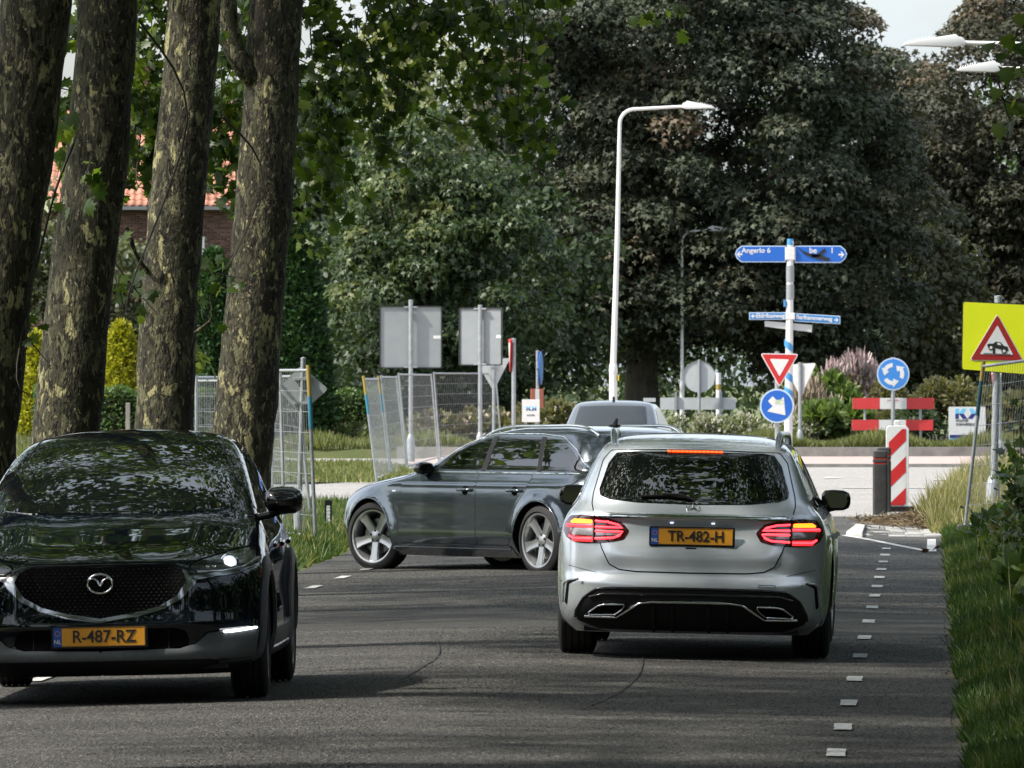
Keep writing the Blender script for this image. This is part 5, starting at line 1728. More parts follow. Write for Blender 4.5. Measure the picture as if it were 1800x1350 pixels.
def fence_panel(label, pa, pb, h=2.0, group=None, tapeA=False, tapeB=False, leanA=(0, 0), leanB=(0, 0), foot=True, frng=(-.36, .36), step=.115, name='wire_fence', za=0.0, zb=0.0):
    """one site fence panel from ground point pa to pb; lean moves its top."""
    A, B = Vector((pa[0], pa[1], za)), Vector((pb[0], pb[1], zb))
    mid = (A + B) / 2
    t = thing(name, (mid.x, mid.y, 0), label, 'fence', group=group)
    o = Vector((mid.x, mid.y, 0))
    a0, b0 = A - o, B - o
    a1, b1 = a0 + Vector((leanA[0], leanA[1], h)), b0 + Vector((leanB[0], leanB[1], h))
    lerp = lambda u, v: (a0 * (1 - u) + b0 * u) * (1 - v) + (a1 * (1 - u) + b1 * u) * v
    for (p, q, tp) in ((a0, a1, tapeA), (b0, b1, tapeB)):
        po = MB().tube([p + Vector((0, 0, -.1)), q], .021, 10).build('post', M['galv'], t, smooth=60)
        if tp:
            MB().tube([p.lerp(q, .955), q + (q - p).normalized() * .03], .026, 10).build('tape', M['yellowtape'], po, smooth=60)
            MB().tube([p.lerp(q, .84), p.lerp(q, .955)], .0255, 10).build('tape', M['yellowtape'], po, smooth=60)
            MB().tube([p.lerp(q, .66), p.lerp(q, .84)], .0255, 10).build('tape', M['tealtape'], po, smooth=60)
    for v, nm in ((.985, 'top_rail'), (.06, 'bottom_rail')):
        MB().tube([lerp(0, v), lerp(1, v)], .018, 8).build(nm, M['galv'], t, smooth=60)
    w = MB()
    ln = (B - A).length
    nv = 34
    for i in range(1, nv): w.tube([lerp(i / nv, .06), lerp(i / nv, .985)], .0021, 4, cap=False)
    for i in range(1, 8):
        v = .06 + .925 * i / 8
        w.tube([lerp(0, v), lerp(1, v)], .0030, 4, cap=False)
    wm = w.build('wire_mesh', M['wire'], t, smooth=0)
    wm['kind'] = 'stuff'
    if foot:
        for p in (a0, b0): MB().prism(rpoly([(frng[0], -.02), (frng[1], -.02), (frng[1] - .04, .13), (frng[0] + .04, .13)], .02), -.11, .11, Matrix.Translation((p.x, p.y, p.z))).build('concrete_foot', noisy('dark_concrete', [(.06, .06, .055), (.11, .108, .10)], 8, rough=.9), t, smooth=0, bevel=.01)
    return t


M['wire'] = principled('fence_wire', (.27, .28, .29), .5, .3)


def gp(px, d): return ((px - 900) * d / FPX, d)


G = 'wire site fence panels on the left'
fence_panel('wire fence panel ending in a tall yellow taped post right of the rightmost plane tree', gp(556, 96), gp(430, 101.5), 2.02, G, tapeA=True, leanA=(-.09, 0), leanB=(-.05, 0), za=-.05, zb=-.05, foot=False)
fence_panel('wire fence panel crossing behind the rightmost plane trunk', gp(500, 106), gp(395, 110), 1.98, G, leanA=(-.05, 0), leanB=(0, 0), za=-.05, zb=-.05, foot=False)
fence_panel('wire fence panel seen between the third and fourth plane trunks', gp(448, 118), gp(330, 124), 1.9, G, za=-.05, zb=-.05, foot=False)
fence_panel('second layer of wire fence seen between the third and fourth plane trunks', gp(440, 128), gp(345, 121), 1.95, G, za=-.05, zb=-.05, foot=False)
fence_panel('steeply seen wire fence panel just left of the diamond sign back', gp(548, 112), gp(478, 126), 1.96, G, leanA=(-.2, 0), leanB=(.02, 0), za=-.05, zb=-.05, foot=False)
G = 'wire site fence panels in the middle'
fence_panel('nearest middle wire fence panel with yellow and blue taped leaning post', gp(664, 150), gp(688, 158), 1.88, G, tapeA=True, tapeB=True, leanA=(-.25, 0), leanB=(-.24, 0), foot=False)
fence_panel('middle wire fence panel between the two taped posts and the sign post', gp(690, 158), gp(716, 170), 1.92, G, leanA=(-.22, 0), leanB=(-.22, 0), foot=False)
fence_panel('middle wire fence panel behind the large square sign back', gp(718, 171), gp(772, 190), 1.98, G, leanA=(-.2, 0), leanB=(-.18, 0), foot=False)
fence_panel('farthest middle wire fence panel running to the triangular sign back', gp(775, 191), gp(884, 206), 2.02, G, leanA=(-.16, 0), leanB=(-.18, 0), foot=False)
fence_panel('wire fence panel on a concrete foot in front of the yellow board', gp(1693, 99.3), gp(1850, 97), 2.0, 'wire site fence panel at the right', tapeA=False, leanA=(.235, 0), leanB=(.2, 0), za=0.02, zb=.15, frng=(-.10, .42))
o = bpy.data.objects.get('wire_fence.009')
# yellow and teal tape on the top of that leaning post
pp = Vector((gp(1693, 99.3)[0], 99.3, .02)); qq = pp + Vector((.235, 0, 2.0))
off = o.location
MB().tube([pp.lerp(qq, .90) - off, qq - off + Vector((.003, 0, .03))], .0255, 10).build('tape', M['yellowtape'], o, smooth=60)
MB().tube([pp.lerp(qq, .70) - off, pp.lerp(qq, .90) - off], .025, 10).build('tape', principled('dark_teal_tape', (.012, .07, .09), .6), o, smooth=60)

# diamond sign back on a post, by the left fence
d = 99.0
s = FPX / d
b = at(524, 0, d)
t = thing('diamond_sign', (b.x, d, -.08), 'grey back of a diamond shaped sign on a post by the left fence', 'road sign', rz=R(-6))
zc = CAM_H + .08 - (684 - 669) / s
q = 43 / s
MB().prism(rpoly([(-q * .95 + .02, zc), (.02, zc - q), (q + .06, zc), (.02, zc + q * .95)], .04), .06, .075).build('panel', M['alu'], t, smooth=0)
MB().prism(rpoly([(-q * .97 + .02, zc), (.02, zc - q * 1.02), (q * 1.02 + .06, zc), (.02, zc + q * .97)], .04), .076, .09).build('back_edge', M['black_edge'], t, smooth=0)
pole(t, 0, 0, zc + q + .06, .028, lean=.06)
clamp(t, .05, zc + .12, .2, .02); clamp(t, .04, zc - .16, .2, .02)
# a garden post in front of the hedge between the trunks
d = 240
b = at(225, 0, d)
t = thing('garden_post', (b.x, d, -.1), 'short pale wooden post in front of the hedge between two plane trunks', 'post')
MB().box((0, 0, .65), (.12, .12, 1.3)).build('post', noisy('grey_wood', [(.20, .18, .15), (.32, .30, .26)], 8, rough=.9), t, smooth=0, bevel=.012)

d = 230.0
b = at(1263, 0, d)
t = thing('white_post', (b.x, d, .1), 'slim white post with a yellow mark between the round sign back and the finger post', 'post')
MB().tube([(0, 0, 0), (0, 0, CAM_H + (669 - 655) * d / FPX - .1)], .07, 12).build('post', M['lamp_white'], t, smooth=60)
MB().tube([(0, 0, CAM_H - .35), (0, 0, CAM_H - .2)], .073, 12).build('yellow_mark', M['yellowtape'], t, smooth=60)
# ------------------------------------------------------------------ cars


def pchip(x, y, q):
    x = np.asarray(x, float); y = np.asarray(y, float)
    h = np.diff(x); dl = np.diff(y) / h
    m = np.zeros_like(y)
    for i in range(1, len(x) - 1):
        if dl[i - 1] * dl[i] > 0:
            w1, w2 = 2 * h[i] + h[i - 1], h[i] + 2 * h[i - 1]
            m[i] = (w1 + w2) / (w1 / dl[i - 1] + w2 / dl[i])
    m[0], m[-1] = dl[0], dl[-1]
    i = np.clip(np.searchsorted(x, q) - 1, 0, len(x) - 2)
    t = (q - x[i]) / h[i]
    return (2 * t ** 3 - 3 * t ** 2 + 1) * y[i] + (t ** 3 - 2 * t ** 2 + t) * h[i] * m[i] + (-2 * t ** 3 + 3 * t ** 2) * y[i + 1] + (t ** 3 - t ** 2) * h[i] * m[i + 1]


def sstep(a, b, x):
    t = np.clip((x - a) / (b - a), 0, 1)
    return t * t * (3 - 2 * t)


M['tyre'] = noisy('tyre_rubber', [(.010, .010, .010), (.022, .021, .020)], 12, rough=.75)
M['chrome'] = principled('chrome', (.75, .76, .77), .08, 1.0)
M['darkchrome'] = principled('dark_chrome', (.30, .31, .32), .14, 1.0)
M['gloss_black'] = principled('gloss_black', (.006, .006, .007), .08, coat=.6)
M['seam'] = principled('seam_black', (.003, .003, .003), .7, spec=.05)
M['cladding'] = noisy('grey_cladding', [(.085, .093, .098), (.11, .118, .123)], 30, rough=.5)
M['alloy'] = principled('alloy_wheel', (.37, .38, .385), .34, .75)
M['alloy_dark'] = principled('dark_alloy', (.09, .09, .095), .35, .8)
M['glass'] = principled('dark_car_glass', (.004, .005, .005), .012, spec=.5, ior=1.95)
M['plate_yellow'] = principled('plate_yellow', (.66, .29, .018), .45)
M['plate_blue'] = principled('plate_blue', (.012, .07, .33), .45)
M['lens_red'] = principled('red_lens', (.12, .004, .006), .08, coat=.8)
M['lens_dark'] = principled('dark_red_lens', (.035, .002, .004), .07, coat=.8)
M['lens_clear'] = principled('clear_lens', (.30, .27, .27), .12, .5, coat=.8)
M['glow_red'] = principled('red_light', (.7, .02, .03), .3, emit=(1.0, .035, .05), estr=2.2)
M['glow_soft'] = principled('soft_red_light', (.5, .02, .02), .3, emit=(1.0, .03, .035), estr=.55)
M['glow_amber'] = principled('amber_light', (.8, .25, .01), .3, emit=(1.0, .20, .010), estr=1.6)
M['glow_brake'] = principled('brake_light', (.8, .05, .01), .3, emit=(1.0, .06, .010), estr=2.6)
M['glow_white'] = principled('headlight_glow', (.9, .9, .9), .3, emit=(.93, .97, 1.0), estr=9.0)
M['lamp_inner'] = principled('headlight_inner', (.10, .105, .11), .18, .9, coat=.5)
M['glow_rim'] = principled('headlight_rim_glow', (.6, .65, .7), .15, coat=1.0, emit=(.75, .86, 1.0), estr=.45)
M['glow_plate'] = principled('plate_lamp', (.6, .65, .75), .3, emit=(.7, .8, 1.0), estr=.7)
M['glow_drl'] = principled('running_light_glow', (.9, .9, .9), .3, emit=(.95, .97, 1.0), estr=4.0)


class Car:
    def __init__(s, name, label, levels, paint, wb, wr, arches, loc, heading, roll=0.0, disp=None, barrel=.035, nlev=96, group=None, clip=None):
        """levels: rows (z, x front, x rear, half width, front corner length, front squareness, rear corner length, rear squareness)."""
        s.t = thing(name, loc, label, 'car', rz=heading, group=group)
        s.t.rotation_euler = (Matrix.Rotation(heading, 3, 'Z') @ Matrix.Rotation(roll, 3, 'X')).to_euler()
        s.paint = paint; s.wr = wr; s.wb = wb
        A = np.array(levels, float)
        ds = np.abs(np.diff(A[:, 0])) + .30 * np.abs(np.diff(A[:, 1])) + .30 * np.abs(np.diff(A[:, 2])) + .35 * np.abs(np.diff(A[:, 3]))
        tt = np.concatenate([[0], np.cumsum(ds)])
        q = np.linspace(0, tt[-1], nlev)
        C = [pchip(tt, A[:, k], q) for k in range(8)]
        nf, ns, nr = 30, 70, 30
        ph = np.linspace(0, PI / 2, nf, endpoint=False)
        ring = []
        for z, xf, xr, w, Lf, ef, Lr, er in zip(*C):
            m = (xf - xr) / 2 * .98
            Lf, Lr = min(Lf, m), min(Lr, m)
            x = np.concatenate([xf - Lf + Lf * np.cos(ph) ** (2 / ef), np.linspace(xf - Lf, xr + Lr, ns), (xr + Lr - Lr * np.cos(ph[::-1]) ** (2 / er))])
            y = np.concatenate([w * np.sin(ph) ** (2 / ef), np.full(ns, w), w * np.sin(ph[::-1]) ** (2 / er)])
            y = y * (1 - barrel * ((x - .1) / 2.2) ** 2)
            ring.append(np.stack([np.concatenate([x, x[::-1][1:-1]]), np.concatenate([y, -y[::-1][1:-1]]), np.full(2 * len(x) - 2, z)], 1))
        G = np.array(ring)                       # levels x ring x 3
        nl, nr_ = G.shape[:2]
        V = G.reshape(-1, 3)
        idx = np.arange(nl * nr_).reshape(nl, nr_)
        a, b = idx[:-1], idx[1:]
        F = np.stack([a, np.roll(a, -1, 1), np.roll(b, -1, 1), b], -1).reshape(-1, 4)
        if disp is not None:
            me0 = np_mesh('tmp', V, F, None)
            nn = np.zeros(len(V) * 3, dtype=np.float32); me0.vertices.foreach_get('normal', nn)
            bpy.data.meshes.remove(me0)
            V = disp(V.copy(), nn.reshape(-1, 3))
        me = np_mesh('body', V, F, paint, smooth=True)
        bm = bmesh.new(); bm.from_mesh(me)
        bmesh.ops.remove_doubles(bm, verts=bm.verts, dist=1e-4)
        bmesh.ops.recalc_face_normals(bm, faces=bm.faces)
        bm.normal_update()
        bot = [e for e in bm.edges if e.is_boundary and e.verts[0].co.z < .5]
        bm.verts.ensure_lookup_table(); bm.faces.ensure_lookup_table()
        cz = sum((f.normal.z * f.calc_area() for f in bm.faces if f.calc_center_median().z > 1.2), 0)
        if cz < 0:
            bmesh.ops.reverse_faces(bm, faces=bm.faces); bm.normal_update()
        s.bv = [v.co.copy() for v in bm.verts]; s.bn = [v.normal.copy() for v in bm.verts]
        s.bf = [tuple(v.index for v in f.verts) for f in bm.faces]
        s.bvh = BVHTree.FromPolygons(s.bv, s.bf)
        # wheel openings, cut cleanly round
        s.arches = arches
        for (ax, az, ar) in arches:
            for sy in (1, -1):
                inside = [f for f in bm.faces if f.calc_center_median().y * sy > .45 and abs(f.calc_center_median().x - ax) < ar + .15 and f.calc_center_median().z < az + ar + .15]
                nseg = 30
                for k in range(nseg):
                    th = 2 * PI * k / nseg
                    no = Vector((math.cos(th), 0, math.sin(th)))
                    co = Vector((ax, 0, az)) + no * ar
                    inside = [f for f in inside if f.is_valid]
                    ge = set(inside)
                    for f in inside: ge.update(f.edges); ge.update(f.verts)
                    res = bmesh.ops.bisect_plane(bm, geom=list(ge), dist=1e-5, plane_co=co, plane_no=no)
                    cand = set(f for f in inside if f.is_valid) | set(g for g in res['geom'] if isinstance(g, bmesh.types.BMFace) and g.is_valid)
                    inside = [f for f in cand if (f.calc_center_median() - co).dot(no) < 0]
                bmesh.ops.delete(bm, geom=[f for f in inside if f.is_valid], context='FACES')
        bm.to_mesh(me); bm.free()
        me.shade_smooth()
        s.body = link_mesh('body', me, s.t)
        s.under()

    def under(s):
        mb = MB()
        zb = min(v.z for v in s.bv)
        xs = [v.x for v in s.bv if v.z < zb + .02]
        w = max(v.y for v in s.bv if v.z < zb + .02)
        mb.box(((max(xs) + min(xs)) / 2, 0, zb + .03), (max(xs) - min(xs) - .1, w * 1.72, .05))
        mb.box(((max(xs) + min(xs)) / 2, 0, .50), (max(xs) - min(xs) - .9, 1.2, .62))
        mb.build('underbody', M['black_pl'], s.t, smooth=0)
        for (ax, az, ar) in s.arches:
            for sy in (1, -1):
                w = MB()
                n = 24
                V, F = [], []
                for k in range(n + 1):
                    a = -.35 + (PI + .7) * k / n
                    for yy in (.89, .55): V.append((ax + (ar + .012) * math.cos(a), sy * yy * (1 if yy > .6 else 1), az + (ar + .012) * math.sin(a)))
                # keep the liner inside the skin
                for i in range(0, len(V), 2):
                    h = s.cast('L' if sy > 0 else 'R', V[i][0], max(V[i][2], .2))
                    if h: V[i] = (V[i][0], h[0].y - sy * .006, V[i][2])
                for k in range(n): F.append((2 * k, 2 * k + 1, 2 * k + 3, 2 * k + 2))
                w.add(V, F)
                w.prism([p for p in circle(ax, az, ar + .012, 32) if p[1] > .2], sy * .55 - .005, sy * .55 + .005)
                w.build('wheel_liner', M['black_pl'], s.t, smooth=0)

    def cast(s, side, a, b):
        """point and normal on the skin. side L/R: (x, z); B/F: (y, z); T: (x, y)."""
        o, d = {'L': (Vector((a, 5, b)), Vector((0, -1, 0))), 'R': (Vector((a, -5, b)), Vector((0, 1, 0))),
                'B': (Vector((-6, a, b)), Vector((1, 0, 0))), 'F': (Vector((6, a, b)), Vector((-1, 0, 0))), 'T': (Vector((a, b, 4)), Vector((0, 0, -1)))}[side]
        p, n, i, _ = s.bvh.ray_cast(o, d)
        if p is None: return None
        f = s.bf[i]
        w = poly_3d_calc([s.bv[k] for k in f], p)
        nn = Vector((0, 0, 0))
        for k, ww in zip(f, w): nn += s.bn[k] * ww
        if nn.length < 1e-6: nn = n
        nn.normalize()
        if nn.dot(d) > 0: nn = -nn
        return p, nn

    def patch(s, name, poly, side, off, mat, parent=None, res=.035, skirt=.006, lift=None, quiet=True):
        """a panel that follows the skin inside the outline poly."""
        pts = [Vector(p) for p in poly]
        # even out the outline
        out = []
        n = len(pts)
        for i in range(n):
            a, b = pts[i], pts[(i + 1) % n]
            k = max(1, int((b - a).length / res))
            for j in range(k): out.append(a.lerp(b, j / k))
        m = len(out)
        xs = [p.x for p in out]; ys = [p.y for p in out]
        vv = list(out)

        def inside(x, y):
            c = False
            for i in range(m):
                a, b = out[i], out[i - 1]
                if (a.y > y) != (b.y > y) and x < (b.x - a.x) * (y - a.y) / (b.y - a.y) + a.x: c = not c
            return c
        gx = np.arange(min(xs) + res * .5, max(xs), res); gy = np.arange(min(ys) + res * .5, max(ys), res)
        O = np.array([(p.x, p.y) for p in out])
        for x in gx:
            for y in gy:
                if inside(x, y) and ((O - (x, y)) ** 2).sum(1).min() > (res * .45) ** 2: vv.append(Vector((x, y)))
        vs, _, fs, *_ = delaunay_2d_cdt(vv, [(i, (i + 1) % m) for i in range(m)], [], 1, 1e-6)
        P, Nn = [], []
        bad = set()
        for i, v in enumerate(vs):
            h = s.cast(side, v.x, v.y)
            if h is None:
                bad.add(i); P.append(Vector((0, 0, 0))); Nn.append(Vector((0, 0, 1))); continue
            o_ = off + (lift(v.x, v.y) if lift else 0)
            P.append(h[0] + h[1] * o_); Nn.append(h[1])
        F = [f for f in fs if not any(i in bad for i in f)]
        if not F: return None
        # face outwards
        F2 = []
        for f in F:
            nr = (P[f[1]] - P[f[0]]).cross(P[f[2]] - P[f[0]])
            F2.append(tuple(f) if nr.dot(Nn[f[0]]) > 0 else tuple(reversed(f)))
        # skirt round the border
        ec = {}
        for f in F2:
            for i in range(len(f)):
                e = (f[i], f[(i + 1) % len(f)]); ec[e] = True
        br = [e for e in ec if (e[1], e[0]) not in ec]
        V = [tuple(p) for p in P]; NN = [tuple(q) for q in Nn]
        low = {}
        for a, b in br:
            for k in (a, b):
                if k not in low:
                    low[k] = len(V); V.append(tuple(P[k] - Nn[k] * skirt)); NN.append(tuple(Nn[k]))
        for a, b in br: F2.append((b, a, low[a], low[b]))
        me = bpy.data.meshes.new(name)
        me.from_pydata(V, [], F2)
        me.materials.append(mat)
        me.shade_smooth(); me.update()
        me.normals_split_custom_set_from_vertices(NN)
        return link_mesh(name, me, parent if parent is not None else s.t)

    def panel(s, name, poly, side, mat=None, off=.0022, parent=None, gap=.0045, res=.035):
        """a body panel with its dark shut line round it."""
        o = s.patch(name, poly, side, off, mat or s.paint, parent, res)
        c = sum((Vector(p) for p in poly), Vector((0, 0))) / len(poly)
        big = offset_poly(poly, gap)
        s.patch('shut_line', big, side, off * .45, M['seam'], o, res, skirt=.002)
        return o

    def line(s, name, pts, side, r, mat, parent=None, off=0.0, n=6, flat=1.0, step=.03, closed=False):
        P = []
        pp = [Vector(p) for p in pts]
        if closed: pp = pp + [pp[0]]
        for i in range(len(pp) - 1):
            k = max(1, int((pp[i + 1] - pp[i]).length / step))
            for j in range(k): P.append(pp[i].lerp(pp[i + 1], j / k))
        P.append(pp[-1])
        Q = []
        for p in P:
            h = s.cast(side, p.x, p.y)
            if h: Q.append(h[0] + h[1] * off)
        if len(Q) < 2: return None
        return MB().tube(Q, r, n, flat=flat).build(name, mat, parent if parent is not None else s.t, smooth=60)

    def wheel(s, x, sy, style, w=.225, steer=0.0, ymax=.885, rim_r=.235, dark=False):
        """one wheel; sy +1 on the car's left."""
        r = s.wr
        root = sub('wheel', s.t, (x, sy * (ymax - w / 2), r), (0, 0, steer))
        X = Matrix.Rotation(R(-90) * sy, 4, 'X')      # lathe axis z -> outward
        h = w / 2
        prof = [(rim_r + .004, -h * .86), (rim_r + .03, -h * .98), (r - .06, -h), (r - .02, -h * .90), (r - .004, -h * .78)]
        for g in (-.52, -.18, .18, .52): prof += [(r, h * g - .012), (r - .008, h * g - .006), (r - .008, h * g + .006), (r, h * g + .012)]
        prof += [(r - .004, h * .78), (r - .02, h * .90), (r - .06, h), (rim_r + .03, h * .98), (rim_r + .004, h * .86)]
        MB().lathe(prof, 64, X, closed=True).build('tyre', M['tyre'], root, smooth=35)
        rm = MB()
        rm.lathe([(rim_r + .008, h * .84), (rim_r + .006, h * .93), (rim_r - .008, h * .90), (rim_r - .018, h * .72), (rim_r - .03, h * .2), (rim_r - .035, -h * .8), (rim_r + .004, -h * .8)], 56, X, closed=True)
        al = M['alloy_dark'] if dark else M['alloy']
        rim = rm.build('rim', al, root, smooth=40)
        bk = MB().lathe([(rim_r - .02, -h * .1), (0, -h * .1)], 40, X).build('brake_well', M['black_pl'], root)
        MB().lathe([(rim_r * .68, -h * .05), (rim_r * .68, h * .12), (rim_r * .3, h * .12), (rim_r * .3, h * .2), (0, h * .2)], 36, X).build('brake_disc', principled('brake_steel', (.16, .16, .16), .4, .9), root, smooth=35)
        ns = 5 if style == 'five' else 10
        ph0 = .31
        for k in range(ns):
            a = 2 * PI * k / ns + ph0
            c, si = math.cos(a), math.sin(a)
            mb = MB()
            if style == 'five':
                st = [(.045, .046, .52), (.10, .043, .60), (.17, .044, .70), (rim_r - .012, .062, .80)]
            else:
                st = [(.045, .018, .50), (.12, .014, .62), (rim_r - .012, .018, .80)]
            V, F = [], []
            for (rad, hw, zz) in st:
                for (tw, dz) in ((-hw, -.018), (-hw * .82, 0), (-hw * .25, .004 if style != 'five' else -.006), (hw * .25, .004 if style != 'five' else -.006), (hw * .82, 0), (hw, -.018)):
                    p = Vector((rad * c - tw * si, rad * si + tw * c, h * zz + dz))
                    V.append(X @ p)
            m = 6
            for i in range(len(st) - 1):
                for j in range(m - 1): F.append((i * m + j, i * m + j + 1, (i + 1) * m + j + 1, (i + 1) * m + j))
            mb.add(V, F)
            mb.build('spoke', al, root, smooth=25)
        MB().lathe([(.062, h * .40), (.058, h * .56), (.034, h * .62), (.030, h * .64), (0, h * .645)], 24, X).build('hub', al, root, smooth=35)
        for k in range(5):
            a = 2 * PI * k / 5 + ph0 + PI / 5
            MB().lathe([(.011, h * .5), (.011, h * .62), (0, h * .62)], 8, X @ Matrix.Translation((.052 * math.cos(a), .052 * math.sin(a), 0))).build('wheel_bolt', M['black_pl'], root)
        return root

    def mirror(s, x, z, sy, y0, y1, mat, h=.13, d=.11, glassmat=None, face=-1, ind=False):
        """door mirror; the glass looks backwards."""
        root = sub('mirror', s.t, (x, 0, z))
        n = 20
        V, F = [], []
        st = [(0.0, .55, .75), (.12, .92, .95), (.4, 1.0, 1.0), (.75, .95, .95), (.94, .72, .75), (1.0, .3, .35)]
        for (q, kh, kd) in st:
            y = y0 + (y1 - y0) * q
            for k in range(n):
                a = 2 * PI * k / n
                ca, sa = math.cos(a), math.sin(a)
                # flat to the rear, rounded to the front
                xx = d * kd * (ca if ca > 0 else ca * .22)
                zz = h / 2 * kh * (abs(sa) ** .75) * (1 if sa > 0 else -1)
                V.append((xx - .02 * q, sy * y, zz))
        for i in range(len(st) - 1):
            for k in range(n):
                f = (i * n + k, i * n + (k + 1) % n, (i + 1) * n + (k + 1) % n, (i + 1) * n + k)
                F.append(f if sy < 0 else f[::-1])
        F.append(tuple(range(n)) if sy > 0 else tuple(range(n))[::-1]); F.append(tuple((len(st) - 1) * n + k for k in range(n))[::-1 if sy > 0 else 1])
        sh = MB().add(V, F).build('shell', mat, root, smooth=50)
        w = y1 - y0
        P = rpoly([(-w * .40, -h * .36), (w * .30, -h * .36), (w * .40, -h * .05), (w * .33, h * .36), (-w * .38, h * .38)], .03)
        gm = MB()
        yc = (y0 + y1) / 2
        gm.add([(-d * .235 - .012, sy * (yc + a), b) for a, b in P], [tuple(range(len(P)))])
        g = gm.build('mirror_glass', glassmat or M['mirror_glass'], root, smooth=0)
        me = g.data
        if me.polygons[0].normal.x > 0: me.flip_normals()
        MB().tube([(.02, sy * (y0 - .08), -h * .62), (.02, sy * (y0 + .02), -h * .5), (.02, sy * (y0 + .10), -h * .35)], [.032, .03, .028], 10, flat=.7).build('stalk', M['black_pl'], root, smooth=60)
        MB().tube([(d * .55, sy * (y0 + .02), -h * .38), (d * .3, sy * (y1 - .04), -h * .36)], .014, 8).build('lower_trim', M['gloss_black'], root, smooth=60)
        return root

    def plate(s, side, cx, cz, txt, parent=None, w=.52, h=.11, tilt=0.0):
        hp = s.cast(side, cx, cz)
        x = max([q[0].x for q in [s.cast(side, cx + a, cz + b) for a in (-w / 2, 0, w / 2) for b in (-h / 2, 0, h / 2)]], key=lambda v: v if side == 'F' else -v)
        sg = 1 if side == 'F' else -1
        root = sub('number_plate', s.t, (x + sg * .012, cx, cz), (0, 0, R(90) if side == 'F' else R(-90)))
        # local: x right as read, faces -y
        MB().prism(rpoly([(-w / 2 - .012, -h / 2 - .010), (w / 2 + .012, -h / 2 - .010), (w / 2 + .012, h / 2 + .010), (-w / 2 - .012, h / 2 + .010)], .012), .0, .012).build('holder', M['black_pl'], root, smooth=0)
        MB().prism(rpoly([(-w / 2, -h / 2), (w / 2, -h / 2), (w / 2, h / 2), (-w / 2, h / 2)], .008), -.003, -.0005).build('plate', M['plate_yellow'], root, smooth=0)
        MB().prism(rpoly([(-w / 2, -h / 2), (-w / 2 + .048, -h / 2), (-w / 2 + .048, h / 2), (-w / 2, h / 2)], [.006, 0, 0, .006]), -.0045, -.0032).build('country_band', M['plate_blue'], root, smooth=0)
        text_mesh('lettering', 'NL', .034, M['white'], root, (-w / 2 + .0245, -.0055, -h * .24), bold=.0004)
        text_mesh('lettering', txt, .098, M['ink'], root, (.026, -.0045, 0), bold=.0012, xs=.92)
        st = MB()
        for k in range(12):
            a = 2 * PI * k / 12
            st.box((-w / 2 + .0245 + .014 * math.cos(a), -.005, h * .2 + .014 * math.sin(a)), (.004, .001, .004))
        st.build('star_ring', M['plate_yellow'], root, smooth=0)
        rim = rpoly([(-w / 2 + .003, -h / 2 + .003), (w / 2 - .003, -h / 2 + .003), (w / 2 - .003, h / 2 - .003), (-w / 2 + .003, h / 2 - .003)], .008)
        MB().tube([(a, -.0035, b) for a, b in rim + [rim[0]]], .0014, 4).build('rim', M['ink'], root, smooth=0)
        return root


def offset_poly(poly, g):
    n = len(poly)
    P = [Vector(p) for p in poly]
    ar = sum(P[i].x * P[(i + 1) % n].y - P[(i + 1) % n].x * P[i].y for i in range(n))
    sg = 1 if ar > 0 else -1
    out = []
    for i in range(n):
        e0 = P[i] - P[i - 1]; e1 = P[(i + 1) % n] - P[i]
        if e0.length < 1e-6 or e1.length < 1e-6:
            out.append(tuple(P[i])); continue
        n0 = Vector((e0.y, -e0.x)).normalized() * sg; n1 = Vector((e1.y, -e1.x)).normalized() * sg
        b = n0 + n1
        if b.length < 1e-3: b = n0
        b.normalize()
        k = g / max(.4, b.dot(n0))
        out.append(tuple(P[i] + b * k))
    return out


M['mirror_glass'] = principled('mirror_glass', (.06, .065, .07), .03, 1.0)


def car_paint(name, col, metal, rough, flake=0.0):
    m = principled(name, col, rough, metal, coat=1.0, coat_rough=.02)
    b = m.node_tree.nodes['Principled BSDF']
    if flake:
        tc = N(m, 'ShaderNodeTexCoord')
        vo = N(m, 'ShaderNodeTexNoise', Scale=2.2, Detail=6)
        L(m, tc.outputs['Object'], vo.inputs['Vector'])
        L(m, ramp(m, vo.outputs[0], [(.3, tuple(c * (1 - flake) for c in col)), (.7, tuple(c * (1 + flake) for c in col))]), b.inputs['Base Color'])
        # thin film of road dust dulls the gloss unevenly
        r2 = N(m, 'ShaderNodeTexNoise', Scale=5.0, Detail=7)
        L(m, tc.outputs['Object'], r2.inputs['Vector'])
        rr = N(m, 'ShaderNodeMapRange'); rr.inputs[1].default_value = .35; rr.inputs[2].default_value = .75; rr.inputs[3].default_value = .015; rr.inputs[4].default_value = .07
        L(m, r2.outputs[0], rr.inputs[0]); L(m, rr.outputs[0], b.inputs['Coat Roughness'])
    return m


HEAD = math.atan(.0487)

# ================================================================== silver estate seen from behind
silver = car_paint('silver_paint', (.54, .58, .61), .55, .27, .04)


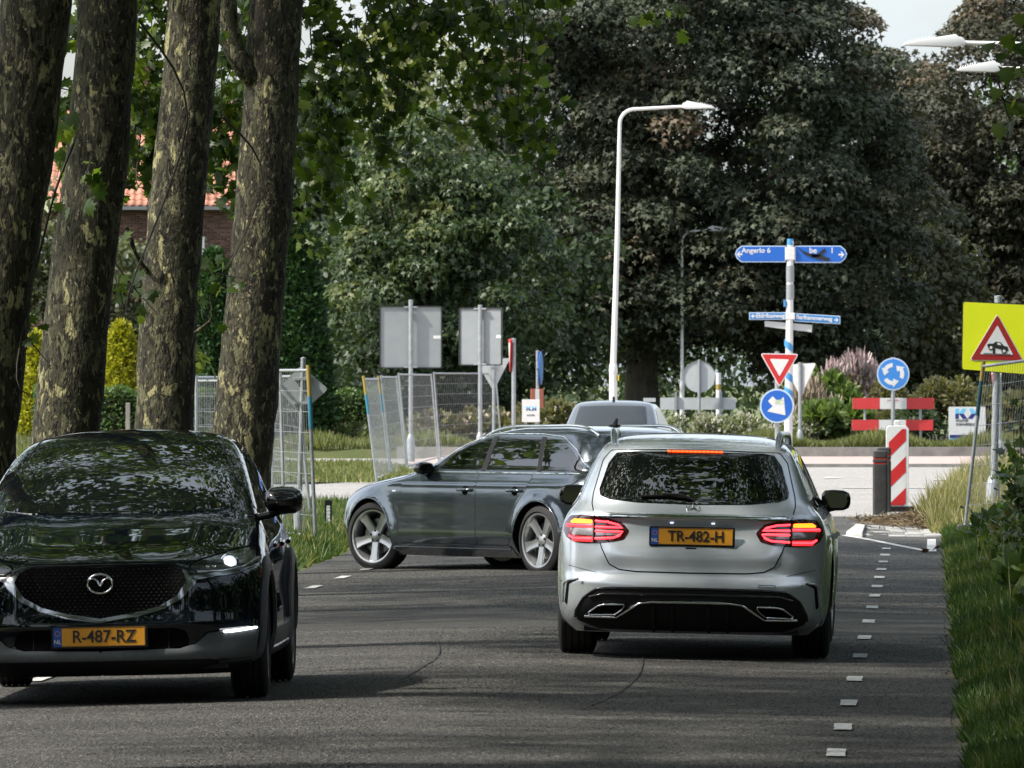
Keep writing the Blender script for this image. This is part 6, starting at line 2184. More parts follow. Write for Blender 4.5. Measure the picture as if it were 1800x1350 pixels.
def merc_disp(V, Nn):
    x, y, z = V[:, 0].copy(), V[:, 1], V[:, 2]
    ay = np.abs(y)
    rear = sstep(-1.6, -2.1, x) * sstep(-.3, -.7, Nn[:, 0])
    # the tailgate: a soft ledge under the chrome bar, a hollow for the plate, a crease low down
    d = np.zeros(len(V))
    d += -.022 * np.exp(-((z - .83) / .055) ** 2) * (1 - sstep(.30, .56, ay))
    d += .018 * np.exp(-((z - .935) / .03) ** 2) * (1 - sstep(.55, .75, ay))
    d += .014 * sstep(.61, .675, z) * (1 - sstep(.675, .80, z)) * (1 - sstep(.5, .62, ay))
    # bumper stands proud of the tailgate
    d += .034 * sstep(.550, .522, z) * (1 - sstep(.80, .92, ay) * .4)
    d += -.05 * sstep(.40, .22, z) * (1 - sstep(.55, .75, ay))
    # spoiler lip over the window
    d += .035 * np.exp(-((z - 1.378) / .018) ** 2) * (1 - sstep(.50, .62, ay))
    V[:, 0] -= d * rear
    side = sstep(.5, .8, np.abs(Nn[:, 1]))
    for ax in (1.42, -1.42):
        rr = np.hypot(x - ax, z - .34)
        V[:, 1] += np.sign(y) * side * .018 * np.exp(-((rr - .38) / .07) ** 2) * (z > .2)
    # shoulder line
    V[:, 1] += np.sign(y) * side * .008 * np.exp(-((z - .80) / .03) ** 2) * sstep(2.2, 1.4, np.abs(x))
    return V


lev = [(.17, 2.05, -2.28, .80, .55, 2.6, .40, 3.4), (.24, 2.14, -2.38, .865, .55, 2.6, .42, 3.4), (.34, 2.19, -2.435, .893, .55, 2.6, .44, 3.3), (.48, 2.22, -2.455, .903, .55, 2.6, .46, 3.2), (.60, 2.21, -2.45, .906, .55, 2.6, .46, 3.2),
       (.72, 2.16, -2.435, .905, .6, 2.5, .45, 3.1), (.82, 2.02, -2.42, .898, .7, 2.5, .44, 3.0), (.88, 1.80, -2.40, .885, .8, 2.5, .44, 3.0), (.94, 1.42, -2.385, .858, .7, 2.6, .44, 3.0), (.99, 1.02, -2.355, .818, .5, 2.6, .43, 3.0),
       (1.03, .86, -2.325, .790, .4, 2.6, .42, 3.0), (1.12, .66, -2.265, .752, .4, 2.5, .40, 3.0), (1.22, .42, -2.195, .710, .4, 2.5, .38, 3.0), (1.31, .16, -2.125, .668, .4, 2.4, .36, 3.0), (1.37, -.03, -2.075, .632, .4, 2.4, .36, 3.0),
       (1.412, -.18, -1.92, .582, .4, 2.3, .36, 2.8), (1.443, -.32, -1.66, .49, .4, 2.2, .36, 2.5), (1.464, -.45, -1.30, .33, .4, 2.1, .4, 2.2), (1.474, -.6, -.95, .0, .15, 2, .15, 2)]
mx = -1.55
mD = 56.6                 # where the rear wheels stand
mc = Vector((road_x(mx, mD) + math.sin(HEAD) * 1.42, mD + math.cos(HEAD) * 1.42, 0))
mer = Car('silver_estate_car', 'silver estate car seen from behind with its brake lights on, in the right lane', lev, silver, 2.84, .335, [(1.42, .335, .372), (-1.42, .335, .372)],
          (mc.x, mc.y, crown(mc.x, mc.y) + .0), R(90) - HEAD, roll=R(1.15), disp=merc_disp)
c = mer
BT = [(.60, .585), (.625, .80), (.64, .905), (.655, 1.0), (.655, 1.06), (.60, 1.30), (.54, 1.362), (0, 1.372)]
BT = [(-a, b) for a, b in BT[::-1][1:]][::-1][::-1]
tg_half = [(0, .573), (.36, .576), (.47, .587), (.535, .62), (.585, .72), (.612, .80), (.635, .905), (.66, 1.01), (.655, 1.07), (.60, 1.29), (.55, 1.352), (0, 1.366)]
sym = lambda half: half + [(-a, b) for a, b in half[::-1] if a > 1e-6]
M['railmetal'] = principled('satin_rail', (.55, .57, .58), .22, 1.0)
tail = c.panel('tailgate', rpoly(sym(tg_half), .03, 3), 'B', off=.003, gap=.008, res=.03)
# rear window, with its black border, brake light and wiper
wh = [(0, 1.010), (.36, 1.017), (.55, 1.035), (.612, 1.058), (.618, 1.10), (.565, 1.27), (.515, 1.338), (.44, 1.350), (0, 1.356)]
gl = c.patch('rear_window', rpoly(sym(wh), .02, 3), 'B', .006, M['glass'], tail, .03)
bl = c.patch('brake_light', rpoly([(-.185, 1.345), (.185, 1.345), (.18, 1.362), (-.18, 1.362)], .006), 'B', .014, M['lens_red'], tail, .02)
for k in range(13):
    y = -.168 + .028 * k
    h = c.cast('B', y, 1.3535)
    MB().box(h[0] + h[1] * .016, (.008, .024, .011)).build('led', M['glow_brake'], bl, smooth=0)
wpn = c.line('wiper', [(.02, 1.045), (.16, 1.06), (.34, 1.052)], 'B', .010, M['black_pl'], tail, off=.018)
c.line('wiper_arm', [(-.01, 1.03), (.08, 1.062), (.20, 1.064)], 'B', .011, M['black_pl'], tail, off=.022)
# chrome bar, star, handle, plate lights
c.patch('chrome_bar', rpoly([(-.615, .918), (.615, .918), (.60, .944), (0, .950), (-.60, .944)], .006), 'B', .012, M['chrome'], tail, .025, skirt=.012)
h = c.cast('B', 0, .985)
st = sub('star_emblem', tail, h[0] + h[1] * .012, (0, R(28), 0))
RT = Matrix.Rotation(R(90), 4, 'Y')
MB().lathe([(.0425, -.004), (.0445, 0), (.0425, .004), (.0395, 0)], 36, RT, closed=True).build('ring', M['chrome'], st, smooth=60)
for k in range(3):
    a = R(90) + 2 * PI * k / 3
    MB().add([(-.004, 0, 0), (0, .0085 * math.cos(a + 1.05), .0085 * math.sin(a + 1.05)), (0, .041 * math.cos(a), .041 * math.sin(a)), (0, .0085 * math.cos(a - 1.05), .0085 * math.sin(a - 1.05))], [(0, 1, 2), (0, 2, 3)]).build('ray', M['chrome'], st, smooth=0)
c.plate('B', 0, .806, 'TR-482-H', w=.535, h=.108)
for y in (.135, -.135):
    h = c.cast('B', y, .893)
    MB().box(h[0] + Vector((-.008, 0, 0)), (.012, .022, .007)).build('plate_light', M['glow_plate'], tail, smooth=0)
h = c.cast('B', .005, .728)
bd = MB().prism(rpoly([(-.036, -.007), (.036, -.007), (.036, .007), (-.036, .007)], .006), -.004, .004, Matrix.Translation(h[0]) @ Matrix.Rotation(R(-90), 4, 'Z')).build('badge', M['black_pl'], tail, smooth=0)
# tail lights: lens on the body, light lines inside
for sy in (1, -1):
    m_ = lambda P: [(sy * a, b) for a, b in P]
    lo = [(.84, .875), (.80, .922), (.72, .930), (.636, .926), (.55, .915), (.464, .893), (.412, .835), (.445, .778), (.52, .760), (.604, .752), (.70, .750), (.77, .754), (.825, .785), (.848, .83)]
    tl = c.patch('tail_light', rpoly(m_(lo), .02, 3), 'B', .007, M['lens_dark'], None, .025, skirt=.012)
    c.patch('outer_lens', rpoly(m_([(.815, .878), (.79, .908), (.645, .905), (.645, .77), (.775, .772), (.815, .80)]), .015, 3), 'B', .0085, M['lens_red'], tl, .025)
    c.patch('clear_lens', rpoly(m_([(.80, .842), (.648, .842), (.648, .80), (.785, .80)]), .008), 'B', .0105, M['lens_clear'], tl, .025)
    c.patch('clear_lens', rpoly(m_([(.628, .835), (.47, .838), (.475, .805), (.628, .80)]), .01), 'B', .0100, M['lens_clear'], tl, .025)
    c.patch('indicator', rpoly(m_([(.795, .885), (.77, .902), (.652, .900), (.652, .874), (.79, .874)]), .01), 'B', .0115, M['glow_amber'], tl, .02)
    for P in ([(.815, .862), (.65, .859)], [(.80, .794), (.772, .776), (.65, .776)], [(.632, .893), (.55, .889), (.48, .868), (.458, .852), (.632, .852)], [(.632, .826), (.455, .826), (.475, .800), (.515, .785), (.632, .779)]):
        c.line('light_line', m_(P), 'B', .0068, M['glow_red'], tl, off=.012, n=6)
    c.patch('brake_glow', rpoly(m_([(.825, .865), (.648, .863), (.648, .848), (.825, .848)]), .004), 'B', .0095, M['glow_soft'], tl, .02)
    c.patch('brake_glow', rpoly(m_([(.81, .798), (.775, .758), (.648, .758), (.648, .79), (.78, .792)]), .004), 'B', .0095, M['glow_soft'], tl, .02)
    c.line('lens_gap', m_([(.638, .928), (.638, .752)]), 'B', .004, M['seam'], tl, off=.010)
# bumper: dark insert, chrome line, exhaust trims, vents, sensors
bi = sym([(0, .19), (.60, .195), (.745, .25), (.745, .31), (.70, .388), (.62, .448), (.5, .457), (0, .460)])
dif = c.patch('diffuser', rpoly(bi, .03, 3), 'B', .006, M['black_pl'], None, .03, skirt=.02)
c.line('diffuser_edge', [(.755, .27), (.75, .31), (.705, .393), (.622, .455), (.5, .464), (0, .467), (-.5, .464), (-.622, .455), (-.705, .393), (-.75, .31), (-.755, .27)], 'B', .010, M['gloss_black'], dif, off=.004)
c.line('diffuser_step', [(.66, .40), (.58, .425), (0, .43), (-.58, .425), (-.66, .40)], 'B', .008, M['gloss_black'], dif, off=.012)
c.line('chrome_line', [(.69, .283), (.48, .284), (.335, .374), (.25, .383), (-.25, .383), (-.335, .374), (-.48, .284), (-.69, .283)], 'B', .0085, M['chrome'], dif, off=.018)
for sy in (1, -1):
    P = [(sy * a, b) for a, b in [(.668, .305), (.60, .352), (.56, .362), (.425, .366), (.445, .335), (.49, .302), (.655, .296)]]
    c.line('exhaust_trim', rpoly(P, .02, 3), 'B', .0065, M['chrome'], dif, off=.020, closed=True)
    c.patch('exhaust_opening', rpoly(P, .02, 3), 'B', .012, M['seam'], dif, .025)
    for y in (.12, .24): c.line('diffuser_fin', [(sy * y, .20), (sy * y, .36)], 'B', .012, M['black_pl'], dif, off=.018)
    V_ = [(sy * a, b) for a, b in [(.735, .513), (.79, .505), (.815, .485), (.828, .36), (.812, .345), (.80, .48), (.77, .497)]]
    c.patch('bumper_vent', V_, 'B', .004, M['seam'], None, .02)
    c.line('vent_edge', [(sy * a, b) for a, b in [(.74, .518), (.80, .508), (.836, .485), (.842, .36)]], 'B', .008, silver, None, off=.002)
    for (y, z) in ((.715, .498), (.86, .50)):
        h = c.cast('B', sy * y, z)
        MB().lathe([(.011, 0), (.011, .004), (.008, .005), (0, .005)], 14, Matrix.Translation(h[0] + h[1] * .001) @ h[1].to_track_quat('Z', 'Y').to_matrix().to_4x4()).build('parking_sensor', principled('sensor', (.3, .31, .32), .4, .5), c.t)
c.line('tow_cover', rpoly([(-.44, .485), (-.55, .485), (-.55, .50), (-.44, .50)], .008), 'B', .0018, M['seam'], None, closed=True)
c.line('bumper_shut_line', [(.62, .560), (.80, .60), (.88, .62)], 'B', .002, M['seam'], None)
c.line('bumper_shut_line', [(-.62, .560), (-.80, .60), (-.88, .62)], 'B', .002, M['seam'], None)
# sides


def side_windows(c, polys, frame_off=.0035, trim=None, glass=None):
    for sd in ('L', 'R'):
        for nm, P in polys:
            o = c.patch(nm, rpoly(P, .03, 3), sd, .004, glass or M['glass'], None, .035)
        if trim: c.line('window_trim', rpoly(trim, .16, 5), sd, .0075, M['chrome'], None, off=.003, closed=True)


fr = [(.78, .995), (.42, 1.22), (.12, 1.335), (-.38, 1.352), (-.38, .985)]
side_windows(c, [('side_window', [(.74, .99), (.40, 1.20), (.10, 1.322), (-.36, 1.338), (-.36, .99)]), ('side_window', [(-.46, .99), (-.46, 1.338), (-1.08, 1.325), (-1.18, .995)]), ('side_window', [(-1.24, .995), (-1.14, 1.322), (-1.60, 1.275), (-1.92, 1.06), (-1.90, 1.015)])],
             trim=[(.80, .975), (.42, 1.225), (.11, 1.345), (-.4, 1.36), (-1.1, 1.345), (-1.62, 1.297), (-1.98, 1.06), (-1.93, .985)])
for sd in ('L', 'R'):
    c.panel('door', rpoly([(.98, .30), (.98, .72), (.86, .955), (-.40, .955), (-.43, .30)], .06, 3), sd)
    c.panel('door', rpoly([(-.44, .30), (-.41, .955), (-1.22, .955), (-1.12, .72), (-.98, .52), (-.95, .30)], .06, 3), sd)
    for x in (-.22, -1.02): c.line('door_handle', [(x, .80), (x - .2, .805)], sd, .016, silver, None, off=.02, n=8)
    c.patch('sill', rpoly([(1.0, .18), (1.0, .27), (-1.0, .27), (-1.0, .18)], .02), sd, .008, silver, None, .05)
    sy = 1 if sd == 'L' else -1
    c.mirror(.62, 1.02, sy, .80, 1.00, M['gloss_black'] if sd == 'L' else M['gloss_black'], h=.145, d=.12)
ws = [(0, 1.05), (.62, 1.05), (.58, 1.20), (.50, 1.35), (0, 1.375)]
c.patch('windscreen', rpoly(sym(ws), .03), 'F', .004, M['glass'], None, .04)
for sy in (1, -1):
    P = []
    for q in np.linspace(0, 1, 16):
        x = .02 - 1.95 * q
        z = pchip([-2.0, -1.85, -1.6, -1.2, -.6, .1], [1.332, 1.374, 1.410, 1.436, 1.438, 1.380], np.array([x]))[0]
        yy = sy * pchip([-2.0, -1.2, .1], [.535, .565, .580], np.array([x]))[0]
        z = c.cast('T', x, yy)[0].z + .004
        P.append(Vector((x, yy, z + .052 * math.sin(min(1, q * 8) * PI / 2) * math.sin(min(1, (1 - q) * 8 + .05) * PI / 2))))
    MB().tube(P, [.017] + [.024] * 14 + [.018], 10).build('roof_rail', M['railmetal'], c.t, smooth=60)
c.wheel(-1.42, 1, 'ten', .25, ymax=.898); c.wheel(-1.42, -1, 'ten', .25, ymax=.898); c.wheel(1.42, 1, 'ten', .225, ymax=.888, steer=R(-2)); c.wheel(1.42, -1, 'ten', .225, ymax=.888, steer=R(-2))
for sy in (1, -1):
    c.patch('headlight', rpoly([(sy * .48, .66), (sy * .80, .70), (sy * .80, .80), (sy * .5, .76)], .03), 'F', .006, M['lens_clear'], None, .03)

# ================================================================== dark grey estate turning left
grey = car_paint('dark_grey_paint', (.092, .112, .132), .82, .14, .03)


def audi_disp(V, Nn):
    x, y, z = V[:, 0].copy(), V[:, 1].copy(), V[:, 2]
    side = sstep(.5, .8, np.abs(Nn[:, 1]))
    for ax in (1.404, -1.404):
        rr = np.hypot(x - ax, z - .335)
        V[:, 1] += np.sign(y) * side * .020 * np.exp(-((rr - .385) / .055) ** 2) * (z > .2)
    V[:, 1] += np.sign(y) * side * .006 * np.exp(-((z - .865) / .022) ** 2) * sstep(2.25, 1.6, np.abs(x))
    return V


lev = [(.16, 2.00, -2.16, .79, .6, 2.5, .42, 3.0), (.22, 2.12, -2.24, .845, .6, 2.5, .42, 3.0), (.30, 2.22, -2.30, .885, .62, 2.5, .44, 3.0), (.375, 2.26, -2.325, .909, .64, 2.5, .44, 3.0), (.45, 2.28, -2.34, .908, .64, 2.5, .46, 3.0),
       (.55, 2.285, -2.335, .905, .66, 2.45, .46, 3.0), (.66, 2.27, -2.315, .904, .7, 2.4, .46, 3.0), (.76, 2.18, -2.30, .900, .8, 2.35, .46, 2.9), (.83, 2.02, -2.29, .893, .9, 2.35, .46, 2.9), (.875, 1.80, -2.275, .884, .95, 2.35, .46, 2.8),
       (.92, 1.48, -2.255, .860, .9, 2.4, .46, 2.8), (.965, 1.12, -2.225, .828, .6, 2.5, .46, 2.8), (1.0, .90, -2.195, .802, .45, 2.5, .46, 2.7), (1.10, .66, -2.15, .758, .42, 2.5, .40, 2.8), (1.20, .42, -2.08, .714, .42, 2.4, .40, 2.8),
       (1.30, .12, -1.99, .662, .42, 2.3, .40, 2.7), (1.355, -.10, -1.92, .618, .42, 2.2, .40, 2.6), (1.39, -.30, -1.80, .556, .42, 2.2, .40, 2.5), (1.412, -.50, -1.60, .45, .42, 2.1, .44, 2.3), (1.424, -.70, -1.35, .30, .3, 2.0, .3, 2.0), (1.430, -.85, -1.1, 0, .1, 2, .1, 2)]
TH = R(54.5)       # the car points left and away
ah = Vector((-math.cos(TH), math.sin(TH), 0))
aD = 81.7
aleft = Vector((-math.sin(TH), -math.cos(TH), 0))
rw = Vector(((945 - 900) * 81.2 / FPX, 81.2, 0))           # rear left wheel
ac = rw - aleft * .885 + ah * 1.404
aud = Car('grey_estate_car', 'dark grey metallic estate car turning left across the junction', lev, grey, 2.808, .335, [(1.404, .335, .372), (-1.404, .335, .372)],
          (ac.x, ac.y, -.035), math.atan2(ah.y, ah.x), roll=R(.2), disp=audi_disp)
c = aud
side_windows(c, [('side_window', [(.36, .995), (.13, 1.17), (-.12, 1.285), (-.36, 1.315), (-.36, .992)]), ('side_window', [(-.44, .992), (-.44, 1.318), (-1.14, 1.318), (-1.26, 1.14), (-1.27, .992)]), ('side_window', [(-1.33, .992), (-1.22, 1.314), (-1.48, 1.292), (-1.72, 1.19), (-1.93, 1.03), (-1.92, .995)])],
             trim=[(.60, .972), (.42, 1.03), (.14, 1.215), (-.12, 1.318), (-.40, 1.345), (-1.15, 1.345), (-1.50, 1.320), (-1.77, 1.205), (-2.01, 1.01), (-1.96, .972)])
for sd in ('L', 'R'):
    sy = 1 if sd == 'L' else -1
    # black pillars between the panes
    c.patch('pillar_trim', [(-.36, .99), (-.365, 1.317), (-.438, 1.32), (-.436, .99)], sd, .0055, M['black_pl'], None, .04)
    c.patch('pillar_trim', [(-1.272, .99), (-1.15, 1.318), (-1.218, 1.315), (-1.33, .99)], sd, .0055, M['black_pl'], None, .04)
    f1 = c.panel('door', rpoly([(.90, .285), (.90, .62), (.84, .955), (-.375, .955), (-.405, .285)], [.05, 0, .04, .02, .02], 3), sd, res=.03)
    f2 = c.panel('door', rpoly([(-.415, .285), (-.385, .955), (-1.27, .955), (-1.20, .82), (-1.02, .63), (-.99, .44), (-.93, .285)], [.02, .02, .06, .05, .05, .05, .08], 3), sd, res=.03)
    for dr, x in ((f1, -.12), (f2, -.93)):
        h = c.cast(sd, x - .10, .80)
        o = sub('door_handle', dr, h[0])
        MB().lathe([(.052, 0), (.045, .002), (0, .003)], 20, Matrix.Translation((0, sy * .0035, -.004)) @ Matrix.Rotation(R(-90) * sy, 4, 'X')).build('handle_dish', M['seam'], o)
        MB().tube([(.105, sy * .014, .006), (.08, sy * .036, .006), (-.08, sy * .036, .008), (-.105, sy * .014, .008)], [.013, .016, .016, .013], 10).build('grip', grey, o, smooth=60)
    c.patch('side_skirt', rpoly([(.98, .175), (1.0, .275), (-.92, .275), (-.98, .24), (-.98, .175)], .02), sd, .010, grey, None, .04, skirt=.02)
    c.line('skirt_edge', [(.99, .245), (-.95, .245)], sd, .008, M['gloss_black'], None, off=.012)
    c.mirror(.47, 1.005, sy, .80, .985, M['gloss_black'], h=.125, d=.13)
    c.patch('badge', rpoly([(1.02, .775), (.955, .775), (.955, .79), (1.02, .79)], .003), sd, .003, M['chrome'], None, .02)
    c.line('arch_lip', [(1.404 + .376 * math.cos(a), .335 + .376 * math.sin(a)) for a in np.linspace(-.25, PI + .25, 30)], sd, .006, grey, None)
    c.line('arch_lip', [(-1.404 + .376 * math.cos(a), .335 + .376 * math.sin(a)) for a in np.linspace(-.25, PI + .25, 30)], sd, .006, grey, None)
    c.line('bonnet_shut_line', [(1.95, .745), (1.5, .86), (1.1, .925), (.75, .955)], sd, .0025, M['seam'], None)
    c.line('bumper_shut_line', [(1.77, .40), (1.80, .62)], sd, .0022, M['seam'], None)
    P = []
    for q in np.linspace(0, 1, 18):
        x = -.12 - 1.74 * q
        z = pchip([-1.80, -1.55, -1.2, -.6, -.1], [1.315, 1.382, 1.405, 1.408, 1.362], np.array([x]))[0]
        yy = sy * pchip([-1.8, -1.0, -.1], [.50, .555, .575], np.array([x]))[0]
        z = c.cast('T', x, yy)[0].z + .008
        P.append(Vector((x, yy, z + .026 * math.sin(min(1, q * 6) * PI / 2) * math.sin(min(1, (1 - q) * 6) * PI / 2))))
    MB().tube(P, [.012] + [.016] * 16 + [.012], 10).build('roof_rail', M['chrome'], c.t, smooth=60)
    c.patch('tail_light', rpoly([(sy * .42, .90), (sy * .80, .91), (sy * .83, .78), (sy * .45, .76)], .03), 'B', .006, M['lens_red'], None, .03)
    c.patch('headlight', rpoly([(sy * .40, .62), (sy * .42, .71), (sy * .66, .75), (sy * .70, .66)], .03), 'F', .006, M['lens_clear'], None, .03)
    c.line('fog_trim', [(sy * .72, .24), (sy * .84, .26)], 'F', .012, M['chrome'], None, off=.008)
c.patch('rear_window', rpoly(sym([(0, 1.03), (.58, 1.04), (.50, 1.28), (.42, 1.33), (0, 1.345)]), .03), 'B', .004, M['glass'], None, .03)
c.patch('windscreen', rpoly(sym([(0, 1.02), (.62, 1.02), (.56, 1.20), (.48, 1.34), (0, 1.36)]), .03), 'F', .004, M['glass'], None, .04)
c.patch('grille', rpoly(sym([(0, .28), (.33, .30), (.36, .50), (.30, .70), (0, .715)]), .04), 'F', .006, M['gloss_black'], None, .03)
c.plate('B', 0, .72, 'TR-482-H') if False else None
h = c.cast('T', -1.42, .0)
an = MB()
an.prism(rpoly([(.09, 0), (-.06, 0), (-.065, .015), (.0, .02), (.03, .012)], .006), -.03, .03)
an.prism([(.02, .01), (-.045, .01), (-.055, .075), (-.035, .075)], -.007, .007)
an.build('roof_antenna', M['black_pl'], c.t, loc=h[0], smooth=40)
c.wheel(1.404, 1, 'five', .235, ymax=.893, steer=R(15), rim_r=.254); c.wheel(-1.404, 1, 'five', .235, ymax=.893, rim_r=.254); c.wheel(1.404, -1, 'five', .235, ymax=.893, steer=R(15), rim_r=.254); c.wheel(-1.404, -1, 'five', .235, ymax=.893, rim_r=.254)

# ================================================================== black crossover coming towards us
navy = car_paint('black_blue_paint', (.0020, .0034, .006), .0, .3)
navy.node_tree.nodes['Principled BSDF'].inputs['Specular IOR Level'].default_value = 0.0


def mazda_disp(V, Nn):
    x, y, z = V[:, 0].copy(), V[:, 1].copy(), V[:, 2]
    ay = np.abs(y)
    side = sstep(.5, .8, np.abs(Nn[:, 1]))
    for ax in (1.3275, -1.3275):
        rr = np.hypot(x - ax, z - .345)
        V[:, 1] += np.sign(y) * side * .022 * np.exp(-((rr - .40) / .07) ** 2) * (z > .2)
    V[:, 1] -= np.sign(y) * side * .022 * np.exp(-((z - .60) / .13) ** 2) * sstep(1.0, .6, np.abs(x + .1))
    front = sstep(1.7, 2.05, x) * sstep(.25, .6, Nn[:, 0])
    # the grille lies back in the nose, the bumper lip stands out
    d = -.055 * (1 - sstep(.36, .50, ay)) * sstep(.44, .52, z) * (1 - sstep(.74, .80, z))
    d += -.05 * (1 - sstep(.40, .55, ay)) * np.exp(-((z - .37) / .055) ** 2)
    d += .020 * np.exp(-((z - .45) / .035) ** 2) * (1 - sstep(.75, .9, ay))
    d += .03 * sstep(.33, .28, z) * (1 - sstep(.7, .9, ay))
    V[:, 0] += d * front
    # bonnet: two creases, a flat middle
    top = sstep(.5, .85, Nn[:, 2]) * sstep(.9, 1.2, x) * sstep(.75, .85, z)
    V[:, 2] += top * (.008 * np.exp(-((ay - .52) / .12) ** 2) - .004 * np.exp(-((ay - .30) / .16) ** 2))
    return V


lev = [(.19, 2.06, -1.92, .80, .55, 2.6, .40, 3.0), (.25, 2.15, -2.02, .862, .55, 2.6, .42, 3.0), (.33, 2.195, -2.08, .888, .56, 2.6, .42, 3.0), (.42, 2.21, -2.11, .896, .58, 2.6, .42, 3.0), (.55, 2.205, -2.12, .898, .6, 2.55, .44, 3.0),
       (.66, 2.195, -2.115, .898, .62, 2.5, .44, 3.0), (.74, 2.165, -2.10, .896, .66, 2.45, .44, 3.0), (.79, 2.10, -2.09, .890, .72, 2.4, .44, 3.0), (.83, 1.98, -2.08, .884, .8, 2.4, .44, 2.9), (.88, 1.76, -2.06, .873, .8, 2.45, .44, 2.9),
       (.94, 1.44, -2.03, .853, .7, 2.5, .44, 2.9), (1.0, 1.12, -1.99, .826, .5, 2.6, .44, 2.8), (1.045, .98, -1.95, .802, .42, 2.7, .44, 2.8), (1.12, .82, -1.87, .775, .42, 2.7, .44, 2.7), (1.22, .58, -1.76, .737, .40, 2.6, .44, 2.6),
       (1.32, .31, -1.64, .695, .40, 2.5, .44, 2.5), (1.41, .0, -1.5, .645, .40, 2.4, .44, 2.4), (1.465, -.22, -1.38, .585, .40, 2.3, .44, 2.3), (1.505, -.45, -1.25, .47, .40, 2.2, .4, 2.2), (1.53, -.65, -1.1, .28, .3, 2.1, .3, 2.1), (1.54, -.8, -.95, 0, .1, 2, .1, 2)]
zu, zD = -4.665, 48.9
mzh = HEAD - R(1.2)
zc = Vector((road_x(zu, zD) + math.sin(mzh) * 1.3275, zD + math.cos(mzh) * 1.3275, 0))
maz = Car('black_crossover_car', 'black crossover car driving towards us with its headlights on, cut by the left edge', lev, navy, 2.655, .345, [(1.3275, .345, .385), (-1.3275, .345, .385)],
          (zc.x, zc.y, crown(zc.x, zc.y) + .0), R(270) - mzh, roll=R(1.15), disp=mazda_disp)
c = maz
c.patch('windscreen', rpoly(sym([(0, 1.062), (.50, 1.066), (.668, 1.085), (.655, 1.17), (.60, 1.33), (.555, 1.405), (.48, 1.432), (0, 1.446)]), .03, 3), 'F', .005, M['glass'], None, .03)
# grille: dark recess, honeycomb of small bars, chrome wing, emblem
gp_ = sym([(0, .478), (.18, .505), (.33, .548), (.44, .605), (.492, .695), (.466, .742), (.40, .775), (.2, .785), (0, .788)])
gr = c.patch('grille', rpoly(gp_, .02, 3), 'F', .004, M['seam'], None, .03)
cells = MB()
for i in range(-17, 18):
    for j in range(-9, 10):
        y = i * .0285 + (.01425 if j % 2 else 0)
        z = .63 + j * .0185
        lim = np.interp(z, [.478, .505, .548, .605, .695, .742, .775], [0, .18, .33, .44, .492, .466, .40])
        if abs(y) > lim - .02 or z > .772: continue
        h = c.cast('F', y, z)
        p = h[0] + h[1] * .006
        cells.add([(p.x + .011, p.y, p.z + .003), (p.x + .003, p.y - .007, p.z), (p.x + .003, p.y + .007, p.z), (p.x + .002, p.y, p.z - .005), (p.x + .003, p.y, p.z + .005)], [(0, 1, 3), (0, 3, 2), (0, 2, 4), (0, 4, 1)])
ce = cells.build('grille_stud', principled('grille_dark', (.16, .16, .165), .3, .6), gr, smooth=0); ce['kind'] = 'stuff'
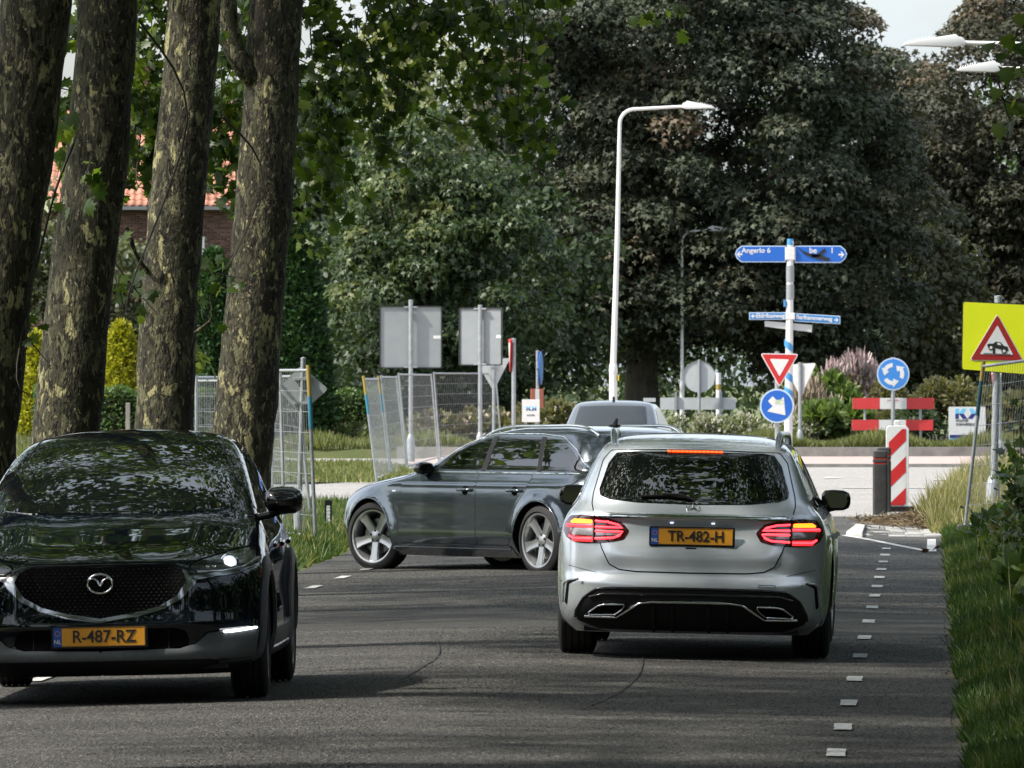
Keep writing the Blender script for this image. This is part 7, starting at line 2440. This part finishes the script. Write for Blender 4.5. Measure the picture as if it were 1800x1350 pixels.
for sy in (1, -1):
    f_ = lambda P: [(sy * a, b) for a, b in P]
    c.patch('grille_wing', rpoly(f_([(0, .462), (.19, .490), (.34, .530), (.455, .590), (.525, .665), (.545, .700), (.62, .708), (.74, .722), (.86, .762), (.865, .772), (.74, .738), (.60, .724), (.50, .724), (.472, .752), (.462, .745), (.487, .695), (.435, .610), (.33, .553), (.18, .510), (0, .482)]), .006, 2), 'F', .012, M['darkchrome'], gr, .02, skirt=.016)
    hl = c.patch('headlight', rpoly(f_([(.495, .768), (.56, .800), (.72, .845), (.84, .868), (.875, .845), (.868, .800), (.80, .748), (.68, .728), (.56, .728)]), .015, 3), 'F', .006, M['gloss_black'], None, .02, skirt=.012)
    c.patch('headlight_inner', rpoly(f_([(.57, .748), (.68, .738), (.785, .758), (.845, .80), (.835, .842), (.72, .822), (.60, .788)]), .015, 3), 'F', .009, M['lamp_inner'], hl, .02)
    c.line('headlight_brow', f_([(.50, .775), (.56, .804), (.72, .849), (.84, .872)]), 'F', .005, M['seam'], hl, off=.006)
    h = c.cast('F', sy * .715, .785)
    pr = MB().lathe([(.048, -.02), (.048, .012), (.042, .016), (.040, .008)], 24, Matrix.Translation(h[0] + Vector((.004, 0, 0))) @ Matrix.Rotation(R(90), 4, 'Y')).build('projector', M['darkchrome'], hl, smooth=60)
    MB().lathe([(.040, .008), (.037, .018), (.027, .025)], 24, Matrix.Translation(h[0] + Vector((.004, 0, 0))) @ Matrix.Rotation(R(90), 4, 'Y')).build('headlight_lens', M['glow_rim'], hl, smooth=60)
    MB().lathe([(.027, .025), (.014, .031), (0, .033)], 24, Matrix.Translation(h[0] + Vector((.004, 0, 0))) @ Matrix.Rotation(R(90), 4, 'Y')).build('headlight_core', M['glow_white'], hl, smooth=60)
    MB().lathe([(.054, .004), (.050, .010), (.046, .006)], 28, Matrix.Translation(h[0] + Vector((.004, 0, 0))) @ Matrix.Rotation(R(90), 4, 'Y')).build('bezel', M['chrome'], hl, smooth=60)
    for k, y in enumerate((.60, .635)):
        h = c.cast('F', sy * y, .765)
        MB().box(h[0] + Vector((.012, 0, 0)), (.012, .018, .016)).build('reflector', M['chrome'], hl, smooth=0, bevel=.003)
    c.line('headlight_ring', f_([(.54, .735), (.68, .735), (.79, .755), (.855, .80)]), 'F', .0065, M['chrome'], hl, off=.010)
    c.patch('running_light', rpoly(f_([(.675, .402), (.835, .413), (.838, .422), (.68, .411)]), .003), 'F', .034, M['glow_drl'], None, .02, skirt=.02)
    c.patch('bumper_cladding', rpoly(f_([(0, .296), (.44, .302), (.53, .335), (.60, .395), (.845, .421), (.856, .419), (.82, .205), (.5, .195), (0, .195)]), .01, 2), 'F', .024, M['cladding'], None, .03, skirt=.03)
    c.patch('lower_grille', rpoly(f_([(0, .19), (.80, .19), (.80, .235), (.6, .262), (0, .262)]), .01), 'F', .032, M['black_pl'], None, .04, skirt=.02)
    c.line('winglet', f_([(.64, .255), (.80, .26)]), 'F', .01, M['black_pl'], None, off=.04)
c.patch('lower_intake', rpoly(sym([(0, .300), (.40, .305), (.50, .34), (.475, .405), (.42, .425), (0, .43)]), .02), 'F', .012, M['seam'], None, .03)
for y in (.38, .25, -.25, -.38): c.line('intake_bar', [(y, .31), (y, .42)], 'F', .004, M['black_pl'], None, off=.014)
c.plate('F', -.005, .388, 'R-487-RZ', w=.52, h=.108)
h = c.cast('F', 0, .685)
em = sub('wing_emblem', gr, h[0] + Vector((.03, 0, 0)))
MB().tube([(0, .070 * math.cos(a), .054 * math.sin(a)) for a in np.linspace(0, 2 * PI, 41)], .007, 8, cap=False).build('ring', M['chrome'], em, smooth=60)
wgp = [(-.062, .022), (-.045, .030), (-.018, .018), (0, -.012), (.018, .018), (.045, .030), (.062, .022)]
MB().tube([(.003, a, b) for a, b in spline(wgp, 4)], [.004 + .004 * math.sin(PI * i / 24) for i in range(25)], 6).build('wing', M['chrome'], em, smooth=60)
c.line('bonnet_shut_line', [(.44, .790), (.3, .797), (0, .80), (-.3, .797), (-.44, .790)], 'F', .003, M['seam'], None)
for sd in ('L', 'R'):
    sy = 1 if sd == 'L' else -1
    c.patch('side_window', rpoly([(.62, 1.07), (.28, 1.275), (.0, 1.36), (-.33, 1.385), (-.33, 1.055)], .03), sd, .005, M['glass'], None, .035)
    c.patch('side_window', rpoly([(-.40, 1.055), (-.40, 1.385), (-.90, 1.36), (-1.18, 1.22), (-1.22, 1.10)], .03), sd, .005, M['glass'], None, .035)
    c.line('window_trim', [(.80, 1.035), (.3, 1.03), (-.5, 1.03), (-1.3, 1.08)], sd, .009, M['chrome'], None, off=.004)
    c.panel('door', rpoly([(.84, .36), (.84, .70), (.74, 1.015), (-.35, 1.02), (-.36, .36)], .05, 3), sd, res=.04)
    c.panel('door', rpoly([(-.37, .36), (-.36, 1.02), (-1.16, 1.04), (-1.08, .78), (-.95, .60), (-.90, .36)], .05, 3), sd, res=.04)
    for x in (-.12, -.90): c.line('door_handle', [(x, .845), (x - .2, .855)], sd, .015, navy, None, off=.024, n=8)
    c.patch('sill_cladding', rpoly([(.98, .21), (.96, .35), (.72, .375), (-.66, .375), (-.92, .41), (-.96, .21)], .03), sd, .014, M['cladding'], None, .04, skirt=.02)
    c.line('sill_chrome', [(.86, .275), (-.84, .275)], sd, .008, M['darkchrome'], None, off=.018)
    for ax in (1.3275, -1.3275):
        a0, a1 = -.42, PI + .42
        outer = [(ax + .465 * math.cos(a), .345 + .465 * math.sin(a)) for a in np.linspace(a0, a1, 24)]
        inner = [(ax + .383 * math.cos(a), .345 + .383 * math.sin(a)) for a in np.linspace(a1, a0, 24)]
        c.patch('arch_cladding', [p for p in outer + inner if p[1] > .2], sd, .014, M['cladding'], None, .03, skirt=.02)
    c.mirror(.66, 1.115, sy, .86, 1.075, M['gloss_black'], h=.165, d=.15)
    c.patch('red_reflector', rpoly([(sy * .876, .70), (sy * .884, .70), (sy * .882, .75), (sy * .874, .75)], .002), 'F', .004, M['lens_red'], None, .01)
    c.line('roof_gutter', [(x, sy * pchip([-1.2, -.2, .1], [.50, .565, .60], np.array([x]))[0]) for x in np.linspace(-.06, -1.15, 14)], 'T', .006, M['black_pl'], None, off=-.001)
c.wheel(1.3275, 1, 'ten', .215, ymax=.898, rim_r=.235, dark=True, steer=R(1)); c.wheel(1.3275, -1, 'ten', .215, ymax=.898, rim_r=.235, dark=True, steer=R(1)); c.wheel(-1.3275, 1, 'ten', .215, ymax=.898, rim_r=.235, dark=True); c.wheel(-1.3275, -1, 'ten', .215, ymax=.898, rim_r=.235, dark=True)

# ================================================================== far silver car whose roof shows above the grey estate
fs = car_paint('pale_silver_paint', (.12, .13, .138), .6, .3)
lev = [(.18, 2.0, -2.0, .80, .5, 2.6, .4, 3), (.30, 2.12, -2.1, .87, .5, 2.6, .4, 3), (.55, 2.15, -2.12, .89, .55, 2.5, .42, 3), (.72, 2.08, -2.08, .885, .6, 2.5, .42, 3), (.85, 1.75, -2.02, .875, .7, 2.5, .42, 3), (.93, 1.35, -1.97, .855, .6, 2.6, .42, 3), (1.0, .95, -1.9, .82, .45, 2.6, .42, 3),
       (1.10, .72, -1.80, .785, .4, 2.6, .42, 3), (1.25, .40, -1.63, .735, .4, 2.5, .42, 2.8), (1.36, .12, -1.50, .690, .4, 2.4, .42, 2.7), (1.43, -.10, -1.40, .635, .4, 2.3, .42, 2.5), (1.465, -.3, -1.28, .52, .4, 2.2, .4, 2.3), (1.485, -.5, -1.1, .32, .3, 2.1, .3, 2.1), (1.492, -.7, -.9, 0, .1, 2, .1, 2)]
fD = 146.0
far = Car('silver_hatchback_car', 'pale silver car seen from behind, only its roof and rear window above the grey estate', lev, fs, 2.6, .32, [(1.3, .32, .36), (-1.3, .32, .36)], (at(1090, 0, fD).x, fD, .0), R(90) - R(6), nlev=60)
c = far
c.patch('rear_window', rpoly(sym([(0, 1.04), (.62, 1.05), (.60, 1.20), (.56, 1.385), (0, 1.40)]), .03), 'B', .005, principled('pale_reflecting_glass', (.02, .024, .026), .03, spec=.6, ior=1.6), None, .05)
for sd in ('L', 'R'):
    sy = 1 if sd == 'L' else -1
    c.patch('side_window', rpoly([(.6, 1.03), (.2, 1.30), (-.3, 1.38), (-1.0, 1.34), (-1.4, 1.05)], .04), sd, .005, M['glass'], None, .05)
    c.patch('tail_light', rpoly([(sy * .55, .95), (sy * .82, .95), (sy * .84, .75), (sy * .62, .72)], .03), 'B', .006, M['lens_red'], None, .05)
h = c.cast('T', -1.15, 0)
MB().prism([(.06, 0), (-.05, 0), (-.05, .07), (-.03, .07)], -.02, .02).build('roof_antenna', M['black_pl'], c.t, loc=h[0], smooth=0)
for x in (1.3, -1.3):
    for sy in (1, -1): c.wheel(x, sy, 'ten', .205, ymax=.875, rim_r=.21)
